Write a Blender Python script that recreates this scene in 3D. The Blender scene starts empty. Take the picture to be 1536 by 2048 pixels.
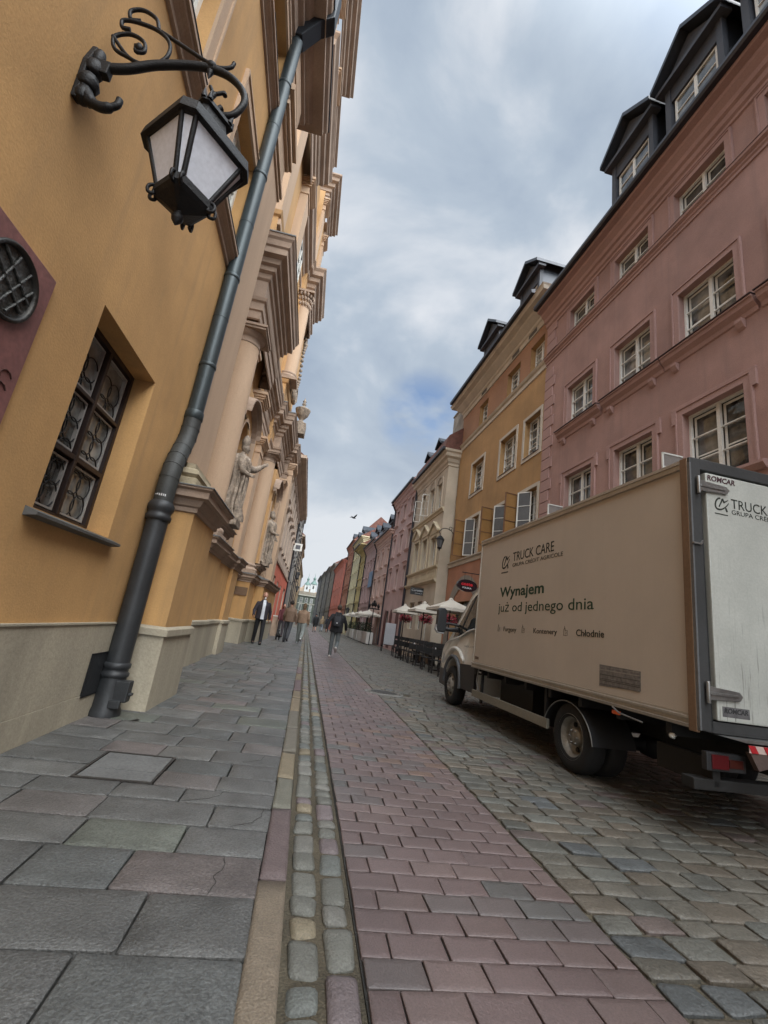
import bpy, bmesh, math, random
import numpy as np
from mathutils import Vector, Matrix
random.seed(7); RNG = np.random.default_rng(11)
S = bpy.context.scene
C = S.collection
R = math.radians
# ---------------------------------------------------------------- camera
cam = bpy.data.cameras.new('camera'); camo = bpy.data.objects.new('camera', cam); C.objects.link(camo)
cr_ = Vector((0.97599037, -0.16865702, 0.1378318)); cu_ = Vector((-0.1752407, -0.23220198, 0.95675124)); cf_ = Vector((0.12935799, 0.95793374, 0.25618248))
M = Matrix.Identity(4)
for i in range(3):
    M[i][0] = cr_[i]; M[i][1] = cu_[i]; M[i][2] = -cf_[i]
M[2][3] = 1.2
camo.matrix_world = M
cam.sensor_fit = 'VERTICAL'; cam.sensor_height = 36; cam.lens = 36 * 885.47 / 2048
cam.clip_start = 0.05; cam.clip_end = 2000
S.camera = camo
# ---------------------------------------------------------------- light
SUN_AZ, SUN_EL = R(155), R(48)          # azimuth measured clockwise from +Y (street direction); sun stands high behind the camera
W = bpy.data.worlds.new('World'); S.world = W; W.use_nodes = True
nt = W.node_tree; nt.nodes.clear()
def N(nt, t, **k):
    n = nt.nodes.new(t)
    for a, b in k.items(): setattr(n, a, b)
    return n
out = N(nt, 'ShaderNodeOutputWorld'); bg = N(nt, 'ShaderNodeBackground'); bg.inputs[1].default_value = 0.1
sky = N(nt, 'ShaderNodeTexSky', sky_type='NISHITA'); sky.sun_disc = False; sky.sun_elevation = SUN_EL; sky.sun_rotation = SUN_AZ
tc = N(nt, 'ShaderNodeTexCoord'); mp = N(nt, 'ShaderNodeMapping'); mp.inputs['Scale'].default_value = (1, 1, 1.9); mp.inputs['Location'].default_value = (3.1, 1.72, 0.42)
nz = N(nt, 'ShaderNodeTexNoise'); nz.inputs['Scale'].default_value = 2.5; nz.inputs['Detail'].default_value = 7; nz.inputs['Roughness'].default_value = .53; nz.inputs['Distortion'].default_value = .35
nt.links.new(tc.outputs['Generated'], mp.inputs[0]); nt.links.new(mp.outputs[0], nz.inputs[0])
rp = N(nt, 'ShaderNodeValToRGB'); e = rp.color_ramp.elements
e[0].position = .40; e[0].color = (3.8/8, 4.6/8, 5.75/8, 1); e[1].position = .69; e[1].color = (7.7/8, 8.05/8, 8.6/8, 1)
m_ = e.new(.53); m_.color = (4.8/8, 5.6/8, 6.6/8, 1)
prev_ = nz.outputs[0]
for dv, lo, am in (((.03, .78, .62), .95, .10), ((.16, .50, .85), .975, .05), ((-.02, .97, .25), .96, .10)):      # the thinner, brighter parts of the cloud layer
    ng = N(nt, 'ShaderNodeVectorMath', operation='NORMALIZE'); nt.links.new(tc.outputs['Generated'], ng.inputs[0])
    dl = N(nt, 'ShaderNodeVectorMath', operation='DOT_PRODUCT'); dl.inputs[1].default_value = Vector(dv).normalized(); nt.links.new(ng.outputs[0], dl.inputs[0])
    ml = N(nt, 'ShaderNodeMapRange', interpolation_type='SMOOTHSTEP'); ml.inputs[1].default_value = lo; ml.inputs[2].default_value = 1; ml.inputs[4].default_value = am; nt.links.new(dl.outputs['Value'], ml.inputs[0])
    ad = N(nt, 'ShaderNodeMath', operation='ADD'); nt.links.new(prev_, ad.inputs[0]); nt.links.new(ml.outputs[0], ad.inputs[1]); prev_ = ad.outputs[0]
nt.links.new(prev_, rp.inputs[0])
sc8 = N(nt, 'ShaderNodeVectorMath', operation='SCALE'); sc8.inputs[3].default_value = 8.0; nt.links.new(rp.outputs[0], sc8.inputs[0])
# thin opening in the cloud where the blue shows
nz2 = N(nt, 'ShaderNodeTexNoise'); nz2.inputs['Scale'].default_value = 5.5; nz2.inputs['Detail'].default_value = 4
nt.links.new(mp.outputs[0], nz2.inputs[0])
gd = N(nt, 'ShaderNodeVectorMath', operation='DOT_PRODUCT'); gd.inputs[1].default_value = Vector((.172, .868, .466)).normalized()
nrm = N(nt, 'ShaderNodeVectorMath', operation='NORMALIZE'); nt.links.new(tc.outputs['Generated'], nrm.inputs[0]); nt.links.new(nrm.outputs[0], gd.inputs[0])
mr = N(nt, 'ShaderNodeMapRange'); mr.inputs[1].default_value = .9945; mr.inputs[2].default_value = .9995; nt.links.new(gd.outputs['Value'], mr.inputs[0])
mu = N(nt, 'ShaderNodeMath', operation='MULTIPLY'); nt.links.new(mr.outputs[0], mu.inputs[0])
mr2 = N(nt, 'ShaderNodeMapRange'); mr2.inputs[1].default_value = .36; mr2.inputs[2].default_value = .52; mr2.inputs[4].default_value = 1.0; nt.links.new(nz2.outputs[0], mr2.inputs[0]); nt.links.new(mr2.outputs[0], mu.inputs[1])
mx = N(nt, 'ShaderNodeMix', data_type='RGBA'); nt.links.new(mu.outputs[0], mx.inputs['Factor']); nt.links.new(sc8.outputs[0], mx.inputs['A']); ssc = N(nt, 'ShaderNodeVectorMath', operation='SCALE'); ssc.inputs[3].default_value = 1.9; nt.links.new(sky.outputs[0], ssc.inputs[0]); nt.links.new(ssc.outputs[0], mx.inputs['B'])
# overcast luminance: brightest around the veiled sun, behind the camera
sd = N(nt, 'ShaderNodeVectorMath', operation='DOT_PRODUCT')
SUND = Vector((math.sin(SUN_AZ) * math.cos(SUN_EL), math.cos(SUN_AZ) * math.cos(SUN_EL), math.sin(SUN_EL)))
sd.inputs[1].default_value = SUND; nt.links.new(nrm.outputs[0], sd.inputs[0])
mr3 = N(nt, 'ShaderNodeMapRange', interpolation_type='SMOOTHSTEP'); mr3.inputs[1].default_value = .42; mr3.inputs[2].default_value = 1.0; mr3.inputs[3].default_value = 0.0; mr3.inputs[4].default_value = 9.5
nt.links.new(sd.outputs['Value'], mr3.inputs[0])
cmb = N(nt, 'ShaderNodeVectorMath', operation='SCALE'); cmb.inputs[0].default_value = (1.0, .93, .84); nt.links.new(mr3.outputs[0], cmb.inputs[3])
cad = N(nt, 'ShaderNodeVectorMath', operation='ADD'); cad.inputs[1].default_value = (1, 1, 1); nt.links.new(cmb.outputs[0], cad.inputs[0])
# clouds pale towards the horizon
sxz = N(nt, 'ShaderNodeSeparateXYZ'); nt.links.new(nrm.outputs[0], sxz.inputs[0])
mrh = N(nt, 'ShaderNodeMapRange', interpolation_type='SMOOTHSTEP'); mrh.inputs[1].default_value = .55; mrh.inputs[2].default_value = .0; mrh.inputs[3].default_value = 0; mrh.inputs[4].default_value = .5; nt.links.new(sxz.outputs[2], mrh.inputs[0])
mxh = N(nt, 'ShaderNodeMix', data_type='RGBA'); nt.links.new(mrh.outputs[0], mxh.inputs['Factor']); nt.links.new(mx.outputs['Result'], mxh.inputs['A']); mxh.inputs['B'].default_value = (7.0, 7.5, 7.9, 1)
sb = N(nt, 'ShaderNodeVectorMath', operation='MULTIPLY'); nt.links.new(mxh.outputs['Result'], sb.inputs[0]); nt.links.new(cad.outputs[0], sb.inputs[1])
nt.links.new(sb.outputs[0], bg.inputs[0]); nt.links.new(bg.outputs[0], out.inputs[0])
sl = bpy.data.lights.new('sun', 'SUN'); sl.energy = 1.05; sl.angle = R(35); sl.color = (1, .95, .88)
so = bpy.data.objects.new('sun', sl); C.objects.link(so); so.rotation_euler = (-SUND).to_track_quat('-Z', 'Y').to_euler(); so.location = (0, -5, 30)
S.view_settings.view_transform = 'Standard'; S.view_settings.look = 'None'; S.view_settings.exposure = 0.0; S.view_settings.gamma = 1
S.render.film_transparent = False
S.cycles.max_bounces = 8; S.cycles.diffuse_bounces = 4; S.cycles.glossy_bounces = 3; S.cycles.transmission_bounces = 4
# ---------------------------------------------------------------- materials
MATS = {}
def srgb(r, g, b):
    f = lambda c: (c/255/12.92 if c/255 <= .04045 else ((c/255+.055)/1.055)**2.4)
    return (f(r), f(g), f(b))
def mat(name, col, rough=.9, var=.12, scale=1.2, fine=.06, fscale=35, bump=.15, bscale=None, metal=0, stain=0, streak=False, attr=False, spec=.5, coat=0, drip=0):
    if name in MATS: return MATS[name]
    m = bpy.data.materials.new(name); m.use_nodes = True; nt = m.node_tree; b = nt.nodes['Principled BSDF']
    b.inputs['Roughness'].default_value = rough; b.inputs['Metallic'].default_value = metal; b.inputs['Specular IOR Level'].default_value = spec
    if coat: b.inputs['Coat Weight'].default_value = coat
    L = nt.links
    geo = N(nt, 'ShaderNodeNewGeometry')
    mpn = N(nt, 'ShaderNodeMapping'); L.new(geo.outputs['Position'], mpn.inputs[0])
    if streak: mpn.inputs['Scale'].default_value = (1, 1, .18)
    n1 = N(nt, 'ShaderNodeTexNoise'); n1.inputs['Scale'].default_value = scale; n1.inputs['Detail'].default_value = 5; n1.inputs['Roughness'].default_value = .6; L.new(mpn.outputs[0], n1.inputs[0])
    n2 = N(nt, 'ShaderNodeTexNoise'); n2.inputs['Scale'].default_value = fscale; n2.inputs['Detail'].default_value = 4; L.new(geo.outputs['Position'], n2.inputs[0])
    a = N(nt, 'ShaderNodeMapRange'); a.inputs[1].default_value = .25; a.inputs[2].default_value = .75; a.inputs[3].default_value = 1-var*1.6; a.inputs[4].default_value = 1+var*1.6; L.new(n1.outputs[0], a.inputs[0])
    c = N(nt, 'ShaderNodeMapRange'); c.inputs[1].default_value = .25; c.inputs[2].default_value = .75; c.inputs[3].default_value = 1-fine*1.6; c.inputs[4].default_value = 1+fine*1.6; L.new(n2.outputs[0], c.inputs[0])
    mm = N(nt, 'ShaderNodeMath', operation='MULTIPLY'); L.new(a.outputs[0], mm.inputs[0]); L.new(c.outputs[0], mm.inputs[1])
    vs = N(nt, 'ShaderNodeVectorMath', operation='SCALE'); L.new(mm.outputs[0], vs.inputs[3])
    if attr:
        at = N(nt, 'ShaderNodeAttribute'); at.attribute_name = 'Col'; L.new(at.outputs['Color'], vs.inputs[0])
    else: vs.inputs[0].default_value = col
    last = vs.outputs[0]
    if stain:
        n3 = N(nt, 'ShaderNodeTexNoise'); n3.inputs['Scale'].default_value = scale*.45; n3.inputs['Detail'].default_value = 7; n3.inputs['Roughness'].default_value = .65; L.new(mpn.outputs[0], n3.inputs[0])
        d = N(nt, 'ShaderNodeMapRange'); d.inputs[1].default_value = .5; d.inputs[2].default_value = .72; d.inputs[4].default_value = stain; L.new(n3.outputs[0], d.inputs[0])
        mxx = N(nt, 'ShaderNodeMix', data_type='RGBA'); L.new(d.outputs[0], mxx.inputs['Factor']); L.new(last, mxx.inputs['A']); mxx.inputs['B'].default_value = (col[0]*.45+.02, col[1]*.45+.02, col[2]*.45+.02, 1); last = mxx.outputs['Result']
    if drip:      # rain streaks and damp run marks
        m5 = N(nt, 'ShaderNodeMapping'); m5.inputs['Scale'].default_value = (3.2, 3.2, .22); L.new(geo.outputs['Position'], m5.inputs[0])
        n5 = N(nt, 'ShaderNodeTexNoise'); n5.inputs['Scale'].default_value = 1.6; n5.inputs['Detail'].default_value = 6; n5.inputs['Roughness'].default_value = .6; L.new(m5.outputs[0], n5.inputs[0])
        r5_ = N(nt, 'ShaderNodeMapRange'); r5_.inputs[1].default_value = .50; r5_.inputs[2].default_value = .70; r5_.inputs[4].default_value = drip; L.new(n5.outputs[0], r5_.inputs[0])
        x5 = N(nt, 'ShaderNodeMix', data_type='RGBA'); L.new(r5_.outputs[0], x5.inputs['Factor']); L.new(last, x5.inputs['A']); x5.inputs['B'].default_value = (col[0]*.55+.03, col[1]*.58+.03, col[2]*.6+.03, 1); last = x5.outputs['Result']
    L.new(last, b.inputs['Base Color'])
    if bump:
        bp = N(nt, 'ShaderNodeBump'); bp.inputs['Strength'].default_value = bump; bp.inputs['Distance'].default_value = .02
        n4 = N(nt, 'ShaderNodeTexNoise'); n4.inputs['Scale'].default_value = bscale or fscale; n4.inputs['Detail'].default_value = 5; L.new(geo.outputs['Position'], n4.inputs[0])
        L.new(n4.outputs[0], bp.inputs['Height']); L.new(bp.outputs[0], b.inputs['Normal'])
    MATS[name] = m; return m
def glassmat(name, col, rough=.06, var=.5):
    if name in MATS: return MATS[name]
    m = mat(name, col, rough=rough, var=var, scale=1.7, fine=.0, bump=.0, spec=.8)
    nt = m.node_tree; b = nt.nodes['Principled BSDF']
    bp = N(nt, 'ShaderNodeBump'); bp.inputs['Strength'].default_value = .12; bp.inputs['Distance'].default_value = .05
    n4 = N(nt, 'ShaderNodeTexNoise'); n4.inputs['Scale'].default_value = 2.2; geo = N(nt, 'ShaderNodeNewGeometry'); nt.links.new(geo.outputs['Position'], n4.inputs[0])
    nt.links.new(n4.outputs[0], bp.inputs['Height']); nt.links.new(bp.outputs[0], b.inputs['Normal'])
    return m
# ---------------------------------------------------------------- object helpers
def tag(o, label=None, cat=None, group=None, kind=None):
    if label: o['label'] = label
    if cat: o['category'] = cat
    if group: o['group'] = group
    if kind: o['kind'] = kind
    return o
def thing(name, label, cat, loc=(0, 0, 0), rz=0, group=None):
    o = bpy.data.objects.new(name, None); o.empty_display_size = .2; C.objects.link(o); o.location = loc; o.rotation_euler = (0, 0, rz)
    return tag(o, label, cat, group)
def copy_tree(o, parent=None):
    c = o.copy(); C.objects.link(c); c.parent = parent
    for k in ('label',):
        if k in c and parent is None: del c[k]
    for ch in list(o.children): copy_tree(ch, c)
    return c
class MB:
    def __init__(s): s.v = []; s.f = []; s.sm = []
    def add(s, vs, fs, smooth=False, mtx=None):
        b = len(s.v)
        if mtx is not None: vs = [mtx @ Vector(v) for v in vs]
        s.v += [tuple(v) for v in vs]; s.f += [tuple(i+b for i in f) for f in fs]; s.sm += [smooth]*len(fs); return s
    def box(s, x0, x1, y0, y1, z0, z1, mtx=None):
        x0, x1 = sorted((x0, x1)); y0, y1 = sorted((y0, y1)); z0, z1 = sorted((z0, z1))
        vs = [(x0,y0,z0),(x1,y0,z0),(x1,y1,z0),(x0,y1,z0),(x0,y0,z1),(x1,y0,z1),(x1,y1,z1),(x0,y1,z1)]
        return s.add(vs, [(3,2,1,0),(4,5,6,7),(0,1,5,4),(1,2,6,5),(2,3,7,6),(3,0,4,7)], False, mtx)
    def quad(s, *p, mtx=None): return s.add(p, [tuple(range(len(p)))], False, mtx)
    def prism(s, poly, a, b, axis='z', mtx=None, smooth=False):
        n = len(poly)
        def P(p, t): return {'z': (p[0], p[1], t), 'x': (t, p[0], p[1]), 'y': (p[0], t, p[1])}[axis]
        vs = [P(p, a) for p in poly]+[P(p, b) for p in poly]
        s.add(vs, [tuple(range(n-1, -1, -1)), tuple(range(n, 2*n))], False, mtx)
        return s.add(vs, [(i, (i+1) % n, n+(i+1) % n, n+i) for i in range(n)], smooth, mtx)
    def tube(s, pts, r, n=8, mtx=None, caps=True, flat=1.0, up=None):
        pts = [Vector(p) for p in pts]; k = len(pts); rs = r if isinstance(r, (list, tuple)) else [r]*k
        vs = []; prev = None
        for i, p in enumerate(pts):
            t = (pts[min(i+1, k-1)]-pts[max(i-1, 0)]).normalized()
            if prev is None:
                a = Vector(up) if up else (Vector((0, 0, 1)) if abs(t.z) < .9 else Vector((1, 0, 0)))
                u = t.cross(a).normalized()
            else: u = (prev - t*prev.dot(t)).normalized()
            prev = u; w = t.cross(u)
            for j in range(n):
                an = 2*math.pi*j/n; vs.append(p+u*math.cos(an)*rs[i]*flat+w*math.sin(an)*rs[i])
        fs = [(i*n+j, i*n+(j+1) % n, (i+1)*n+(j+1) % n, (i+1)*n+j) for i in range(k-1) for j in range(n)]
        s.add(vs, fs, True, mtx)
        if caps: s.add(vs, [tuple(range(n-1, -1, -1)), tuple(range((k-1)*n, k*n))], False, mtx)
        return s
    def lathe(s, prof, c=(0, 0, 0), n=16, mtx=None, a0=0, a1=2*math.pi, smooth=True, rot=0, sx=1, sy=1):
        full = abs(a1-a0-2*math.pi) < 1e-6; m = n if full else n+1; vs = []
        for r, z in prof:
            for j in range(m):
                an = a0+(a1-a0)*j/n+rot; vs.append((c[0]+r*math.cos(an)*sx, c[1]+r*math.sin(an)*sy, c[2]+z))
        fs = []
        for i in range(len(prof)-1):
            for j in range(n if not full else m):
                j2 = (j+1) % m
                if not full and j == n: continue
                fs.append((i*m+j, i*m+j2, (i+1)*m+j2, (i+1)*m+j))
        return s.add(vs, fs, smooth, mtx)
    def sweep(s, path, prof, z=0, cap=True, mtx=None):
        """moulding: path = plan polyline (x, y); prof = list of (out, dz); 'out' goes to the right-hand side of the path; mitred"""
        P = [Vector((p[0], p[1])) for p in path]; k = len(P); ns = []
        for i in range(k-1):
            d = (P[i+1]-P[i]).normalized(); ns.append(Vector((d.y, -d.x)))
        off = []
        for i in range(k):
            a = ns[max(i-1, 0)]; b = ns[min(i, k-2)]; m = (a+b)
            m = m/max(m.length_squared/2, .2) if m.length > 1e-4 else a
            off.append(m)
        vs = []
        for i in range(k):
            for o, dz in prof: q = P[i]+off[i]*o; vs.append((q.x, q.y, z+dz))
        n = len(prof); fs = [(i*n+j, i*n+j+1, (i+1)*n+j+1, (i+1)*n+j) for i in range(k-1) for j in range(n-1)]
        s.add(vs, fs, False, mtx)
        if cap: s.add(vs, [tuple(range(n)), tuple(range((k-1)*n, k*n))], False, mtx)
        return s
    def ribbon(s, pts, w, th, mtx=None):
        """flat 2D stroke in local xy plane, thickness th"""
        k = len(pts); L = []; Rr = []
        ws = w if isinstance(w, (list, tuple)) else [w]*k
        for i in range(k):
            a = Vector(pts[max(i-1, 0)]); b = Vector(pts[min(i+1, k-1)]); d = (b-a).normalized(); nn = Vector((-d.y, d.x))
            p = Vector(pts[i]); L.append(p+nn*ws[i]/2); Rr.append(p-nn*ws[i]/2)
        for i in range(k-1):
            q = [L[i], Rr[i], Rr[i+1], L[i+1]]
            vs = [(p.x, p.y, 0) for p in q]+[(p.x, p.y, th) for p in q]
            s.add(vs, [(4,5,6,7),(0,1,5,4),(1,2,6,5),(2,3,7,6),(3,0,4,7)], False, mtx)
        return s
    def build(s, name, m, parent=None, bevel=0, subd=0):
        me = bpy.data.meshes.new(name); me.from_pydata(s.v, [], s.f); me.polygons.foreach_set('use_smooth', s.sm); me.materials.append(m)
        me.update(); o = bpy.data.objects.new(name, me); C.objects.link(o); o.parent = parent
        if bevel:
            b = bmesh.new(); b.from_mesh(me); bmesh.ops.remove_doubles(b, verts=b.verts, dist=1e-5)
            ed = [e for e in b.edges if len(e.link_faces) == 2 and e.calc_face_angle(0) > R(35)]
            bmesh.ops.bevel(b, geom=ed, offset=bevel, segments=2, profile=.6, affect='EDGES', clamp_overlap=True); b.to_mesh(me); b.free()
        return o
def frame(origin, xd, yd):
    xd = Vector(xd).normalized(); yd = Vector(yd).normalized(); z = xd.cross(yd)
    m = Matrix.Identity(4)
    for i in range(3): m[i][0] = xd[i]; m[i][1] = yd[i]; m[i][2] = z[i]; m[i][3] = origin[i]
    return m
def text(name, s, origin, xd, yd, w, h, m, parent, bold=0, th=.0015, shear=0, smooth=False):
    cu = bpy.data.curves.new(name, 'FONT'); cu.body = s; cu.extrude = 0.5; cu.offset = bold; cu.shear = shear; cu.resolution_u = 3
    t = bpy.data.objects.new(name, cu); C.objects.link(t); dg = bpy.context.evaluated_depsgraph_get(); dg.update()
    me = bpy.data.meshes.new_from_object(t.evaluated_get(dg)); bpy.data.objects.remove(t); bpy.data.curves.remove(cu)
    co = np.array([v.co[:] for v in me.vertices]); mn = co.min(0); mxx = co.max(0)
    x = (co[:, 0]-mn[0])/(mxx[0]-mn[0])*w; y = co[:, 1]*h      # h = scale of one em line (cap height about 0.7)
    F = frame(origin, xd, yd)
    for v, a, b, c in zip(me.vertices, x, y, co[:, 2]): v.co = F @ Vector((a, b, (c+.5)*th))
    me.materials.clear(); me.materials.append(m); me.name = name
    o = bpy.data.objects.new(name, me); C.objects.link(o); o.parent = parent; return o
# colours ---------------------------------------------------------
OCHRE = mat('ochre_plaster', (.50, .288, .113), var=.13, scale=.9, fine=.05, fscale=60, bump=.10, stain=.28, drip=.35)
CREAM = mat('cream_stucco', (.50, .35, .235), var=.10, scale=1.1, fine=.05, fscale=50, bump=.2, stain=.25, streak=True)
MOULD = mat('moulding_stone', (.35, .255, .19), var=.14, scale=1.5, fine=.06, fscale=45, bump=.2, stain=.35)
PLINTH = mat('plinth_sandstone', (.38, .335, .25), var=.20, scale=1.6, fine=.08, fscale=45, bump=.18, stain=.45, streak=True, rough=.75)
LEAD = mat('lead_flashing', (.10, .10, .095), rough=.6, var=.2, metal=.2)
IRON = mat('black_iron', (.008, .008, .009), rough=.55, var=.3, bump=.2, fscale=80, spec=.35)
ZINC = mat('zinc_pipe', (.045, .058, .062), rough=.45, var=.25, scale=3, bump=.06, metal=.4, streak=True)
CASTIRON = mat('cast_iron_pipe', (.03, .032, .034), rough=.5, var=.2, scale=3, bump=.12, metal=.2)
WHITEP = mat('white_window_paint', (.70, .68, .62), rough=.5, var=.08, bump=.03)
DARKWOOD = mat('dark_brown_paint', (.022, .012, .010), rough=.45, var=.2, bump=.04)
GLASS = glassmat('window_glass', (.10, .102, .097), rough=.05, var=.8)  # reflections and dark rooms put into the mottled pane colour
GLASSL = glassmat('window_glass_with_curtain', (.27, .26, .23), rough=.08, var=.7)  # pale tone stands for curtains and for painted-in reflections
STATUE = mat('weathered_statue_stone', (.30, .24, .185), var=.4, scale=7, fine=.2, fscale=30, bump=.9, bscale=18, stain=.75)
ROOFT = mat('roof_tiles', (.13, .055, .04), var=.25, scale=3, bump=.4, fscale=14)
ROOFM = mat('roof_sheet_metal', (.05, .055, .065), rough=.4, var=.2, bump=.05, metal=.5)
GUTTER = mat('gutter_metal', (.035, .035, .042), rough=.45, var=.15, bump=.03, metal=.4)
INTER = mat('dark_interior', (.02, .02, .02), bump=0)
# ================================================================ GROUND
def stones(name, rects, cols, z, m, gap=.008, rnd=.25, jit=.006, dome=.006, ch=.008, zj=.003, kind='structure', nside=3, parent=None, slope=None):
    """many paving stones in one sheet of stone; each rect = (x0, x1, y0, y1); rounded corners, domed top, colour per stone"""
    Rc = np.array(rects, float); n = len(Rc); cx = (Rc[:,0]+Rc[:,1])/2; cy = (Rc[:,2]+Rc[:,3])/2; hx = (Rc[:,1]-Rc[:,0])/2-gap/2; hy = (Rc[:,3]-Rc[:,2])/2-gap/2
    # ring template
    k = nside; ang = []
    tmpl = []
    for q, (sx, sy) in enumerate(((1, 1), (-1, 1), (-1, -1), (1, -1))):
        for i in range(k):
            a = (q+ (i/(k-1) if k > 1 else .5))*math.pi/2
            tmpl.append((sx, sy, math.cos(a), math.sin(a)))
    T = np.array(tmpl); nv = len(T)
    r = np.minimum(hx, hy)*rnd
    bx = cx[:,None]+T[None,:,0]*(hx-r)[:,None]+T[None,:,2]*r[:,None]
    by = cy[:,None]+T[None,:,1]*(hy-r)[:,None]+T[None,:,3]*r[:,None]
    jx = RNG.uniform(-jit, jit, (n, 4)); jy = RNG.uniform(-jit, jit, (n, 4))
    bx += np.repeat(jx, k, 1); by += np.repeat(jy, k, 1)
    zt = z+RNG.uniform(-zj, zj, n); tx = RNG.uniform(-zj, zj, n); ty = RNG.uniform(-zj, zj, n)
    def tilt(x, y, zz): return zz+tx[:,None]*(x-cx[:,None])/np.maximum(hx, .05)[:,None]+ty[:,None]*(y-cy[:,None])/np.maximum(hy, .05)[:,None]
    rings = []
    rings.append((bx, by, np.full_like(bx, z-.05)))
    rings.append((bx, by, tilt(bx, by, (zt-ch)[:,None])))
    sh = 1-(ch/np.minimum(hx, hy))[:,None]
    ix = cx[:,None]+(bx-cx[:,None])*sh; iy = cy[:,None]+(by-cy[:,None])*sh
    rings.append((ix, iy, tilt(ix, iy, (zt-ch*.15)[:,None])))
    i2x = cx[:,None]+(bx-cx[:,None])*.55; i2y = cy[:,None]+(by-cy[:,None])*.55
    rings.append((i2x, i2y, tilt(i2x, i2y, (zt+dome)[:,None])))
    V = np.stack([np.stack(q, -1) for q in rings], 1).reshape(n, -1, 3); nr = len(rings)
    if slope is not None: V[..., 2] += slope(V[..., 0], V[..., 1])
    per = nr*nv; V = V.reshape(-1, 3)
    base = (np.arange(n)*per)[:,None]
    quads = []
    for a in range(nr-1):
        for j in range(nv):
            j2 = (j+1) % nv; quads.append((a*nv+j, a*nv+j2, (a+1)*nv+j2, (a+1)*nv+j))
    Q = (base[:,:,None]+np.array(quads)[None]).reshape(-1, 4); nq = len(quads)
    top = base+np.array([(nr-1)*nv+j for j in range(nv)])[None]
    loops = np.concatenate([Q.reshape(n, -1), top], 1).reshape(-1)
    tot = np.tile(np.array([4]*nq+[nv]), n); start = np.concatenate([[0], np.cumsum(tot)[:-1]])
    me = bpy.data.meshes.new(name); me.vertices.add(len(V)); me.vertices.foreach_set('co', V.reshape(-1))
    me.loops.add(len(loops)); me.loops.foreach_set('vertex_index', loops.astype(np.int32))
    me.polygons.add(len(tot)); me.polygons.foreach_set('loop_start', start.astype(np.int32))
    sm = np.tile(np.array([False]*nv+[True]*(nq-nv)+[True]), n); me.polygons.foreach_set('use_smooth', sm)
    ca = me.color_attributes.new('Col', 'FLOAT_COLOR', 'POINT'); cc = np.ones((n, per, 4)); cc[:, :, :3] = np.array(cols)[:, None, :]; ca.data.foreach_set('color', cc.reshape(-1))
    me.update(calc_edges=True); me.validate(); me.materials.append(m); o = bpy.data.objects.new(name, me); C.objects.link(o); o.parent = parent
    if kind: o['kind'] = kind
    return o
GD = .74
def pick(palette, n, v=.12):
    P = np.array([p[1] for p in palette]); w = np.array([p[0] for p in palette], float); w /= w.sum()
    c = GD*P[RNG.choice(len(P), n, p=w)]*RNG.uniform(1-v, 1+v, (n, 1)); return np.clip(c, .01, .9)
SLABM = mat('slab_stone', (1, 1, 1), attr=True, var=.20, scale=3.5, fine=.26, fscale=90, bump=.5, bscale=80, rough=.46, spec=.5)
BRICKM = mat('red_paver', (1, 1, 1), attr=True, var=.12, scale=1.6, fine=.14, fscale=110, bump=.22, bscale=120, rough=.43, spec=.55)
SETTM = mat('granite_sett', (1, 1, 1), attr=True, var=.10, scale=9, fine=.2, fscale=130, bump=.4, bscale=90, rough=.6, spec=.4)
COBM = mat('cobble_stone', (1, 1, 1), attr=True, var=.16, scale=5, fine=.2, fscale=90, bump=.45, bscale=45, rough=.5, spec=.5)
SAND = mat('joint_sand', (.075, .062, .040), var=.3, scale=4, fine=.3, fscale=90, bump=.6)
JOINT = mat('dark_joint', (.03, .028, .024), var=.3, scale=4, fine=.3, fscale=90, bump=.5)
def sheet(name, x0, x1, y0, y1, z, m, ny=2):
    o = MB().quad((x0, y0, z), (x1, y0, z), (x1, y1, z), (x0, y1, z)).build(name, m); o['kind'] = 'structure'; return o
sheet('ground', -500, 500, -300, 900, -.045, JOINT)
sheet('gutter_sand', .125, .425, -2, 130, -.021, SAND)
sheet('road_bedding', 1.60, 8.2, -3, 230, -.017, SAND)
sheet('brick_bedding', .425, 1.60, -2, 130, -.014, JOINT)
GREYS = [(5, (.135, .135, .128)), (3, (.16, .158, .148)), (2, (.12, .125, .12)), (1, (.17, .155, .145)), (.6, (.185, .16, .15)), (1, (.15, .16, .135))]
# --- pavement slabs
rects = []
rows = [-1.6]
y = -1.6
for b in (-1.2, -.8, -.42, -.05, .3, .66, 1.0, 1.32, 1.64, 1.95, 2.31, 2.64, 2.94, 3.24, 3.47, 3.74, 4.05, 4.36, 4.68): rows.append(b)
y = 4.68
while y < 60: y += random.choice((.30, .33, .36, .40)); rows.append(y)
for i in range(len(rows)-1):
    a, b = rows[i], rows[i+1]; xL = -1.95 if b < 5.6 else (-3.4 if b < 26 else -3.2)
    x = .0; first = random.uniform(.34, .62)
    while x > xL:
        w = first if first else random.uniform(.38, .66); first = None
        x2 = max(x-w, xL)
        if x2-xL < .15: x2 = xL
        if a > 3.4 and b < 4.1:                                  # room for the iron framed cover
            if x > -.8 and x2 < -.8: x2 = -.8
            if -1.31 < x <= -.8: x2 = -1.31; x = x2; continue
        rects.append((x2, x, a, b)); x = x2
n = len(rects)
cols = pick(GREYS, n)
rf = np.array(rects)
tex = rf[:, 2] > 4.6
stones('pavement', rects, cols, .02, SLABM, gap=.007, rnd=.06, jit=.004, dome=.0005, ch=.004, zj=.0025, nside=2)
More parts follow.
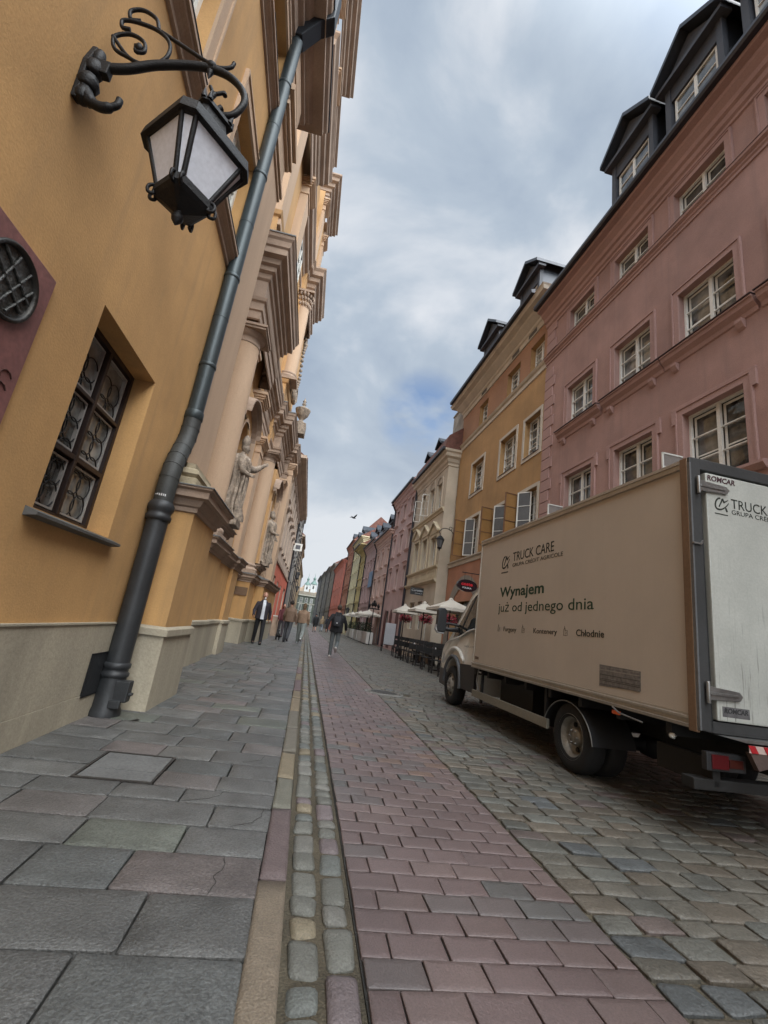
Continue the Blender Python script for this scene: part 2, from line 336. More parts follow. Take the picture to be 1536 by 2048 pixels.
# --- kerb stones
KC = [(3, (.24, .19, .125)), (2, (.17, .17, .155)), (1, (.175, .125, .125)), (2, (.21, .19, .15))]
rects = []; y = -1.0
segs = [(-1.0, .2), (.2, 1.05), (1.05, 2.47), (2.47, 3.28), (3.28, 3.85), (3.85, 4.55), (4.55, 5.5)]
y = 5.5
while y < 90: l = random.uniform(.6, 1.4); segs.append((y, y+l)); y += l
rects = [(-.007, .128, a, b) for a, b in segs]; cols = pick(KC, len(segs))
for i, c in ((2, (.185, .150, .110)), (3, (.125, .095, .092)), (4, (.15, .145, .115)), (5, (.20, .165, .11))): cols[i] = c
stones('kerb', rects, cols, .024, SETTM, gap=.012, rnd=.16, jit=.004, dome=.001, ch=.012, zj=.004, nside=3)
# --- two rows of setts in the gutter
SC = [(4, (.19, .19, .165)), (2, (.165, .175, .16)), (1, (.2, .165, .165)), (1, (.26, .22, .15)), (2, (.22, .215, .19))]
rects = []
for x0, x1 in ((.148, .272), (.288, .408)):
    y = -1.0+random.random()*.1
    while y < 70:
        l = random.choice((.11, .13, .17, .2, .24)) if y < 30 else random.uniform(.18, .3)
        rects.append((x0+random.uniform(-.004, .004), x1+random.uniform(-.004, .004), y, y+l)); y += l+random.uniform(.006, .018)
stones('gutter_setts', rects, pick(SC, len(rects)), -.004, SETTM, gap=.012, rnd=.42, jit=.006, dome=.004, ch=.012, zj=.004, nside=3)
# --- red paver strip, running bond
RC = [(7, (.180, .132, .125)), (4, (.198, .146, .135)), (2.5, (.165, .137, .13)), (.9, (.14, .133, .125)), (.8, (.215, .145, .115))]
rects = []; k = 0; y = -1.2+.052
while y < 75:
    p = .151
    off = .12 if k % 2 else 0.0
    x = .43
    first = True
    while x < 1.60:
        w = .12 if (first and off) else .2385
        x2 = min(x+w, 1.605); first = False
        if 1.605-x2 < .06: x2 = 1.605
        rects.append((x, x2, y, y+p)); x = x2
    y += p; k += 1
stones('red_paver_strip', rects, pick(RC, len(rects), .10), .0, BRICKM, gap=.0065, rnd=.09, jit=.0028, dome=.0, ch=.003, zj=.0022, nside=3)
# --- worn cobbles of the carriageway
CC = [(6, (.150, .138, .112)), (3, (.138, .135, .115)), (3, (.160, .136, .105)), (1.0, (.145, .115, .102)), (.8, (.16, .16, .138)), (.3, (.115, .122, .12)), (.15, (.21, .18, .145))]
rects = []; y = -1.2+.07; XR = 7.6
while y < 62:
    p = random.uniform(.135, .165) if y < 20 else random.uniform(.16, .2); x = 1.615+random.uniform(-.0, .012)
    while x < XR - .02*y*.9:
        w = random.uniform(.18, .31) if y < 20 else random.uniform(.2, .34)
        s_ = random.uniform(-.012, .012)
        if (x-1.78)**2+(y-9.4)**2 > .42**2: rects.append((x, x+w, y+s_, y+p+s_))
        x += w+random.uniform(.002, .01)
    y += p+.004
stones('cobbled_road', rects, pick(CC, len(rects), .14), .0, COBM, gap=.009, rnd=.26, jit=.012, dome=.0015, ch=.007, zj=.003, nside=3)
FARP = mat('far_paving', (.17, .16, .14), var=.12, scale=3, fine=.2, fscale=9, bump=.5, bscale=6)
sheet('far_road', -3.5, 7.5, 60, 320, .0, FARP)
# manhole covers
mh = thing('manhole_cover', 'round iron manhole cover set in the cobbles beside the red paver strip', 'manhole cover', (1.79, 9.4, 0))
MB().lathe([(.27, -.02), (.27, .004), (.262, .01), (0, .01)], n=32).build('cover', mat('worn_iron', (.07, .068, .062), rough=.5, var=.3, metal=.5, bump=.4, fscale=40), mh)
b = MB()
for i in range(-4, 5):
    hh = math.sqrt(.24**2-(i*.055)**2) if abs(i*.055) < .24 else 0
    if hh: b.box(i*.055-.012, i*.055+.012, -hh, hh, .0095, .014)
b.build('tread_rib', MATS['worn_iron'], mh)
MB().lathe([(.28, -.02), (.28, .012), (.31, .012), (.33, -.03)], n=32).build('rim', mat('pale_rim', (.2, .19, .17), metal=.3, rough=.5), mh)
MB().lathe([(.335, -.03), (.335, .004), (.40, .002), (.41, -.03)], n=24).build('collar', SETTM if False else mat('concrete_collar', (.17, .165, .15), var=.2), mh)
ac = thing('access_cover', 'rectangular iron framed access cover filled with two paving slabs', 'access cover', (-1.055, 3.76, .02))
b = MB()
for (x0, x1, y0, y1) in ((-.252, .252, -.285, -.27), (-.252, .252, .27, .285), (-.252, -.237, -.27, .27), (.237, .252, -.27, .27)): b.box(x0, x1, y0, y1, -.04, .006)
b.build('iron_frame', mat('rusty_frame', (.04, .035, .03), rough=.6, var=.4, bump=.4), ac, bevel=.002)
for a, c_ in ((-.264, -.082), (-.074, .264)):
    MB().box(-.231, .231, a, c_, -.04, .001).build('inset_slab', mat('inset_slab_stone', (.125, .125, .12), var=.15, scale=3, fine=.15, fscale=70, bump=.35), ac, bevel=.003)

# hairline cracks across a few pavement slabs
ck = [[(-.20, 2.312), (-.185, 2.40), (-.205, 2.45), (-.17, 2.53), (-.19, 2.63)], [(-.55, 3.25), (-.42, 3.31), (-.36, 3.37), (-.33, 3.46)], [(-.22, 2.95), (-.10, 3.03), (-.06, 3.12), (-.05, 3.235)], [(-.3, 4.1), (-.16, 4.2), (-.14, 4.35)], [(-.9, 4.7), (-.8, 4.85), (-.84, 5.0)]]
for c_ in ck:
    P_ = []
    for (x0, y0), (x1, y1) in zip(c_, c_[1:]):
        for t in (0, .33, .66): P_.append((x0+(x1-x0)*t+random.uniform(-.006, .006), y0+(y1-y0)*t+random.uniform(-.004, .004)))
    P_.append(c_[-1]); o = MB().ribbon(P_, [.0015]+[.0035]*(len(P_)-2)+[.0015], .0008, Matrix.Translation((0, 0, .0212))).build('pavement_crack', JOINT); o['kind'] = 'structure'
# ================================================================ LEFT: OCHRE BUILDING
def wall_holes(b, x, y0, y1, z0, z1, holes, depth, out):
    """facade skin in the plane x with openings (y0, y1, z0, z1); reveals go 'depth' inwards; out=+1 when the street is on +x"""
    ys = sorted({y0, y1, *[h[0] for h in holes], *[h[1] for h in holes]}); zs = sorted({z0, z1, *[h[2] for h in holes], *[h[3] for h in holes]})
    for a, c in zip(ys, ys[1:]):
        run = None
        for d, e_ in zip(zs, zs[1:]):
            my, mz = (a+c)/2, (d+e_)/2
            inside = any(h[0] < my < h[1] and h[2] < mz < h[3] for h in holes)
            if inside:
                if run: b.quad((x, a, run[0]), (x, c, run[0]), (x, c, run[1]), (x, a, run[1])); run = None
            else: run = (run[0], e_) if run else (d, e_)
        if run: b.quad((x, a, run[0]), (x, c, run[0]), (x, c, run[1]), (x, a, run[1]))
    xi = x-out*depth
    for h in holes:
        b.quad((x, h[0], h[2]), (xi, h[0], h[2]), (xi, h[0], h[3]), (x, h[0], h[3])); b.quad((x, h[1], h[2]), (xi, h[1], h[2]), (xi, h[1], h[3]), (x, h[1], h[3]))
        b.quad((x, h[0], h[2]), (xi, h[0], h[2]), (xi, h[1], h[2]), (x, h[1], h[2])); b.quad((x, h[0], h[3]), (xi, h[0], h[3]), (xi, h[1], h[3]), (x, h[1], h[3]))
    return b
def window(parent, x, y0, y1, z0, z1, out, fm, gm, cols=2, rows=3, fw=.05, th=.05, bw=.025, surround=None, sill=None, name='window', glassdepth=.02, hood=None, rail=None):
    """sash in plane x (street side face at x); returns the window part with pane, surround and sill below it"""
    b = MB(); xo = x; xi = x-out*th
    b.box(xo, xi, y0, y0+fw, z0, z1); b.box(xo, xi, y1-fw, y1, z0, z1); b.box(xo, xi, y0+fw, y1-fw, z0, z0+fw*1.2); b.box(xo, xi, y0+fw, y1-fw, z1-fw, z1)
    zlo, zhi = z0+fw*1.2, z1-fw
    for i in range(1, cols):
        yy = y0+(y1-y0)*i/cols; ww = fw*.75 if cols == 2 or i == cols//2 else bw/2
        b.box(xo-out*.002, xi, yy-ww, yy+ww, zlo, zhi)
    for j in range(1, rows):
        zz = zlo+(zhi-zlo)*j/rows
        for i in range(cols):
            a = y0+(y1-y0)*i/cols+(fw if i == 0 else fw*.75); c = y0+(y1-y0)*(i+1)/cols-(fw if i == cols-1 else fw*.75)
            b.box(xo-out*.008, xi, a, c, zz-bw/2, zz+bw/2)
    w = b.build(name, fm, parent)
    g = x-out*(glassdepth+.012); MB().quad((g, y0+.01, z0+.01), (g, y1-.01, z0+.01), (g, y1-.01, z1-.01), (g, y0+.01, z1-.01)).build('pane', gm, w)
    return w
ob = thing('ochre_building', 'near ochre plastered building with a grilled window, pale stone plinth and deep brown cornice', 'building', (-1.93, 0, 0))
Wy0 = -15  # wall runs on unseen behind the camera to cut light on the near ground
b = MB(); OP = [(3.25, 4.43, 1.67, 3.30), (1.2, 2.2, 5.9, 7.5), (2.2, 3.36, 5.9, 7.5), (4.44, 5.50, 5.9, 7.5), (4.30, 5.50, 8.78, 10.0), (2.2, 3.3, 8.78, 10.0)]
OP = [OP[0], OP[2], OP[3], OP[4], OP[5]]
wall_holes(b, 0, Wy0, 5.95, .89, 10.9, OP, .26, 1)
b.box(-.262, -8, Wy0, 5.95, .0, 11.4); b.quad((0, Wy0, .89), (-.262, Wy0, .89), (-.262, Wy0, 10.9), (0, Wy0, 10.9))
b.build('wall', OCHRE, ob)
b = MB(); b.box(.0, .028, Wy0, 5.50, .245, .885); b.box(.0, .034, Wy0, 5.50, -.05, .240)
b.box(.0, .04, Wy0, 5.50, .887, .902); b.build('plinth', PLINTH, ob)
# service door
h = MB().box(.03, .036, 4.76, 5.12, .235, .605).build('service_door', mat('dark_grey_door', (.03, .032, .034), rough=.5, var=.2, metal=.3), ob)
b = MB()
for a in ((4.745, 5.135, .605, .615), (4.745, 5.135, .222, .235), (4.745, 4.758, .235, .605), (5.122, 5.135, .235, .605)): b.box(.03, .042, *a)
b.build('door_frame', IRON, h); MB().lathe([(.0, 0), (.012, 0), (.012, .008), (0, .01)], n=10, mtx=frame((.036, 5.08, .44), (0, 1, 0), (0, 0, 1))).build('lock', MATS['black_iron'], h)
# low grilled window
b = MB(); x0, x1 = -.20, -.26
for a in ((3.25, 3.30, 1.67, 3.30), (4.38, 4.43, 1.67, 3.30), (3.30, 4.38, 1.67, 1.74), (3.30, 4.38, 3.25, 3.30)): b.box(x0, x1, *a)
b.box(x0+.006, x1, 3.888, 3.932, 1.74, 3.25); b.box(x0+.003, x1, 3.30, 3.888, 2.208, 2.25); b.box(x0+.003, x1, 3.932, 4.38, 2.208, 2.25)
b.box(x0+.003, x1, 3.30, 3.888, 2.733, 2.763); b.box(x0+.003, x1, 3.932, 4.38, 2.733, 2.763)
w = b.build('window', DARKWOOD, ob, bevel=.004)
MB().quad((-.2565, 3.3, 1.7), (-.2565, 4.4, 1.7), (-.2565, 4.4, 3.26), (-.2565, 3.3, 3.26)).build('pane', glassmat('grille_window_glass', (.17, .17, .16), rough=.06, var=.95), w)
g1 = MB()
for (ya, yb) in ((3.305, 3.880), (3.940, 4.375)):
    for (za, zb) in ((1.745, 2.20), (2.255, 2.728), (2.768, 3.245)):
        for a in ((ya+.012, ya+.03, za+.012, zb-.012), (yb-.03, yb-.012, za+.012, zb-.012), (ya+.03, yb-.03, za+.012, za+.028), (ya+.03, yb-.03, zb-.028, zb-.012)): g1.box(-.226, -.258, *a)
g1.build('inner_sash', mat('sash_reflection_grey', (.30, .29, .275), rough=.5, bump=0), w)  # inner frame bars; pale reflection lines put into their grey
b = MB(); cr = .104
def ring(b, cy, cz, r, x, t=.006, clip=None, n=28, a0=0, a1=2*math.pi):
    pts = [(x, cy+r*math.cos(a0+(a1-a0)*i/n), cz+r*math.sin(a0+(a1-a0)*i/n)) for i in range(n+1)]
    b.tube(pts, t, n=6, caps=False)
for i in range(3):
    for c0 in (3.42, 4.05):
        for j in range(8):
            cy, cz = c0+i*.17, 1.87+j*.185
            if cy+cr > (3.87 if c0 < 3.9 else 4.36)+.03: continue
            if cz+cr > 3.23: continue
            ring(b, cy, cz, cr, -.234)
b.build('grille', IRON, w)
b = MB(); b.prism([(0.0, 1.665), (.085, 1.635), (.085, 1.615), (.0, 1.60)], 3.17, 4.53, 'y'); b.build('sill', LEAD, w)
# upper windows
for (y0, y1, z0, z1) in OP[1:]:
    w = window(ob, -.16, y0+.0, y1, z0, z1, 1, WHITEP, GLASSL, 2, 3, fw=.06)
    b = MB(); t = .13
    for (a, c, d, e_, o) in ((y0-t, y0, z0, z1+t, .035), (y1, y1+t, z0, z1+t, .035), (y0, y1, z1, z1+t, .035), (y0-t-.03, y0-t, z0, z1+t+.03, .055), (y1+t, y1+t+.03, z0, z1+t+.03, .055), (y0-t, y1+t, z1+t, z1+t+.03, .055)): b.box(0, o, a, c, d, e_)
    b.build('surround', CREAM, w)
    b = MB(); b.sweep([(0, y0-.22), (0, y1+.2)], [(0, -.20), (.03, -.19), (.03, -.14), (.06, -.11), (.10, -.08), (.10, -.045), (.13, -.04), (.13, -.0), (0, .012)], z=z0); b.build('sill', MOULD, w)
    MB().box(-.155, .137, y0-.0, y1+.0, z0+.013, z0+.02).build('sill_flashing', LEAD, w)
b = MB(); CP = [(0, -.95), (.04, -.95), (.04, -.75), (.08, -.72), (.10, -.55), (.18, -.5), (.18, -.38), (.24, -.34), (.30, -.22), (.50, -.2), (.50, -.08), (.56, -.02), (.58, .08), (0, .12)]
b.sweep([(0, Wy0), (0, 6.72), (-.9, 6.72)], CP, z=11.05)
b.build('cornice', MOULD, ob)
b = MB().sweep([(0, Wy0), (0, 6.72), (-.9, 6.72)], [(.3, .08), (.60, .085), (.60, .12), (.3, .25)], z=11.05).build('gutter', ROOFM, ob)
# near pilaster A and its pedestal
b = MB(); b.box(-.55, .13, 5.60, 6.55, 2.5, 11.0)
for z, o, hh in ((8.22, .03, .05), (8.32, .06, .06), (8.95, .05, .05), (9.03, .10, .08), (9.2, .07, .05), (9.30, .13, .12), (10.0, .02, .4)):
    b.box(-.5, .13+o, 5.60-o, 6.55+o, z, z+hh)
b.build('pilaster', CREAM, ob)
b = MB(); b.sweep([(-.3, 5.45), (.41, 5.45), (.41, 6.60), (-.5, 6.60)], [(0, .88), (0, 2.25)]); b.build('pedestal', OCHRE, ob)
b = MB(); b.sweep([(-.3, 5.43), (.43, 5.43), (.43, 6.62), (-.5, 6.62)], [(0, 0), (0, .885), (-.05, .895)]); b.sweep([(-.3, 5.40), (.46, 5.40), (.46, 6.65), (-.5, 6.65)], [(-.04, .80), (0, .80), (0, .87), (-.04, .90)]); b.build('pedestal_plinth', PLINTH, ob)
PC = [(0, -.30), (.03, -.29), (.03, -.24), (.06, -.22), (.09, -.15), (.15, -.13), (.15, -.05), (.19, -.03), (.19, 0), (0, .02)]
PB = [(0, 0), (.0, .10), (-.05, .13), (-.02, .18), (-.05, .24), (-.10, .27), (-.10, .31), (-.2, .32)]
b = MB(); b.sweep([(-.3, 5.45), (.41, 5.45), (.41, 6.60), (-.5, 6.60)], PC, z=2.52); b.build('pedestal_cornice', MOULD, ob)
MB().sweep([(-.3, 5.45), (.41, 5.45), (.41, 6.60), (-.5, 6.60)], [(0, .02), (.20, .003), (.205, -.012), (.195, -.012)], z=2.525).build('pedestal_flashing', LEAD, ob)
b = MB(); b.sweep([(-.3, 5.52), (.32, 5.52), (.32, 6.58), (-.5, 6.58)], [(0, 0), (0, .13), (-.04, .15), (.0, .19), (-.02, .25), (-.08, .28), (-.08, .34), (-.2, .36)], z=2.54); b.build('pilaster_base', mat('lichen_stone', (.36, .30, .20), var=.2, scale=4, stain=.5, bump=.3), ob)
# ---- downpipe
dp = thing('downpipe', 'grey green metal downpipe with a bend and cast iron foot beside the grilled window', 'downpipe', (-1.80, 5.15, 0))
b = MB(); b.tube([(-.03, .33, 10.6), (-.03, .33, 3.35)], .098, 16); b.build('upper_pipe', ZINC, dp)
for z in (9.3, 7.4, 5.55, 4.15): MB().lathe([(.098, 0), (.108, .01), (.108, .05), (.098, .06)], (-.03, .33, z), 16).build('pipe_joint', ZINC, dp)
for z in (8.4, 6.5, 4.9): MB().lathe([(.098, 0), (.102, .004), (.102, .012), (.098, .016)], (-.03, .33, z), 16).build('pipe_joint', ZINC, dp)
MB().lathe([(.1, 0), (.112, .01), (.112, .10), (.104, .12)], (-.03, .33, 3.40), 16).build('pipe_joint', ZINC, dp)
b = MB(); pts = [(-.03, .33, 3.42), (-.03, .33, 3.28), (-.028, .30, 3.14), (-.02, .20, 2.96), (-.01, .09, 2.80), (0, .02, 2.66), (0, 0, 2.52), (0, 0, 2.22)]
b.tube(pts, .104, 16); 
for k in (1, 2, 3, 4, 5, 6): b.tube([Vector(pts[k])+(Vector(pts[k])-Vector(pts[k-1])).normalized()*t for t in (-.008, .008)], .109, 16)
b.build('bend', mat('bend_metal', (.03, .032, .03), rough=.6, var=.3, bump=.2), dp)
b = MB(); b.lathe([(.106, 0), (.13, .0), (.135, .05), (.12, .07), (.12, .1), (.135, .12), (.14, .17), (.125, .20), (.112, .22)], (0, 0, 2.02), 16); b.build('collar', CASTIRON, dp)
MB().tube([(0, 0, 2.04), (0, 0, .47)], .112, 16).build('lower_pipe', CASTIRON, dp)
b = MB(); b.lathe([(.112, .12), (.13, .11), (.13, .07), (.118, .06), (.118, .03), (.135, .02), (.135, -.01), (.115, -.03)], (0, 0, .40), 16)
b.lathe([(.15, 0), (.15, .06), (.13, .10), (.125, .3), (.115, .42)], (0, 0, 0), 16); b.build('foot', CASTIRON, dp)
b = MB(); b.box(.06, .20, -.10, .02, .16, .36); b.box(.1, .23, -.07, .0, .22, .25); b.box(.05, .16, -.12, -.08, .10, .18); b.build('inspection_lid', CASTIRON, dp, bevel=.012)
b = MB(); DK = mat('dark_hopper_metal', (.018, .022, .028), rough=.5, var=.2, metal=.3)
b.prism([(-.14, 10.35), (.06, 10.35), (.30, 10.80), (.50, 10.98), (.50, 11.75), (.22, 11.75), (.18, 11.15), (-.14, 10.85)], .20, .46, 'y'); b.build('hopper', DK, dp, bevel=.02)
STK = mat('sticker_white', (.6, .6, .6), bump=0)
b = MB(); k = frame((.0, 0, 2.26), (1, 0, 0), (0, 0, 1))
for i, (u, v, ww, hh) in enumerate(((-.07, .0, .02, .012), (-.045, .002, .012, .018), (-.02, -.002, .016, .022), (.004, .0, .014, .026), (.026, .0, .012, .024), (.045, -.002, .012, .024))):
    an = u/.112; b.quad(*[( .1065*math.sin(an+a/.112), -.1065*math.cos(an+a/.112), 2.30+v+c_) for a, c_ in ((-ww/2, -hh/2), (ww/2, -hh/2), (ww/2, hh/2), (-ww/2, hh/2))])
b.build('sticker', STK, dp)
# ---- memorial plaque
MARB = mat('red_marble', (.20, .085, .075), rough=.55, var=.15, scale=3, fine=.12, fscale=30, bump=.08, stain=.3)
mp_ = thing('memorial_plaque', 'dark red marble wall plaque with a round grey bronze relief at the left edge', 'plaque', (-1.93, 2.30, 2.7))
MB().box(0, .025, -.40, .385, -1.0, .315).build('marble_slab', MARB, mp_, bevel=.004)
BRZ = mat('grey_bronze', (.075, .075, .07), rough=.5, var=.35, scale=18, fine=.25, fscale=60, bump=1.0, bscale=28, metal=.5)
F = frame((.025, .066, .04), (0, 1, 0), (0, 0, 1)) @ Matrix.Diagonal((.80, .80, 1, 1))
md = MB().lathe([(.262, 0), (.268, .018), (.25, .03), (.235, .018), (.225, -.012)], n=40, mtx=F).build('medallion', mat('dark_bronze', (.035, .033, .03), rough=.45, metal=.6, bump=.2), mp_)
MB().lathe([(.232, .001), (.15, .006), (0, .01)], n=40, mtx=F).build('relief', BRZ, md)
b = MB()
for p, q in (((-.2, .08), (.16, -.13)), ((-.15, .17), (.2, -.03)), ((-.05, -.21), (.13, .17)), ((.04, -.2), (.2, .08)), ((-.1, -.1), (.0, .2))): b.tube([(p[0], p[1], .012), (q[0], q[1], .012)], .009, 6, mtx=F)
b.build('relief_line', BRZ, md)
b = MB(); random.seed(3)
for (u, v) in ((.30, -.42), (.29, -.50), (.27, -.58), (.25, -.70)):
    b.tube([(u+.03*math.cos(t*.9)-.01*t, v+.03*math.sin(t*.9)+.01, .003) for t in range(6)], .005, 6, mtx=frame((.025, 0, 0), (0, 1, 0), (0, 0, 1)))
b.build('carved_ornament', mat('carved_dark', (.06, .02, .015), bump=0), mp_)
# ---- wall lantern
LX, LY = -1.93, 2.30
la = thing('wall_lantern', 'large black wrought iron lantern on a scrolled bracket high on the ochre wall', 'street lamp', (LX, LY, 4.16))
def P3(x, z): return (x-LX, 0, z-4.16)      # bracket lies in the vertical plane across the pavement
def spline(pts, n=8):
    out_ = []; P = [Vector(p) for p in pts]; P = [2*P[0]-P[1]]+P+[2*P[-1]-P[-2]]
    for i in range(1, len(P)-2):
        for k in range(n):
            t = k/n; a, b_, c_, d = P[i-1], P[i], P[i+1], P[i+2]
            out_.append(.5*((2*b_)+(-a+c_)*t+(2*a-5*b_+4*c_-d)*t*t+(-a+3*b_-3*c_+d)*t**3))
    out_.append(P[-2]); return out_
arm = spline([P3(-1.90, 4.30), P3(-1.72, 4.36), P3(-1.55, 4.47), P3(-1.32, 4.56), P3(-1.15, 4.56), P3(-1.03, 4.48), P3(-.985, 4.37), P3(-1.02, 4.25), P3(-1.09, 4.21), P3(-1.15, 4.23), P3(-1.19, 4.30), P3(-1.17, 4.37)])
MB().tube(arm, [.029-.013*i/(len(arm)-1) for i in range(len(arm))], 10).build('bracket_arm', IRON, la)
b = MB(); b.tube(spline([P3(-1.21, 4.42), P3(-1.175, 4.37), P3(-1.12, 4.40), P3(-1.11, 4.38)], 5), [.012]*15+[.016], 8)
b.tube(spline([P3(-1.86, 4.60), P3(-1.72, 4.46), P3(-1.60, 4.45), P3(-1.52, 4.55), P3(-1.53, 4.68), P3(-1.62, 4.76), P3(-1.75, 4.78), P3(-1.84, 4.76), P3(-1.83, 4.70), P3(-1.78, 4.70)], 7), .0125, 8)
b.tube(spline([P3(-1.72, 4.46), P3(-1.82, 4.50), P3(-1.85, 4.60), P3(-1.77, 4.66), P3(-1.68, 4.63), P3(-1.655, 4.55), P3(-1.70, 4.53), P3(-1.715, 4.58)], 7), .0125, 8)
b.tube(spline([P3(-1.62, 4.77), P3(-1.66, 4.86), P3(-1.75, 4.90), P3(-1.82, 4.86), P3(-1.80, 4.79), P3(-1.74, 4.80)], 7), .0125, 8)
b.tube(spline([P3(-1.60, 4.76), P3(-1.42, 4.68), P3(-1.28, 4.62), P3(-1.20, 4.60), P3(-1.13, 4.63), P3(-1.115, 4.68)], 7), .0125, 8)
b.lathe([(0, -.03), (.02, -.02), (.028, 0), (.02, .02), (0, .03)], P3(-1.69, 4.565), 8); b.lathe([(0, -.03), (.03, -.02), (.04, 0), (.03, .02), (0, .03)], P3(-1.24, 4.585), 10)
b.lathe([(0, -.07), (.018, -.02), (.022, 0), (0, .01)], P3(-1.24, 4.545), 8)
b.build('scroll', IRON, la)
b = MB(); b.prism([(-.03, -.15), (.04, -.13), (.035, .0), (.05, .12), (.02, .27), (-.02, .29), (-.05, .13), (-.04, 0)], 0, .035, mtx=frame((.0, 0, 0), (0, 1, 0), (0, 0, 1)))
for z, r in ((-.10, .05), (.0, .065), (.12, .06), (.22, .04)): b.lathe([(0, -.06), (r*.8, -.04), (r, 0), (r*.7, .05), (0, .07)], (.05, 0, z), 10)
b.tube(spline([(.03, 0, -.02), (.09, 0, -.12), (.17, 0, -.15), (.24, 0, -.11), (.25, 0, -.05)], 6), [.04]*8+[.03]*8+[.022]*9, 8)
b.prism([(-.028, .09), (.028, .09), (.028, .19), (-.028, .19)], .03, .14, mtx=frame((.0, 0, 0), (0, 1, 0), (0, 0, 1))); b.build('wall_mount', IRON, la, bevel=.008)
cx = -1.155; ROT = R(50)
def hexa(r, z):      # square with cut corners: wide faces alternate with narrow ones
    o = []
    for q in range(4):
        for da in (-37, 37): a = ROT+R(90*q+da); o.append((cx-LX+r*.93*math.cos(a), r*.93*math.sin(a), (4.2+(z-4.2)*.95)-4.16))
    return o
def loft(b, rings, cap=True):
    n = len(rings[0]); vs = [p for r_ in rings for p in r_]; fs = [(i*n+j, i*n+(j+1) % n, (i+1)*n+(j+1) % n, (i+1)*n+j) for i in range(len(rings)-1) for j in range(n)]
    b.add(vs, fs)
    if cap: b.add(vs, [tuple(range(n)), tuple(range((len(rings)-1)*n, len(rings)*n))])
    return b
lt = MB(); loft(lt, [hexa(.295, 3.79), hexa(.335, 3.79), hexa(.335, 3.80), hexa(.325, 3.865), hexa(.29, 3.885), hexa(.13, 4.06), hexa(.12, 4.12), hexa(.145, 4.13), hexa(.14, 4.16), hexa(.05, 4.19), hexa(.02, 4.24)])
lt = lt.build('lantern_roof', IRON, la)
b = MB()
for p, q in zip(hexa(.135, 4.15), hexa(.15, 4.21)): b.tube([p, q], [.02, .002], 5)
b.tube([(cx-LX, 0, 4.2-4.16), (cx-LX+.05, 0, 4.27-4.16)], .02, 8); b.build('roof_crest', IRON, lt)
b = MB(); T_, B_ = hexa(.292, 3.80), hexa(.158, 3.47)
def lerp(a, c_, t): return tuple(a[i]+(c_[i]-a[i])*t for i in range(3))
for i in range(8):
    j = (i+1) % 8
    b.tube([T_[i], B_[i]], .015, 6)
    b.tube([T_[i], T_[j]], .016, 6); b.tube([B_[i], B_[j]], .014, 6)
bars = b.build('lantern_frame', IRON, la)
FROST = mat('frosted_lantern_glass', (.66, .68, .74), rough=.3, var=.08, scale=2, bump=.03)
for i in range(8):
    j = (i+1) % 8; MB().quad(T_[i], T_[j], B_[j], B_[i]).build('glass_panel', FROST, la)
b = MB(); loft(b, [hexa(.165, 3.49), hexa(.178, 3.475), hexa(.175, 3.43), hexa(.15, 3.41), hexa(.07, 3.37), hexa(.03, 3.35)])
for i in range(8):
    an = ROT+R(90*(i//2)+(-37, 37)[i % 2]); q = Vector((cx-LX+.155*math.cos(an), .155*math.sin(an), 3.485-4.16)); d = Vector((math.cos(an), math.sin(an), 0))
    b.tube(spline([q+Vector((0, 0, .03)), q+d*.03+Vector((0, 0, .01)), q+d*.03+Vector((0, 0, -.03)), q+Vector((0, 0, -.035)), q+Vector((0, 0, -.015))], 4), .010, 6)
b.lathe([(0, -.10), (.012, -.085), (.03, -.06), (.035, -.04), (.02, -.015), (.03, 0)], (cx-LX, 0, 3.40-4.16), 10); b.build('lantern_bottom', IRON, la)
# ================================================================ TRUCK
TYAW = -.0268
tk = thing('box_truck', 'cream box lorry with rental lettering and dirty rear doors parked on the cobbles', 'truck', (3.0894, 3.2231, 0), -TYAW)
PANEL = mat('truck_panel', (.51, .435, .355), rough=.42, var=.05, scale=.9, fine=.03, fscale=140, bump=.04, stain=.16, drip=.10)  # warm bounce off the ochre wall is put into this beige
CAB = mat('truck_cab_paint', (.74, .72, .66), rough=.28, var=.05, scale=1, fine=.02, bump=.02, coat=.5)
ALU = mat('aluminium_rail', (.42, .38, .32), rough=.38, var=.12, metal=.55, bump=.05)
STEEL = mat('galvanised_steel', (.28, .28, .27), rough=.4, var=.2, scale=6, metal=.8, bump=.1)
DRUB = mat('dark_rubber_frame', (.035, .036, .036), rough=.55, var=.2, bump=.08)
CHAS = mat('chassis_black', (.012, .012, .012), rough=.7, var=.3, bump=.1)
TYRE = mat('tyre_rubber', (.012, .012, .012), rough=.8, var=.2, bump=.2)
RIM = mat('wheel_steel', (.30, .29, .26), rough=.45, var=.3, scale=8, metal=.5, bump=.05)
BLK = mat('black_plastic', (.02, .02, .021), rough=.5, var=.1, bump=.06)
INK = mat('dark_print', (.018, .022, .015), rough=.6, bump=0, var=.05)
INKG = mat('green_print', (.008, .045, .022), rough=.6, bump=0, var=.05)
L_, H_, Z0 = 4.5225, 2.2476, .806; ZT = Z0+H_
b = MB(); b.box(.0, 2.2, .06, L_-.03, Z0+.10, ZT-.085).build('box_body', PANEL, tk)
b = MB(); prof = [(-.0, 0), (-.022, .0), (-.026, .03), (-.012, .038), (-.012, .05), (-.022, .055), (-.02, .085), (0, .09)]
MB().prism([(x, ZT-.09+z) for x, z in prof], .03, L_, 'y').build('roof_rail', ALU, tk)
MB().prism([(x*1.1, Z0+z*1.15) for x, z in [(0, 0), (-.02, 0), (-.024, .02), (-.012, .025), (-.012, .05), (-.022, .054), (-.022, .07), (-.012, .075), (-.01, .09), (0, .09)]], .03, L_, 'y').build('floor_rail', ALU, tk)
MB().box(-.012, .03, L_-.03, L_+.0, Z0, ZT).build('front_post', ALU, tk, bevel=.008)
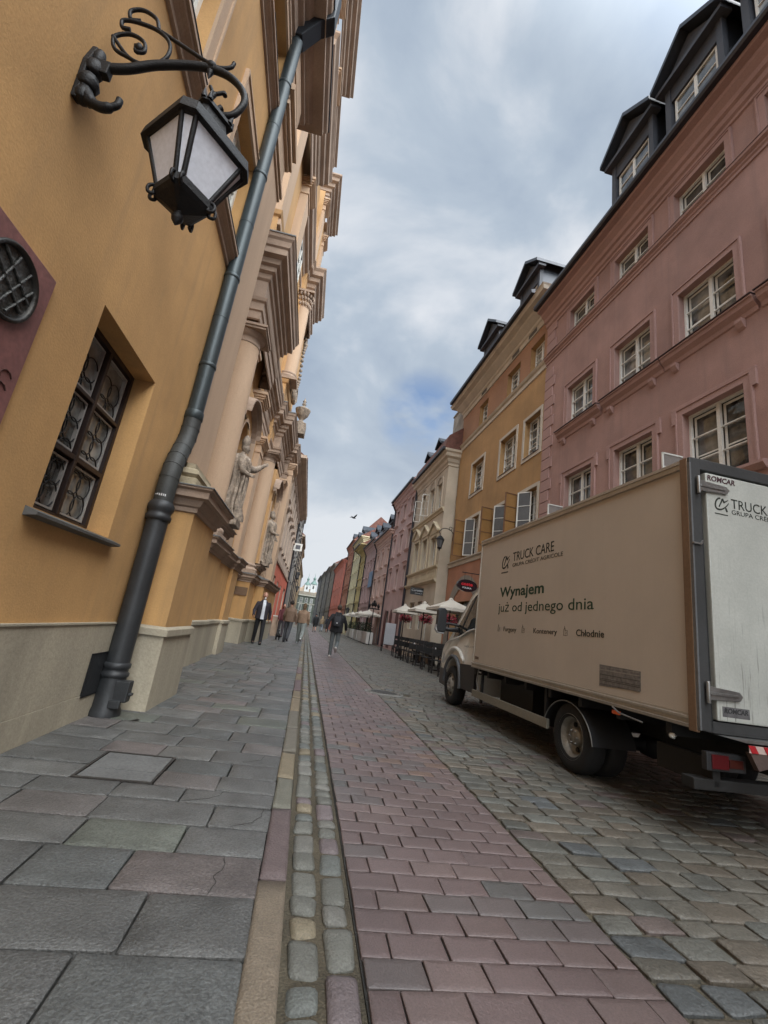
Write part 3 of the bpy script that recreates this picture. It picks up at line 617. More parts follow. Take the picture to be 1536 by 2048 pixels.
MB().box(-.028, .0, -.0, .075, Z0-.02, ZT).build('corner_post', mat('bronze_post', (.20, .125, .075), rough=.5, var=.15, metal=.2), tk, bevel=.006)
MB().box(0, 2.2, 0.03, L_, ZT-.08, ZT-.004).build('roof_panel', PANEL, tk)
# rear frame and doors
b = MB(); b.box(-.02, .085, -.025, .06, Z0, ZT); b.box(2.115, 2.22, -.025, .06, Z0, ZT); b.box(.085, 2.115, -.025, .06, ZT-.10, ZT); b.box(.085, 2.115, -.025, .06, Z0, Z0+.075); b.build('rear_frame', DRUB, tk, bevel=.008)
MB().box(-.024, -.008, -.027, .02, Z0, ZT-.05).build('seal_strip', mat('grey_seal', (.16, .165, .17), rough=.4, metal=.4), tk)
DOORM = mat('dirty_rear_door', (.42, .425, .385), rough=.45, var=.08, scale=2.2, fine=.05, fscale=60, bump=.05, stain=.22)
# dirt trickles below the hinge line get a darker streaky stain of their own
ntd = DOORM.node_tree; bs = ntd.nodes['Principled BSDF']; lk = bs.inputs['Base Color'].links[0].from_socket
gd_ = N(ntd, 'ShaderNodeNewGeometry'); mpd = N(ntd, 'ShaderNodeMapping'); mpd.inputs['Scale'].default_value = (48, 48, 1.6); nd = N(ntd, 'ShaderNodeTexNoise'); nd.inputs['Scale'].default_value = 1.6; nd.inputs['Detail'].default_value = 5
ntd.links.new(gd_.outputs['Position'], mpd.inputs[0]); ntd.links.new(mpd.outputs[0], nd.inputs[0])
sx_ = N(ntd, 'ShaderNodeSeparateXYZ'); ntd.links.new(gd_.outputs['Position'], sx_.inputs[0])
mz = N(ntd, 'ShaderNodeMapRange'); mz.inputs[1].default_value = 2.3; mz.inputs[2].default_value = .9; mz.inputs[3].default_value = 0; mz.inputs[4].default_value = .9; ntd.links.new(sx_.outputs[2], mz.inputs[0])
md_ = N(ntd, 'ShaderNodeMapRange'); md_.inputs[1].default_value = .60; md_.inputs[2].default_value = .72; ntd.links.new(nd.outputs[0], md_.inputs[0])
mm_ = N(ntd, 'ShaderNodeMath', operation='MULTIPLY'); ntd.links.new(mz.outputs[0], mm_.inputs[0]); ntd.links.new(md_.outputs[0], mm_.inputs[1])
mxd = N(ntd, 'ShaderNodeMix', data_type='RGBA'); ntd.links.new(mm_.outputs[0], mxd.inputs['Factor']); ntd.links.new(lk, mxd.inputs['A']); mxd.inputs['B'].default_value = (.06, .06, .05, 1); ntd.links.new(mxd.outputs['Result'], bs.inputs['Base Color'])
for x0, x1, side in ((.125, 1.09, 0), (1.11, 2.075, 1)):
    d = MB().box(x0, x1, -.038, .04, Z0+.085, ZT-.125).build('rear_door', DOORM, tk, bevel=.01)
    for z in (2.79, 1.85, 1.085):
        if z == 1.85: continue
        b = MB(); xs = -.01 if side == 0 else 2.21; dr = 1 if side == 0 else -1
        b.tube([(xs+dr*.05, -.05, z-.075), (xs+dr*.05, -.05, z+.085)], .016, 10)
        b.prism([(xs+dr*.06, z-.05), (xs+dr*.06, z+.05), (xs+dr*.33, z+.035), (xs+dr*.36, z), (xs+dr*.33, z-.035)], -.058, -.040, 'y'); b.prism([(xs+dr*.06, z-.012), (xs+dr*.06, z+.012), (xs+dr*.31, z+.01), (xs+dr*.31, z-.01)], -.066, -.058, 'y')
        b.build('hinge', STEEL, d, bevel=.004)
b = MB()
for x in (.98, 1.22): b.tube([(x, -.07, Z0+.06), (x, -.07, ZT-.1)], .013, 8)
b.build('lock_bar', STEEL, tk)
MB().prism([(-.03, 2.26), (.05, 2.26), (.075, 2.30), (.065, 2.305), (.04, 2.275), (-.03, 2.275)], -.045, -.03, 'y').build('door_catch', STEEL, tk)
# lettering --------------------------------------------------------
def lx(s, z): return (-.0012, s, z)
SX, SY = (0, -1, 0), (0, 0, 1)
def logo(F, m, parent, k=1.0):
    b = MB(); T = .0015
    def q3(p0, p1, p2, p3, n=12): return [tuple((1-t)**3*p0[i]+3*(1-t)**2*t*p1[i]+3*(1-t)*t*t*p2[i]+t**3*p3[i] for i in (0, 1)) for t in np.linspace(0, 1, n)]
    def S_(l): return [(x*k, y*k) for x, y in l]
    c1 = q3((.115, .185), (.03, .19), (-.01, .02), (.07, .015)); c2 = q3((.07, .015), (.13, .01), (.20, .06), (.25, .135))
    b.ribbon(S_(c1), [.024*k]*12, T, F); b.ribbon(S_(c2), list(np.linspace(.026*k, .012*k, 12)), T*1.05, F)
    b.ribbon(S_([(.085, .055), (.125, .13), (.150, .185)]), [.016*k, .020*k, .022*k], T*1.4, F); b.ribbon(S_([(.148, .185), (.175, .13)]), .024*k, T*1.8, F); b.ribbon(S_([(.195, .055), (.215, .0)]), .024*k, T*1.8, F)
    b.ribbon(S_([(.165, .125), (.20, .15), (.245, .18)]), [.018*k, .018*k, .008*k], T*1.2, F); b.ribbon(S_([(.01, -.05), (.225, -.05)]), .014*k, T, F)
    b.build('logo', m, parent)
logo(frame(lx(3.645, 2.42), SX, SY), INK, tk, 1.55*.62*1.15)
text('lettering', 'TRUCK CARE', lx(3.26, 2.515), SX, SY, 1.15, .20, INK, tk, bold=.002)
text('lettering', 'GRUPA CRÉDIT AGRICOLE', lx(3.26, 2.425), SX, SY, 1.36, .078, INK, tk)
text('lettering', 'Wynajem', lx(3.635, 1.975), SX, SY, 1.32, .215, INKG, tk, bold=.022)
text('lettering', 'już od jednego dnia', lx(3.65, 1.74), SX, SY, 2.37, .195, INKG, tk)
text('lettering', 'Furgony', lx(3.42, 1.445), SX, SY, .41, .095, INK, tk, bold=.006)
text('lettering', 'Kontenery', lx(2.53, 1.445), SX, SY, .56, .095, INK, tk, bold=.006)
text('lettering', 'Chłodnie', lx(1.585, 1.445), SX, SY, .48, .105, INK, tk, bold=.012)
for s in (3.62, 2.85, 1.83):
    b = MB(); F = frame(lx(s, 1.44), SX, SY)
    b.ribbon([(0, 0), (0, .07), (.03, .09), (.03, .0), (0, 0)], .004, .001, F); b.ribbon([(.03, .06), (.075, .06), (.075, 0), (.03, 0)], .004, .001, F); b.ribbon([(.01, .07), (.02, .11)], .006, .0012, F); b.ribbon([(.045, .02), (.06, .045)], .004, .0012, F)
    b.build('pictogram', INK, tk)
text('lettering', 'ROMCAR', (.04+.1, -.0385, 2.862), (1, 0, 0), (0, 0, 1), .29, .068, mat('print_maroon', (.055, .02, .025), bump=0), tk, bold=.03, shear=.15)
logo(frame((.195, -.0385, 2.60), (1, 0, 0), (0, 0, 1)), INK, tk, .62)
text('lettering', 'TRUCK CARE', (.375, -.0385, 2.645), (1, 0, 0), (0, 0, 1), .70, .125, INK, tk, bold=.002)
text('lettering', 'GRUPA CRÉDIT AGRICOLE', (.375, -.0385, 2.59), (1, 0, 0), (0, 0, 1), .83, .058, INK, tk)
b = MB().box(.17, .42, -.0395, -.038, .925, 1.0).build('faded_sticker', mat('faded_grey', (.10, .095, .095), var=.3, scale=20, bump=0), tk)
text('lettering', 'ROMCAR', (.185, -.0402, .955), (1, 0, 0), (0, 0, 1), .22, .05, mat('print_black', (.03, .03, .03), bump=0), b, bold=.03, shear=.15)
MB().prism([(1.09, .99), (.83, .985), (.62, 1.15), (.95, 1.18)][::1], -.0025, -.001, 'x').build('scuff_plate', mat('scuffed_grey', (.13, .12, .11), rough=.5, var=.4, scale=14, fine=.3, streak=False), tk) if False else None
MB().prism([(1.17, 1.175), (.60, 1.165), (.60, .99), (1.17, .965)], -.003, -.001, 'x').build('scuffed_plate', mat('scuffed_grey', (.17, .155, .14), rough=.5, var=.2, scale=16, fine=.2), tk)
for z in (.985, 1.02, 1.035, 1.075, 1.12, 1.15): MB().box(-.0045, -.003, .61, 1.16, z, z+random.uniform(.003, .012)).build('scratch', mat('scratch_dark', (.10, .09, .08), bump=0) if z < 1.1 else mat('scratch_pale', (.3, .27, .24), bump=0), tk)
for z in (1.13, 1.09, 1.05, 1.01): pass
b = MB().prism([(4.44, 1.0), (4.28, .99), (4.28, .95), (4.44, .95)], -.003, -.001, 'x').build('small_sticker', mat('brown_sticker', (.16, .11, .08), bump=0), tk)
# chassis ----------------------------------------------------------
b = MB(); b.box(.70, .80, -.05, 6.1, .52, .70); b.box(1.40, 1.50, -.05, 6.1, .52, .70)
for y in (.2, 1.2, 2.2, 3.2, 4.2, 5.2): b.box(.8, 1.4, y, y+.08, .54, .68)
for y in (.3, .9, 1.5, 2.1, 2.7, 3.3, 3.9, 4.4): b.box(.03, 2.17, y, y+.06, .70, .80)
b.box(.95, 1.3, 2.4, 3.3, .34, .55); b.box(.25, .68, 2.9, 3.9, .36, .72); b.box(1.55, 2.0, 2.6, 3.8, .34, .72); b.tube([(.2, 1.72, .36), (2.0, 1.72, .36)], .07, 10); b.lathe([(0, -.14), (.13, -.1), (.17, 0), (.13, .1), (0, .14)], (1.1, 1.72, .36), 12)
b.box(.02, 2.18, .04, L_-.04, .795, Z0+.01); b.build('chassis', CHAS, tk)
b = MB(); b.box(-.002, .035, 2.12, 4.46, .345, .455); g = b.build('side_guard', mat('guard_aluminium', (.26, .24, .19), rough=.5, var=.12, metal=.4), tk, bevel=.006)
b = MB(); b.box(.035, .07, 2.2, 2.25, .40, .80); b.box(.035, .07, 4.15, 4.20, .28, .80); b.build('guard_bracket', CHAS, tk)
b = MB(); b.tube([(.05, 4.36, .79), (.04, 4.38, .6), (.05, 4.33, .45)], .012, 6); b.build('cable', STEEL, tk)
b = MB()
arc = [(1.76+.47*math.cos(t), .30+.42*math.sin(t)) for t in np.linspace(R(8), R(172), 20)]
vs = [(x, y, z) for y, z in arc for x in (.02, .52)]
b.add(vs, [(2*i, 2*i+1, 2*i+3, 2*i+2) for i in range(19)], True); vs2 = [(x, 1.76+(y-1.76)*1.02, .3+(z-.3)*1.02) for x, y, z in vs]; b.add(vs2, [(2*i, 2*i+1, 2*i+3, 2*i+2) for i in range(19)], True); b.build('mudguard', BLK, tk)
MB().tube([(.018, y, z) for y, z in arc], .006, 6).build('mudguard_edge', STEEL, tk)
def wheel(x, y, dual, side):
    b = MB(); F = frame((x, y, .36), (0, 1, 0), (0, 0, 1))     # local z = +x : into the truck
    if side: F = frame((x, y, .36), (0, -1, 0), (0, 0, 1))
    tp = [(.205, .02), (.24, .0), (.32, .0), (.348, .02), (.36, .05), (.36, .165), (.348, .195), (.32, .215), (.24, .215), (.205, .195)]
    b.lathe(tp, n=40, mtx=F)
    if dual: b.lathe([(r_, z+.25) for r_, z in tp], n=32, mtx=F)
    w = b.build('wheel', TYRE, tk)
    b = MB()
    if dual: b.lathe([(.232, .0), (.245, .008), (.232, .02), (.215, .02), (.208, .05), (.187, .055), (.182, .10), (.165, .125), (.10, .135), (.09, .10), (.085, .05), (.0, .05)], n=40, mtx=F)
    else: b.lathe([(.225, .005), (.232, .012), (.215, .02), (.2, .045), (.175, .04), (.12, -.005), (.10, -.02), (.065, -.02), (.06, .0), (0, .0)], n=40, mtx=F)
    r_ = b.build('rim', RIM, w)
    b = MB(); zz = .1295 if dual else .018
    for i in range(8 if dual else 6):
        an = i*2*math.pi/(8 if dual else 6)+.2; c_ = Vector((.137*math.cos(an), .137*math.sin(an), 0)) if dual else Vector((.148*math.cos(an), .148*math.sin(an), 0))
        b.lathe([(0, zz-.018), (.026, zz-.018), (.028, zz-.006)] if dual else [(0, zz-.008), (.026, zz-.008), (.028, zz-.004)], (c_.x, c_.y, 0), 10, mtx=F)
    b.build('vent_hole', CHAS, r_)
    b = MB()
    for i in range(6):
        an = i*math.pi/3; b.lathe([(0, .03 if dual else -.035), (.011, .03 if dual else -.035), (.011, .06 if dual else 0)], (.07*math.cos(an), .07*math.sin(an), 0), 6, mtx=F)
    b.build('wheel_nut', STEEL, r_)
    return w
wheel(.045, 1.72, True, 0); wheel(2.155, 1.72, True, 1); wheel(.06, 5.72, False, 0); wheel(2.14, 5.72, False, 1)
ORA = mat('orange_marker', (.75, .12, .02), rough=.3, bump=0)
for s in (.92,): MB().box(-.012, .01, s-.05, s+.05, .738, .772).build('marker_lamp', ORA, tk, bevel=.004)
MB().box(-.006, .01, 4.15, 4.21, .742, .765).build('marker_lamp', mat('white_marker', (.5, .5, .5), rough=.3), tk)
MB().tube([(-.02, .95, .80), (-.05, .82, .765), (-.03, .55, .74)], .008, 6).build('loose_strap', STEEL, tk)
MB().lathe([(0, -.02), (.022, -.01), (.022, .02), (0, .03)], n=10, mtx=frame((.03, .3, .70), (1, 0, 0), (0, 0, 1))).build('lamp_bulb', mat('lamp_white', (.7, .7, .65), rough=.2), tk)
# rear underrun, lamps, tail lift edge
b = MB(); b.prism([(.12, .79), (.30, .765), (2.08, .765), (2.08, .79)], -.10, .05, 'y'); b.build('tail_sill', STEEL, tk)
b = MB(); b.box(.32, 2.05, -.104, -.10, .70, .752); sl_ = b.build('hazard_strip', mat('hazard_white', (.5, .38, .33), rough=.4), tk)
b = MB()
for i in range(13): x = .34+i*.135; b.prism([(x, .70), (x+.06, .70), (x+.03, .752), (x-.03, .752)], -.1075, -.104, 'y') if x+.06 < 2.05 else None
b.build('red_hazard_stripe', mat('hazard_red', (.36, .015, .02), rough=.4, bump=0), sl_)
MB().prism([(.33, .70), (.40, .58), (.55, .62), (2.0, .62), (2.05, .70)], -.10, -.06, 'y').build('tail_lift_plate', mat('lift_plate', (.09, .06, .05), rough=.6, var=.2), tk)
b = MB(); b.box(-.02, 2.2, .05, .17, .38, .46); b.box(.15, .22, .05, .6, .4, .6); b.box(1.9, 1.97, .05, .6, .4, .6); b.build('underrun_bar', mat('bar_shade_black', (.012, .011, .010), rough=.8, var=.3), tk, bevel=.01)  # bar near-black: shade under the tail is put into its colour
b = MB().box(.05, .40, .0, .05, .53, .66).build('tail_lamp_housing', BLK, tk, bevel=.008)
MB().box(.09, .24, -.008, .002, .545, .645).build('red_lens', mat('red_lens_mat', (.075, .004, .006), rough=.3, bump=0), b, bevel=.004); MB().box(.245, .37, -.008, .002, .56, .62).build('amber_lens', mat('amber_lens_mat', (.045, .007, .004), rough=.3, bump=0), b, bevel=.004)  # lens colours darkened too, for the shade under the tail
# cab ---------------------------------------------------------------
def cabside(ins):    # outline (y, z), forward = larger y
    arch = [(5.72+.44*math.cos(t), .36+.50*math.sin(t)) for t in np.linspace(R(176), R(10), 16)]
    o = [(4.56, .36), (5.16, .36)]+[(y, z) for y, z in arch if z > .37]+[(6.20, .34), (6.42, .36), (6.47, .5), (6.47, .78), (6.42, 1.0), (6.30, 1.12), (6.08, 1.22), (5.35, 2.12), (5.15, 2.26), (4.9, 2.30), (4.56, 2.30)]
    cy, cz = 5.4, 1.1
    return [(cy+(y-cy)*(1-ins), cz+(z-cz)*(1-ins*.8) if z > .6 else z) for y, z in o]
b = MB(); sts = [(.20, .05, ), (.115, .012), (.085, .0), (.075, .0)]
def tumble(x, pts):   # sides lean inwards above the waist and bulge slightly at the shoulder
    return [(x+max(0, (z-1.25))*.16+ (0.035 if z < .62 else 0), y, z) for y, z in pts]
rings = [tumble(.22, cabside(.05)), tumble(.12, cabside(.014)), tumble(.085, cabside(0))]
rings2 = [[(2.2-x, y, z) for x, y, z in r_] for r_ in rings[::-1]]
allr = rings[::-1]+[[( 1.1, y, z) for y, z in cabside(.0)]]; n = len(allr[0])
def loftr(b, rg, close=True):
    vs = [p for r_ in rg for p in r_]; n = len(rg[0]); b.add(vs, [(i*n+j, i*n+(j+1) % n, (i+1)*n+(j+1) % n, (i+1)*n+j) for i in range(len(rg)-1) for j in range(n)], True)
full = [tumble(.10, cabside(.012)), tumble(.085, cabside(.004)), tumble(.12, cabside(0)), tumble(.25, cabside(-.006)), tumble(.6, cabside(-.012))]
full = full+[[(2.2-x, y, z) for x, y, z in r_] for r_ in full[::-1]]
vsL = full[0]; b.add(vsL, [tuple(range(len(vsL)))]); b.add(full[-1], [tuple(range(len(vsL)))]); loftr(b, full)
cab = b.build('cab', CAB, tk)
def onside(y, z, o=.004): return (.10-o+max(0, (z-1.25))*.16, y, z)
def sidepoly(name, pts, m, parent, o=.004, th=.012):
    v0 = [onside(y, z, o) for y, z in pts]; v1 = [onside(y, z, o-th) for y, z in pts]; b = MB(); k = len(pts)
    b.add(v0+v1, [tuple(range(k))]+[(i, (i+1) % k, k+(i+1) % k, k+i) for i in range(k)]); return b.build(name, m, parent)
TG = glassmat('truck_glass', (.02, .024, .024), rough=.04, var=.4)
sw = sidepoly('side_window', [(4.62, 1.47), (5.10, 1.44), (5.50, 1.32), (5.90, 1.27), (5.32, 2.02), (5.15, 2.12), (4.62, 2.14)], TG, cab, .006, .01)
sidepoly('window_trim', [(5.56, 1.30), (5.62, 1.30), (5.18, 2.10), (5.12, 2.10)], BLK, cab, .012, .01)
sidepoly('door_seam', [(5.13, .62), (5.138, .62), (5.138, 1.44), (5.13, 1.44)], CHAS, cab, .003, .004) if False else None
sidepoly('door_handle', [(4.63, 1.02), (4.66, 1.02), (4.66, 1.22), (4.63, 1.22)], BLK, cab, .02, .02)
b = MB(); wl = [(4.6, 1.455), (4.95, 1.45), (5.2, 1.40), (5.5, 1.30), (5.75, 1.24), (6.05, 1.20), (6.25, 1.13)]
b.tube([onside(y, z, .0) for y, z in wl], .016, 8).build('shoulder_crease', CAB, cab)
lowb = [(4.57, .37), (5.17, .37), (5.26, .62), (5.30, .80), (4.57, .83)]; v = [(.075, y, z) for y, z in lowb]; b = MB(); b.prism(lowb, .09-.022, .16, 'x'); b.build('lower_trim', BLK, cab, bevel=.01)
arcf = [(5.72+.46*math.cos(t), .40+.50*math.sin(t)) for t in np.linspace(R(185), R(-2), 24)]
MB().tube([(.085, y, z) for y, z in arcf], .045, 8, flat=.8).build('wheel_arch_trim', mat('grey_plastic', (.09, .095, .10), rough=.5, bump=.05), cab)
arcb = [(5.74+.62*math.cos(t), .46+.60*math.sin(t)) for t in np.linspace(R(140), R(32), 18)]
MB().tube([(.115, y, z) for y, z in arcb], [.012]+[.04]*16+[.012], 8).build('fender_flare', CAB, cab)
b = MB(); b.prism([(6.05, .28), (6.50, .30), (6.53, .55), (6.48, .62), (6.20, .60), (6.17, .40)], .09, 2.11, 'x'); b.build('bumper', mat('bumper_plastic', (.07, .07, .07), rough=.5), cab, bevel=.02)
b = MB(); b.add([(.28, 6.10, 1.235), (1.92, 6.10, 1.235), (1.78, 5.38, 2.12), (.42, 5.38, 2.12)], [(0, 1, 2, 3)]); b.add([(.28, 6.115, 1.25), (1.92, 6.115, 1.25), (1.78, 5.395, 2.135), (.42, 5.395, 2.135)], [(0, 1, 2, 3)]); b.build('windscreen', TG, cab)
MB().prism([(6.36, .72), (6.475, .72), (6.47, .90), (6.33, .98)], .10, .42, 'x').build('headlight', mat('headlight_glass', (.5, .52, .53), rough=.1, bump=0), cab, bevel=.01)
b = MB().box(.30, 1.9, 5.05, 6.0, .0+.45, .9).build('engine_bay', CHAS, cab)
text('lettering', 'truckcare 22 22 000', (.074, 5.16, 1.115), SX, SY, .50, .055, mat('faint_print', (.20, .19, .17), bump=0), cab)
mr_ = MB(); mr_.tube([(.12, 5.66, 1.42), (-.05, 5.80, 1.40), (-.16, 5.84, 1.42)], [.05, .04, .05], 8); mr_.tube([(.12, 5.66, 1.50), (-.05, 5.80, 1.52), (-.16, 5.84, 1.5)], .025, 8)
mm2 = mr_.build('mirror_arm', BLK, cab)
b = MB(); b.prism([(-.28, 1.33), (-.13, 1.33), (-.10, 1.42), (-.12, 1.78), (-.16, 1.82), (-.26, 1.82), (-.30, 1.76), (-.31, 1.42)], 5.78, 5.92, 'y'); mh_ = b.build('mirror', BLK, mm2, bevel=.025)
MB().prism([(-.29, 1.42), (-.31, 1.48), (-.32, 1.38), (-.27, 1.31), (-.14, 1.30), (-.14, 1.34), (-.26, 1.35)], 5.80, 5.93, 'y').build('indicator', mat('silver_lens', (.5, .5, .5), rough=.2), mh_, bevel=.008)
# ================================================================ CHURCH (left) and houses beyond it
def wb(b, name, m, parent, **k):
    l = parent
    off = Vector((0, 0, 0))
    while l: off += Vector(l.location); l = l.parent
    b.v = [tuple(Vector(v)-off) for v in b.v]; return b.build(name, m, parent, **k)
CH = thing('church', 'tall ochre and cream baroque church facade with stepped cornices, columns and niches', 'church', (-3.0, 15, 0))
APR = mat('apricot_plaster', (.50, .30, .135), var=.10, scale=.9, fine=.05, fscale=60, bump=.15, stain=.3, drip=.25)
b = MB()
b.box(-9, -2.95, 5.96, 24.2, 0, 21.0)                       # body
b.box(-3.0, -2.72, 9.6, 13.1, 0, 21); b.box(-3.0, -2.8, 17.8, 22.6, 0, 21)
wb(b, 'wall', APR, CH)
# pedestal B and C (ochre), plinths and pedestal cornices
pb = [(-3.0, 9.15), (-2.13, 9.15), (-2.13, 10.6), (-2.22, 10.6), (-2.22, 12.4), (-2.13, 12.4), (-2.13, 13.3), (-3.0, 13.3)]
pc = [(-3.6, 17.9), (-2.9, 17.9), (-2.9, 17.2), (-2.27, 17.2), (-2.27, 19.0), (-1.92, 19.0), (-1.75, 23.6), (-3.3, 23.6)]
pab = [(-3.0, 6.65), (-2.75, 6.65), (-2.75, 9.0), (-3.0, 9.0)]
pbc = [(-3.1, 13.4), (-2.7, 13.4), (-2.75, 17.0), (-3.1, 17.1)]
b = MB(); b.sweep(pb, [(0, .8), (0, 2.3)]); b.sweep(pc, [(0, .8), (0, 2.3)]); b.sweep(pbc, [(0, .8), (0, 2.3)]); wb(b, 'pedestal', OCHRE, CH)
b = MB()
for p in (pb, pc, pbc): b.sweep(p, [(.03, 0), (.03, .80), (.06, .80), (.06, .865), (0, .885)])
wb(b, 'plinth', PLINTH, CH)
b = MB()
for p in (pb, pc, pbc): b.sweep(p, PC, z=2.52)
wb(b, 'pedestal_cornice', MOULD, CH)
b = MB()
for p in (pb, pc, pbc): b.sweep(p, [(-.3, .16), (-.02, .06), (.20, .003), (.205, -.012), (.195, -.012)], z=2.525)
wb(b, 'pedestal_flashing', LEAD, CH)
# columns
def column(cx, cy, r, z0, z1, corinth=False):
    h = z1-z0; b = MB(); b.lathe([(r*1.0, .42), (r, h*.35), (r*.88, h-.42)], (cx, cy, z0), 28); c = wb(b, 'column', CREAM, CH)
    b = MB(); b.box(cx-r*1.32, cx+r*1.32, cy-r*1.32, cy+r*1.32, z0, z0+.12); b.lathe([(r*1.28, .12), (r*1.34, .17), (r*1.28, .23), (r*1.12, .25), (r*1.10, .30), (r*1.18, .33), (r*1.15, .38), (r*1.0, .42)], (cx, cy, z0), 28); wb(b, 'column_base', MOULD, c)
    b = MB(); z = z1-.42; rr = r*.88
    if not corinth:
        b.lathe([(rr, 0), (rr*1.07, .02), (rr*1.0, .05), (rr, .16), (rr*1.06, .17), (rr*1.3, .28), (rr*1.3, .30)], (cx, cy, z), 28); a = rr*1.42
        b.box(cx-a, cx+a, cy-a, cy+a, z+.30, z+.36); b.box(cx-a*1.06, cx+a*1.06, cy-a*1.06, cy+a*1.06, z+.36, z+.42)
    else:
        b.lathe([(rr, -.4), (rr*1.08, -.38), (rr, -.34), (rr*.95, 0), (rr*1.1, .2), (rr*1.35, .32)], (cx, cy, z), 20)
        for i in range(16):
            for k, (zz, ro) in enumerate(((-.28, 1.12), (-.02, 1.2), (.2, 1.36))):
                an = (i+.5*k)*math.pi/8; x, y = cx+rr*ro*math.cos(an), cy+rr*ro*math.sin(an); b.lathe([(0, -.08), (.05, -.03), (.06, .06), (.03, .12), (0, .1)], (x, y, z+zz), 6)
        a = rr*1.45; b.box(cx-a, cx+a, cy-a, cy+a, z+.32, z+.42)
    wb(b, 'capital', MOULD, c); return c
column(-2.50, 9.60, .36, 2.54, 7.5); column(-2.66, 17.65, .36, 2.54, 7.5); column(-2.66, 18.0, .34, 11.0, 15.6, True)
# pilaster strips
def pil(x, y0, y1, z0, z1, m=CREAM, cap=True):
    b = MB(); b.box(-3.2, x, y0, y1, z0, z1); 
    if cap:
        for z, o, hh in ((z1-.62, .03, .05), (z1-.30, .05, .07), (z1-.23, .09, .06), (z1-.17, .12, .08), (z1-.09, .16, .09)): b.box(-3.19, x+o, y0-o, y1+o, z, z+hh)
        for z, o, hh in ((z0, .08, .14), (z0+.14, .06, .06), (z0+.2, .03, .05)): b.box(-3.19, x+o, y0-o, y1+o, z, z+hh)
    return wb(b, 'pilaster', m, CH)
pil(-2.46, 10.02, 10.42, 2.54, 7.5); pil(-2.44, 12.5, 13.1, 2.54, 7.5); pil(-2.25, 21.2, 21.9, 2.54, 7.6); 
pil(-2.0, 22.2, 23.5, 2.54, 8.8); pil(-2.75, 13.5, 14.3, 2.5, 7.5); pil(-2.75, 16.0, 16.8, 2.5, 7.5)
pil(-2.45, 9.5, 10.3, 10.6, 15.6); pil(-2.45, 12.3, 13.1, 10.6, 15.6); pil(-2.75, 20.2, 21.0, 10.6, 15.6)
# niche bays with statues: framed panel, ledge, curved hood
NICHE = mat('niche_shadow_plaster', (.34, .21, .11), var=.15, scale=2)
def niche(x, y0, y1, z0, z1):
    b = MB(); b.box(x-.5, x+.0, y0-.28, y0, z0-.5, z1+1.2); b.box(x-.5, x+.0, y1, y1+.28, z0-.5, z1+1.2); b.box(x-.5, x+.0, y0, y1, z0-.5, z0); b.box(x-.5, x+.0, y0, y1, z1+.35, z1+1.2)
    cy = (y0+y1)/2; r = (y1-y0)/2
    arcp = [(cy+r*math.cos(t), z1-.2+r*math.sin(t)) for t in np.linspace(math.pi, 0, 13)]
    for (a, c_), (d, e_) in zip(arcp, arcp[1:]):
        b.quad((x, a, c_), (x, d, e_), (x, d, z1+.45), (x, a, z1+.45)); b.quad((x, a, c_), (x, d, e_), (x-.5, d, e_), (x-.5, a, c_))
    n_ = wb(b, 'niche_bay', APR, CH)
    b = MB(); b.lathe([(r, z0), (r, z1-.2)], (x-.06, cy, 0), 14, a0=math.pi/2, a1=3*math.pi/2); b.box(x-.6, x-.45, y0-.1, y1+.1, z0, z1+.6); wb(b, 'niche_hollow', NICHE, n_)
    b = MB(); o = .05
    b.box(x, x+o, y0-.10, y0-.0, z0, z1-.2); b.box(x, x+o, y1, y1+.10, z0, z1-.2)
    for (a, c_), (d, e_) in zip(arcp, arcp[1:]):
        sa = [(cy+(a-cy)*1.16, z1-.2+(c_-z1+.2)*1.16), (cy+(d-cy)*1.16, z1-.2+(e_-z1+.2)*1.16)]
        b.add([(x+o, a, c_), (x+o, d, e_), (x+o, sa[1][0], sa[1][1]), (x+o, sa[0][0], sa[0][1])], [(0, 1, 2, 3)])
    wb(b, 'niche_frame', CREAM, n_)
    b = MB(); b.sweep([(x-.1, y0-.25), (x, y0-.25), (x, y1+.25), (x-.1, y1+.25)], [(0, -.22), (.05, -.2), (.08, -.12), (.16, -.10), (.16, -.03), (.22, 0), (0, .02)], z=z0); wb(b, 'niche_ledge', MOULD, n_)
    hz = z1+.25; pts = [(cy+(r+.42)*math.cos(t), hz+.72*math.sin(t)*.9) for t in np.linspace(R(176), R(4), 15)]
    b = MB()
    for (a, c_), (d, e_) in zip(pts, pts[1:]):
        for (i0, i1, o0, o1) in ((0, .05, .02, .26), (-.10, 0, .02, .14)):
            v = [(x, a, c_+i0), (x+o1, a, c_+i0), (x+o1, a, c_+i1), (x, a, c_+i1+.03)]; w_ = [(x, d, e_+i0), (x+o1, d, e_+i0), (x+o1, d, e_+i1), (x, d, e_+i1+.03)]
            b.add(v+w_, [(0, 1, 5, 4), (1, 2, 6, 5), (2, 3, 7, 6), (0, 1, 2, 3), (4, 5, 6, 7)])
    wb(b, 'niche_hood', MOULD, n_)
niche(-2.42, 10.65, 11.75, 3.12, 5.55); niche(-2.36, 19.2, 20.4, 3.12, 6.1)
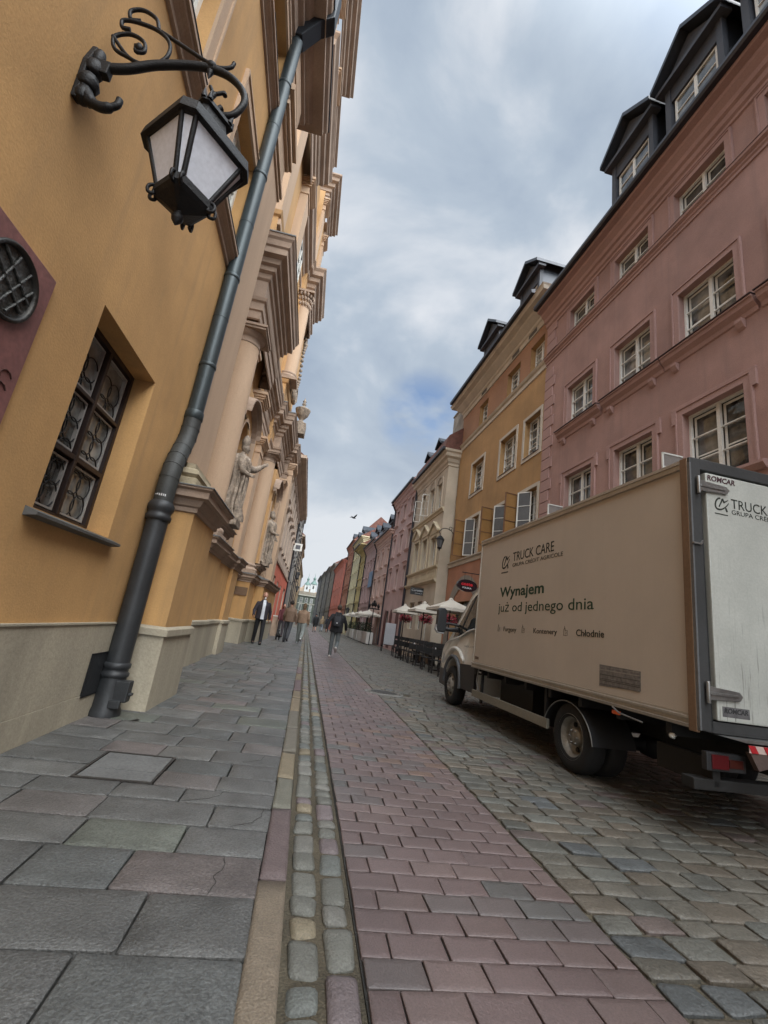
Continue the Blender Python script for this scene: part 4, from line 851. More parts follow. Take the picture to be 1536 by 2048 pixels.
# entablatures: first order
EN = [(0, -2.15), (.03, -2.12), (.03, -1.92), (.06, -1.90), (.06, -1.70), (.10, -1.66), (.12, -1.58), (.02, -1.56), (.02, -1.05), (.07, -1.0), (.09, -.88), (.16, -.84), (.17, -.72), (.24, -.68), (.26, -.55), (.38, -.50), (.38, -.34), (.42, -.30), (.44, -.16), (.48, -.10), (.50, 0), (0, .06)]
def ent(name, path, z, prof=EN, k=1.0, m=MOULD):
    b = MB(); b.sweep(path, [(o*k, dz*k) for o, dz in prof], z=z); return wb(b, name, m, CH)
eb = [(-3.2, 9.95), (-2.70, 9.95), (-2.70, 9.55), (-2.36, 9.55), (-2.36, 12.9), (-2.7, 12.9), (-2.7, 13.0), (-3.0, 13.0)]
ec = [(-3.7, 18.2), (-3.1, 18.2), (-2.95, 18.0), (-2.95, 18.9), (-2.50, 18.9), (-2.50, 21.8), (-2.9, 21.8), (-2.9, 22.0)]
ec = [(-3.7, 18.0), (-2.85, 18.0), (-2.85, 18.9), (-2.50, 18.9), (-2.50, 21.8), (-3.4, 21.8)]
ent('entablature', eb, 10.0); ent('entablature', ec, 9.85); ent('entablature', [(-3.0, 13.0), (-2.95, 18.0)], 9.9, k=.9)
ent('entablature', [(-3.2, 7.2), (-2.95, 7.2), (-2.95, 9.95)], 9.9, k=.8)
ent('entablature', [(-3.3, 22.0), (-2.3, 22.0), (-2.3, 23.7), (-3.0, 23.7)], 9.7, k=.95)
def rim(path, z, k=.5):
    b = MB(); b.sweep(path, [(-.4, .22), (k, .02), (k+.015, -.03)], z=z); wb(b, 'cornice_flashing', LEAD, CH)
rim(eb, 10.02); rim(ec, 9.87)
# attic blocks above the first cornice
b = MB(); b.sweep([(-3.2, 9.4), (-2.45, 9.4), (-2.45, 13.1), (-3.2, 13.1)], [(0, 0), (0, .8), (.05, .84), (.08, .95), (0, 1.0), (-.3, 1.02)], z=10.0); b.sweep([(-3.6, 17.6), (-2.6, 17.6), (-2.6, 21.4), (-3.6, 21.4)], [(0, 0), (0, .9), (.05, .94), (.10, 1.08), (0, 1.12), (-.3, 1.13)], z=9.85)
b.sweep([(-3.6, 21.6), (-2.25, 21.6), (-2.25, 24.0), (-3.6, 24.0)], [(0, 0), (0, .9), (.05, .94), (.08, 1.04), (0, 1.08), (-.4, 1.09)], z=9.7)
wb(b, 'attic_block', APR, CH)
# second order
EM = [(0, -1.9), (.04, -1.86), (.04, -1.60), (.10, -1.56), (.12, -1.46), (.02, -1.42), (.02, -.95), (.10, -.90), (.14, -.72), (.26, -.66), (.28, -.46), (.40, -.40), (.42, -.2), (.5, -.08), (.5, 0), (0, .08)]
ent('upper_entablature', [(-3.8, 18.0), (-2.95, 18.0), (-2.95, 18.4), (-2.45, 18.4), (-2.45, 20.9), (-3.2, 20.9)], 17.25, EM)
ent('upper_entablature', [(-3.2, 9.55), (-2.45, 9.55), (-2.45, 13.0), (-3.0, 13.0), (-3.0, 18.0)], 17.25, EM)
b = MB(); b.box(-3.3, -2.75, 17.7, 20.9, 10.9, 21.5); wb(b, 'upper_wall', APR, CH)
pil(-2.62, 17.9, 18.6, 17.3, 21.2, CREAM); pil(-2.62, 20.1, 20.75, 17.3, 21.2, CREAM); pil(-2.4, 9.5, 10.4, 17.3, 20.6); pil(-2.4, 12.1, 13.0, 17.3, 20.6)
ET = [(0, -1.0), (.05, -.96), (.05, -.8), (.12, -.76), (.14, -.6), (.24, -.55), (.26, -.38), (.40, -.32), (.42, -.16), (.52, -.08), (.52, 0), (0, .1)]
ent('top_cornice', [(-3.2, 9.5), (-2.36, 9.5), (-2.36, 13.0), (-2.83, 13.0), (-2.83, 16.0), (-3.4, 16.0)], 21.75, ET)
ent('top_cornice', [(-3.9, 17.9), (-2.6, 17.9), (-2.6, 20.4), (-3.6, 20.4)], 22.4, ET, 1.0)
# window with curved hood, carved swags and a volute on the upper tier
w = window(CH, .42, -1.2, -.2, 12.2, 14.6, 1, WHITEP, GLASS, 2, 4, fw=.06)
b = MB()
for cy, cz in ((14.5, 14.9), (14.3, 12.0)):
    for i in range(22):
        t = i/21*math.pi; x = -2.86+random.uniform(0, .1); b.lathe([(0, -.09), (.07, -.05), (.09, .02), (.05, .08), (0, .1)], (x, cy+.75*math.cos(t), cz-.5*math.sin(t)), 6)
wb(b, 'carved_swag', STATUE, CH)
def spiral(cy, cz, r, turns=1.6, x=-2.6, dirn=1): return [(x, cy+dirn*r*(1-t*.85)*math.cos(t*turns*2*math.pi), cz+r*(1-t*.85)*math.sin(t*turns*2*math.pi)) for t in np.linspace(0, 1, 40)]
b = MB(); b.tube(spiral(21.3, 12.1, .55), .11, 8); b.tube(spiral(21.2, 15.2, .35, dirn=-1), .08, 8)
for t in np.linspace(0, 1, 14): b.lathe([(0, -.1), (.09, -.03), (.08, .06), (0, .11)], (-2.55, 21.1+.3*math.sin(t*7), 12.6+t*2.6), 6)
wb(b, 'volute', STATUE, CH)
for (y, z, s_) in ((21.6, 10.78, .92),):
    b = MB(); b.lathe([(0.0, 0), (.26, 0), (.26, .1), (.14, .16), (.10, .28), (.16, .34), (.32, .55), (.38, .78), (.40, .84), (.30, .88), (.16, .98), (.08, 1.04), (.06, 1.08), (.12, 1.16), (.05, 1.24), (.10, 1.32), (.04, 1.42), (0, 1.55)], (-2.06, y, z), 18); b.box(-2.4, -1.75, y-.32, y+.32, z-.6, z)
    wb(b, 'urn', STATUE, CH)
# plaque on pedestal C, poster on the recess wall
b = MB(); b.box(-2.20, -2.17, 20.2, 21.9, 1.85, 2.1) ; b = MB(); b.box(-2.78, -2.30, 17.165, 17.195, 1.72, 2.02); wb(b, 'stone_tablet', mat('brown_tablet', (.16, .10, .06), var=.2), CH)
# ---- generic skin bodies -----------------------------------------------------
def skin(name, chains, m, parent=None, sub=2, extra=None, root=0, smooth=True):
    """chains: list of polylines [(x, y, z, r), ...]; coincident points are welded; returns a real mesh grown round them"""
    vs = []; es = []; rs = []; idx = {}
    for ch in chains:
        prev = None
        for p in ch:
            k = (round(p[0], 4), round(p[1], 4), round(p[2], 4))
            if k not in idx: idx[k] = len(vs); vs.append(p[:3]); rs.append(p[3] if isinstance(p[3], tuple) else (p[3], p[3]))
            if prev is not None and prev != idx[k]: es.append((prev, idx[k]))
            prev = idx[k]
    me = bpy.data.meshes.new(name); me.from_pydata(vs, es, []); o = bpy.data.objects.new(name, me); C.objects.link(o)
    o.modifiers.new('s', 'SKIN'); 
    sv = me.skin_vertices[0].data if me.skin_vertices else None
    if sv is None:
        bm = bmesh.new(); bm.from_mesh(me); bm.verts.layers.skin.verify(); bm.to_mesh(me); bm.free(); sv = me.skin_vertices[0].data
    for i, r_ in enumerate(rs): sv[i].radius = r_; sv[i].use_root = (i == root)
    s2 = o.modifiers.new('u', 'SUBSURF'); s2.levels = sub; s2.render_levels = sub
    dg = bpy.context.evaluated_depsgraph_get(); dg.update(); m2 = bpy.data.meshes.new_from_object(o.evaluated_get(dg))
    bpy.data.objects.remove(o); bpy.data.meshes.remove(me)
    if extra:   # extra closed forms (head, hair volume) merged in the same mesh
        bm = bmesh.new(); bm.from_mesh(m2)
        for v, f in extra:
            nv = [bm.verts.new(p) for p in v]
            for q in f:
                try: bm.faces.new([nv[i] for i in q])
                except ValueError: pass
        bm.to_mesh(m2); bm.free()
    m2.materials.clear(); m2.materials.append(m); m2.polygons.foreach_set('use_smooth', [smooth]*len(m2.polygons)); m2.name = name
    o = bpy.data.objects.new(name, m2); C.objects.link(o); o.parent = parent; return o
def ellipsoid(c, r, n=14, k=9, mtx=None, shape=None):
    b = MB(); prof = [(math.sin(math.pi*i/k), -math.cos(math.pi*i/k)) for i in range(k+1)]
    vs = []
    for rr, z in prof:
        for j in range(n):
            an = 2*math.pi*j/n; x, y = rr*math.cos(an), rr*math.sin(an)
            if shape: x, y, z2 = shape(x, y, z)
            else: z2 = z
            p = Vector((x*r[0], y*r[1], z2*r[2])); p = (mtx @ p if mtx else p)+Vector(c); vs.append(p)
    fs = [(i*n+j, i*n+(j+1) % n, (i+1)*n+(j+1) % n, (i+1)*n+j) for i in range(k) for j in range(n)]
    return vs, fs
# ---- statues
def robe(name, base, h, r0, m, parent, folds=11, amp=.2, lean=(0, 0)):
    b = MB(); n = 54; k = 16; vs = []
    prof = [(0, 1.0), (.05, .98), (.2, .86), (.4, .74), (.55, .70), (.7, .82), (.8, .95), (.87, 1.0), (.92, .7), (.95, .35), (.97, .0)]
    zz = np.linspace(0, .97, k)
    for z in zz:
        rr = np.interp(z, [p[0] for p in prof], [p[1] for p in prof])
        for j in range(n):
            an = 2*math.pi*j/n; a = amp*(1-z)*1.2+.03; r_ = r0*rr*(1+a*math.sin(folds*an+3*z+math.sin(z*9))+a*.5*math.sin((folds*2+1)*an-5*z))
            vs.append((base[0]+r_*.8*math.cos(an)+lean[0]*z, base[1]+r_*math.sin(an)+lean[1]*z, base[2]+z*h))
    b.add(vs, [(i*n+j, i*n+(j+1) % n, (i+1)*n+(j+1) % n, (i+1)*n+j) for i in range(k-1) for j in range(n)], True); return b.build(name, m, parent)
def headmesh(c, s=1.0, face=(1, 0), tilt=0):
    """head with brow, nose, chin, ears: faces along 'face' (unit xy)"""
    f = Vector((face[0], face[1], 0)).normalized(); sd = Vector((-f.y, f.x, 0)); up = Vector((0, 0, 1)); c = Vector(c); out_ = []
    def W_(a, b_, d): return c+f*a*s+sd*b_*s+up*d*s
    def shp(x, y, z): w = 1.0 if z > -.1 else 1.0+(z+.1)*.38; return x*w, y*w, z
    v, fc = ellipsoid((0, 0, 0), (.098, .078, .122), 20, 14, shape=shp); out_.append(([W_(p[0]+(.012 if p[2] < 0 else 0), p[1], p[2]) for p in v], fc))
    for (cc, rr) in (((.098, 0, -.018), (.022, .012, .026)), ((.085, 0, -.062), (.018, .026, .008)), ((.088, 0, -.074), (.014, .022, .008)), ((.072, 0, -.10), (.025, .026, .02)), ((0, .080, -.01), (.018, .010, .032)), ((0, -.080, -.01), (.018, .010, .032)), ((.084, .032, .012), (.014, .016, .009)), ((.084, -.032, .012), (.014, .016, .009)), ((.086, 0, .030), (.014, .05, .009))):
        v, fc = ellipsoid((0, 0, 0), rr, 8, 6); out_.append(([W_(p[0]+cc[0], p[1]+cc[1], p[2]+cc[2]) for p in v], fc))
    return out_
def hand(chains, wrist, d, up_, s=1.0, curl=.35, palm_r=.03):
    """palm and five fingers as skin chains; d = pointing direction, up_ = thumb side"""
    d = Vector(d).normalized(); t = (Vector(up_)-d*Vector(up_).dot(d)).normalized(); nrm_ = d.cross(t); w = Vector(wrist)
    pc = w+d*.06*s; chains.append([(*w, .026*s), (*pc, palm_r*s)])
    for i, (off, ln) in enumerate(((.030, .072), (.011, .080), (-.009, .074), (-.028, .058))):
        a = pc+d*.028*s+t*off*s; k1 = a+(d*.5*ln+nrm_*curl*.012)*s; k2 = k1+(d*.5*ln*.9-nrm_*curl*ln*.5)*s
        chains.append([(*pc, palm_r*s), (*a, .0105*s), (*k1, .0095*s), (*k2, .0075*s)])
    a = w+d*.03*s+t*.034*s; chains.append([(*w, .026*s), (*a, .012*s), (*(a+(d*.03+t*.02)*s), .011*s), (*(a+(d*.06+t*.024)*s), .008*s)])
def statue(name, label, base, h, arm_hand, mitre=True):
    st = thing(name, label, 'statue', base); k = h/2.0
    robe('robe', (0, 0, 0), 1.72*k, .36*k, STATUE, st)
    ch = [[(0, 0, .9*k, .2*k), (0, 0, 1.3*k, .21*k), (0, 0, 1.5*k, .15*k), (.02, 0, 1.62*k, .07*k), (.04, 0, 1.72*k, .07*k)]]
    ah = Vector(arm_hand); sh = Vector((.05, .2*k, 1.48*k)); el = (sh+ah)/2+Vector((.02, .03, -.14*k))
    ch.append([(0, 0, 1.5*k, .15*k), (*sh, .11*k), (*el, .10*k), (*(el.lerp(ah, .6)), .075*k), (*ah, .045*k)])
    ch.append([(0, 0, 1.5*k, .15*k), (.05, -.22*k, 1.45*k, .10*k), (.14*k, -.26*k, 1.15*k, .09*k), (.28*k, -.12*k, 1.12*k, .05*k)])
    hand(ch, ah, (ah-el), (0, 0, 1), 1.15*k); hand(ch, (.28*k, -.12*k, 1.12*k), (1, .5, 0), (0, 0, 1), 1.1*k)
    skin('body', ch, STATUE, st, sub=2, extra=headmesh((.05*k, 0, 1.80*k), 1.05*k, (1, .1)))
    if mitre: MB().lathe([(.085*k, 0), (.10*k, .06*k), (.105*k, .14*k), (.06*k, .24*k), (0, .30*k)], (.04*k, 0, 1.86*k), 12, sy=.9).build('mitre', STATUE, st)
    else: MB().lathe([(.10*k, -.1*k), (.115*k, .0), (.10*k, .1*k), (.04*k, .16*k), (0, .17*k)], (.02*k, 0, 1.86*k), 12).build('veil', STATUE, st)
    MB().box(-.3, .3, -.36, .36, -.16, .01).build('base_slab', STATUE, st, bevel=.02)
    b = MB(); random.seed(5)
    for i in range(5): b.tube(spline([(.27*k*math.cos(a), .30*k*math.sin(a), z) for a, z in ((-.9+i*.35, 1.45*k), (-.7+i*.3, 1.1*k), (-.8+i*.42, .7*k), (-.9+i*.45, .25*k))], 5), [.02*k]*6+[.035*k]*6+[.03*k]*3+[.02*k], 6)
    b.build('drapery_fold', STATUE, st)
    return st
statue('bishop_statue', 'weathered grey stone bishop in a mitre reaching one arm out of the nearer church niche', (-2.36, 11.2, 3.30), 2.12, (.50, .62, 1.72))
statue('robed_statue', 'dark weathered robed stone figure in the farther church niche beyond the reaching bishop', (-2.30, 19.8, 3.30), 2.3, (.28, .45, 1.2), False)
# poster strip in the church recess
po = thing('notice_case', 'narrow white framed notice case on the church wall beyond the second pedestal', 'notice board', (-2.70, 13.9, 1.65))
MB().box(0, .06, -.25, .25, -.42, .5).build('case', mat('notice_frame', (.35, .33, .31), bump=0), po, bevel=.01); MB().quad((.062, -.2, .05), (.062, .2, .05), (.062, .2, .46), (.062, -.2, .46)).build('notice', mat('notice_paper', (.7, .7, .7), var=.3, scale=12, bump=0), po); MB().quad((.062, -.2, -.38), (.062, .2, -.38), (.062, .2, 0), (.062, -.2, 0)).build('dark_notice', mat('notice_dark', (.06, .06, .07), var=.5, scale=14, bump=0), po)
# ---- houses beyond the church, left side
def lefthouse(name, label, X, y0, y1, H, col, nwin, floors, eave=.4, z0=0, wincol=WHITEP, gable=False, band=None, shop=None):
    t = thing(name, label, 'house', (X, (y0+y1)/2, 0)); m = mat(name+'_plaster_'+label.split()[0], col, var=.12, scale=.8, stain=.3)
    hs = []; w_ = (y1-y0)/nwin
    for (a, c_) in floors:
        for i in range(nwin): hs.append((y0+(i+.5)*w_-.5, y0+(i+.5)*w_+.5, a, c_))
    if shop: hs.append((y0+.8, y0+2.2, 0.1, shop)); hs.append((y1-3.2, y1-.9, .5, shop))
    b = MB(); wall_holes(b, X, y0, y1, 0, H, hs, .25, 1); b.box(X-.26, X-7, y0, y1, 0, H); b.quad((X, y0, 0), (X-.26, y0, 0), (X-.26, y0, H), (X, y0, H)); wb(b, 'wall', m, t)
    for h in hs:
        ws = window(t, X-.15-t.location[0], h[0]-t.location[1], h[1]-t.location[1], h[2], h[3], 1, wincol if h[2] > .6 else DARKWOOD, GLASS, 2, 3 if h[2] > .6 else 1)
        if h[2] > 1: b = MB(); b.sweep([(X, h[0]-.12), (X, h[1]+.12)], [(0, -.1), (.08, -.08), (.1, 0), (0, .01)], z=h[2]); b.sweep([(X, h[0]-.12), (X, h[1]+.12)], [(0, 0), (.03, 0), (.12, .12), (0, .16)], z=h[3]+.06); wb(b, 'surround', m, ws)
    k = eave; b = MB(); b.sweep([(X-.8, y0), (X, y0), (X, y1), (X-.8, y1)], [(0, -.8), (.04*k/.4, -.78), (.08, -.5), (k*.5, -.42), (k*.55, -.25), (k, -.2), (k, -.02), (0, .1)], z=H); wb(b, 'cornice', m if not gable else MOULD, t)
    b = MB()
    if gable: b.prism([(y0, H), (y0, H+1), ((y0+y1)/2-1.6, H+1.6), ((y0+y1)/2-1.2, H+3.2), ((y0+y1)/2, H+4.4), ((y0+y1)/2+1.2, H+3.2), ((y0+y1)/2+1.6, H+1.6), (y1, H+1), (y1, H)], X-.4, X-.05, 'x'); b.lathe([(0, 0), (.14, .1), (.2, .3), (.08, .5), (.16, .65), (0, .85)], (X-.2, (y0+y1)/2, H+4.4), 10); wb(b, 'gable', m, t)
    else: b.prism([(X+k+.03, H-.02), (X+k+.03, H+.06), (X-3, H+2.4), (X-7, H+.1)], y0, y1, 'y'); wb(b, 'roof', ROOFT, t)
    if band: b = MB(); b.sweep([(X, y0), (X, y1)], [(0, -.12), (.1, -.1), (.1, .06), (0, .1)], z=band); wb(b, 'band', MOULD, t)
    b = MB(); b.tube([(X+.1, y1-.1, .1), (X+.1, y1-.1, H-.3)], .055, 8); b.tube([(X+.1, y1-.1, H-.3), (X+k, y1-.1, H-.05)], .055, 8); wb(b, 'rain_pipe', GUTTER, t); return t
h1 = lefthouse('corner_house', 'pinkish cream house with a coral ground floor and deep brown eaves right behind the church', -2.15, 24.2, 39.0, 9.95, (.48, .37, .29), 6, [(4.9, 7.0), (7.7, 9.0)], eave=.62, band=4.1, shop=3.3)
b = MB(); wall_holes(b, -2.12, 24.2, 39, .7, 4.0, [(25.0, 26.4, .7, 3.3), (35.8, 38.1, .7, 3.3), (28, 29.5, 1, 3.2), (31.5, 33, 1, 3.2)], .03, 1); wb(b, 'coral_band', mat('coral_paint', (.55, .13, .075), var=.12, stain=.2), h1)
lefthouse('grey_house', 'dark grey plastered house with a timber loft crane gable beyond the coral fronted house', -2.1, 39, 47, 11.2, (.20, .185, .17), 3, [(4.4, 6.2), (7.2, 8.8), (9.4, 10.4)], eave=.25)
lefthouse('gabled_house', 'beige house with a stepped gable and ball finial beyond the dark grey house', -2.3, 47, 56, 9.5, (.42, .36, .27), 3, [(4.2, 6), (7, 8.6)], eave=.3, gable=True)
lefthouse('terrace_house', 'brown terrace house beyond the gabled beige house', -2.45, 56, 66, 11.3, (.27, .21, .16), 4, [(4.2, 6), (7, 8.6), (9.2, 10.3)], eave=.5)
lefthouse('terrace_house', 'cream terrace house further up the left side beyond the brown one', -2.6, 66, 78, 11.6, (.45, .37, .26), 4, [(4.2, 6), (7, 8.6), (9.2, 10.3)], eave=.4)
lefthouse('terrace_house', 'farthest ochre terrace house on the left before the square', -2.9, 78, 110, 11.0, (.40, .29, .17), 9, [(4.2, 6), (7, 8.6)], eave=.35)
# hoist gablet of the grey house
# ================================================================ RIGHT SIDE HOUSES
YW = -.02222627
GLASSP = glassmat('painted_reflection_glass', (.15, .155, .15), rough=.05, var=.9)  # reflections of the houses opposite put into the pale mottled colour
def rhouse(name, label, X0, s0, s1, H, m, wins, cat='house', depth=.26, holes_extra=(), z0=0, thick=9, cm=None, eave=.5, roof='tile', fm=None, glass=None, prof=None, group=None, rows=3):
    """wins: list of (y0, y1, z0, z1) along the facade from s0; local frame: x = into the house, y along the street"""
    t = thing(name, label, cat, (X0+math.sin(YW)*s0, math.cos(YW)*s0, 0), -YW, group)
    L = s1-s0; ww = [(a-s0, b_-s0, c_, d) for a, b_, c_, d in wins]; hx = [(a-s0, b_-s0, c_, d) for a, b_, c_, d in holes_extra]
    b = MB(); wall_holes(b, 0, 0, L, z0, H, ww+hx, depth, -1); b.box(depth+.002, thick, 0, L, z0, H); b.quad((0, 0, z0), (depth, 0, z0), (depth, 0, H), (0, 0, H)); b.quad((0, L, z0), (depth, L, z0), (depth, L, H), (0, L, H))
    b.build('wall', m, t); W_ = []
    for i, (a, b_, c_, d) in enumerate(ww):
        near = s0 < 20 and c_ > 3.5; w_ = window(t, depth-(.11 if near else .07), a, b_, c_, d, -1, fm or WHITEP, glass or ((GLASS, GLASSL, GLASS, GLASSP)[(i*7+len(ww)) % 4]), 2, rows if isinstance(rows, int) else rows(d-c_), glassdepth=.085 if near else .02)
        if near:
            k = MB(); my = (a+b_)/2; q0, q1 = depth-.035, depth-.03
            for ya, yb in ((a+.06, my-.05), (my+.05, b_-.06)):
                k.box(q0, q1, ya, ya+.05, c_+.07, d-.06); k.box(q0, q1, yb-.05, yb, c_+.07, d-.06); k.box(q0, q1, ya+.05, yb-.05, c_+.07, c_+.12); k.box(q0, q1, ya+.05, yb-.05, d-.11, d-.06); zz_ = c_+(d-c_)*(.40 if d-c_ > 1.2 else .5); k.box(q0, q1, ya+.05, yb-.05, zz_, zz_+.03)
            k.build('inner_sash', WHITEP, w_)
        W_.append(w_)
    return t, W_, L
def rs(b, L, prof, z, y0=0, y1=None, ret=None):
    """moulding along a right hand facade: path runs towards the camera so that 'out' points to the street"""
    y1 = L if y1 is None else y1
    path = [(0, y1), (0, y0)] if not ret else [(ret, y1), (0, y1), (0, y0), (ret, y0)]
    return b.sweep(path, prof, z=z)
PINK = mat('dusty_pink_plaster', (.36, .215, .180), var=.14, scale=.8, fine=.06, fscale=70, bump=.3, stain=.3, drip=.35)
PINKT = mat('pink_trim', (.375, .23, .20), var=.07, scale=1, bump=.15, stain=.1)
YEL = mat('amber_plaster', (.40, .235, .10), var=.12, scale=.8, fine=.06, fscale=60, bump=.3, stain=.28, drip=.3)
ORG = mat('terracotta_plaster', (.34, .18, .10), var=.10, scale=.8, fine=.06, fscale=60, bump=.3, stain=.2)
CRT = mat('cream_trim', (.52, .455, .37), var=.08, scale=1.5, bump=.15, stain=.2)
COPP = mat('dark_sill_sheet', (.06, .035, .035), rough=.5, var=.2, metal=.3)
# ---- pink house
PW = []
for c_, hw in ((6.58, .65), (8.66, .62), (10.79, .62), (4.45, .64), (2.3, .62), (.2, .62)):
    PW += [(c_-hw, c_+hw, 4.72, 6.29), (c_-hw, c_+hw, 7.84, 9.24), (c_-hw, c_+hw, 11.15, 12.1)]
    PW += [(c_-hw, c_+hw, 1.5, 3.2)]
pk, WS, L = rhouse('pink_house', 'dusty pink plastered house with moulded window surrounds and corner quoins above the truck', 7.0, -3.0, 12.8, 13.0, PINK, PW, rows=lambda h: 3 if h > 1.2 else 2, glass=None, depth=.24)
MB().box(0, 9, -14, -.02, 0, 13.0).build('unseen_shade_wall', PINK, pk)  # unseen wall added behind the camera to darken the near street
for w_, q in zip(WS, PW):
    a, b_, c_, d = q; a += 3; b_ += 3; b = MB(); t = .13
    def fr(b, t0, t1, o, z0=c_, ear=0):
        b.box(0, -o, a-t1, a-t0, z0, d+t1); b.box(0, -o, b_+t0, b_+t1, z0, d+t1); b.box(0, -o, a-t0, b_+t0, d+t0, d+t1)
    if d > 3.3:
        fr(b, 0, .13, .03); fr(b, .13, .165, .05)
        if 4 < c_ < 5: b.box(0, -.05, a-.245, a-.165, d-.15, d+.20); b.box(0, -.05, b_+.165, b_+.245, d-.15, d+.20); b.box(0, -.052, a-.245, b_+.245, d+.165, d+.21)
        b.build('surround', PINKT, w_)
    if 7 < c_ < 8:
        b = MB(); b.sweep([(0, b_+.40), (0, a-.38)], [(0, -.30), (.03, -.28), (.05, -.2), (.13, -.12), (.15, -.04), (.18, -.03), (.18, 0), (0, .01)], z=c_); b.build('sill', PINKT, w_)
        MB().box(.1, -.20, a-.39, b_+.41, c_+.011, c_+.03).build('sill_sheet', COPP, w_)
        for y in (a-.12, b_+.05): MB().prism([(0, c_-.28), (-.10, c_-.28), (-.10, c_-.34), (-.05, c_-.44), (0, c_-.48)], y-.0, y+.14, 'y').build('sill_bracket', PINKT, w_, bevel=.006)
    elif 4 < c_ < 5:
        b = MB(); b.sweep([(0, b_+.3), (0, a-.3)], [(0, -.16), (.06, -.14), (.12, -.05), (.12, 0), (0, .01)], z=c_); b.build('sill', PINKT, w_)
# a second, inner sash behind each visible one
b = MB(); rs(b, L, [(0, -.26), (.03, -.25), (.03, -.18), (.06, -.15), (.06, -.10), (.12, -.06), (.13, 0), (0, .01)], 11.14); b.build('string_course', PINKT, pk)
MB().box(.0, -.14, 0, L, 11.141, 11.15).build('string_sheet', COPP, pk)
b = MB(); rs(b, L, [(0, -.72), (.04, -.70), (.04, -.62), (.09, -.58), (.11, -.46), (.17, -.42), (.19, -.30), (.30, -.18), (.32, -.10), (.46, -.06), (.48, .03), (0, .06)], 13.02); b.build('cornice', PINKT, pk)
b = MB(); b.prism([(-.46, 13.04), (-.60, 13.03), (-.63, 13.10), (-.62, 13.2), (-.56, 13.25), (-.44, 13.2)], 0, L, 'y'); b.build('gutter', GUTTER, pk)
MB().prism([(-.46, 13.15), (3.8, 16.2), (9, 13.0), (9, 12.9), (0, 12.9)], 0, L, 'y').build('roof', ROOFT, pk)
b = MB()
for i in range(40):
    z = .6+i*.37
    if z > 12.3: break
    if 10.8 < z+.3 and z < 11.2: continue
    w_ = .62 if i % 2 else .50
    b.box(0, -.035, L-w_, L-.03, z+.012, z+.355)
b.build('quoins', PINKT, pk)
def dormer(t, y0, y1, z0, ze, za, x=.55, over=.28, name='dormer', m=None, wz=None):
    cy = (y0+y1)/2; m = m or ROOFM
    b = MB(); b.prism([(y0, z0), (y1, z0), (y1, ze), (cy, za-.15), (y0, ze)], x, x+3, 'x'); d = b.build(name, m, t)
    k = (za-ze)/(cy-y0+over); b = MB()
    for s_ in (-1, 1):
        e_ = cy+s_*(cy-y0+over); b.add([(x-.42, cy, za), (x-.42, e_, ze-.05), (x+3.2, e_, ze-.05), (x+3.2, cy, za), (x-.42, cy, za-.14), (x-.42, e_, ze-.18), (x+3.2, e_, ze-.18), (x+3.2, cy, za-.14)], [(0, 1, 2, 3), (4, 5, 6, 7), (0, 1, 5, 4), (1, 2, 6, 5), (0, 3, 7, 4)])
    b.build('dormer_roof', m, d)
    b = MB(); b.box(x-.3, x, y0-over+.05, y1+over-.05, ze-.30, ze-.18); b.box(x-.14, x, y0-.05, y0+.1, z0, ze-.25); b.box(x-.14, x, y1-.1, y1+.05, z0, ze-.25); b.prism([(y0-.1, ze-.18), (y1+.1, ze-.18), (cy, za-.22)], x-.18, x-.1, 'x'); b.box(x-.11, x-.02, y0+.1, y1-.1, ze-(.78 if wz else .36), ze-.3); b.build('gable_board', mat('dark_board', (.045, .048, .058), rough=.6, var=.2), d)
    return window(d, x-.06, y0+.16, y1-.16, wz or z0+.1, ze-.35-(.45 if wz else 0), -1, WHITEP, GLASSP, 2, 2)
for yc in (8.45, 6.45, 4.45, 2.4): dormer(pk, yc-.74+3, yc+.74+3, 13.3, 15.72, 16.5, x=-.02, over=.24, wz=14.0)
b = MB(); b.tube([(-.1, .0+.15, .1), (-.1, .15, 13)], .06, 8); b.build('rain_pipe', GUTTER, pk)
for (y, z, hh) in ((11.42, 4.75, .62), (7.24, 4.75, .62)):            # small casements left open just above the truck roof
    b = MB(); F = Matrix.Translation((-.0, y+3, z)); 
    for a in ((0, -.5, 0, .03, 0, .03), (0, -.5, 0, .03, hh-.03, hh), (-.47, -.5, 0, .03, 0, hh), (0, -.03, 0, .03, 0, hh), (0, -.5, .005, .025, hh*.5, hh*.5+.02)): b.box(*a, mtx=F)
    w_ = b.build('open_casement', WHITEP, pk); MB().quad((-.03, .015, .03), (-.47, .015, .03), (-.47, .015, hh-.03), (-.03, .015, hh-.03), mtx=F).build('pane', mat('thin_glass', (.25, .22, .2), rough=.1, bump=0), w_)
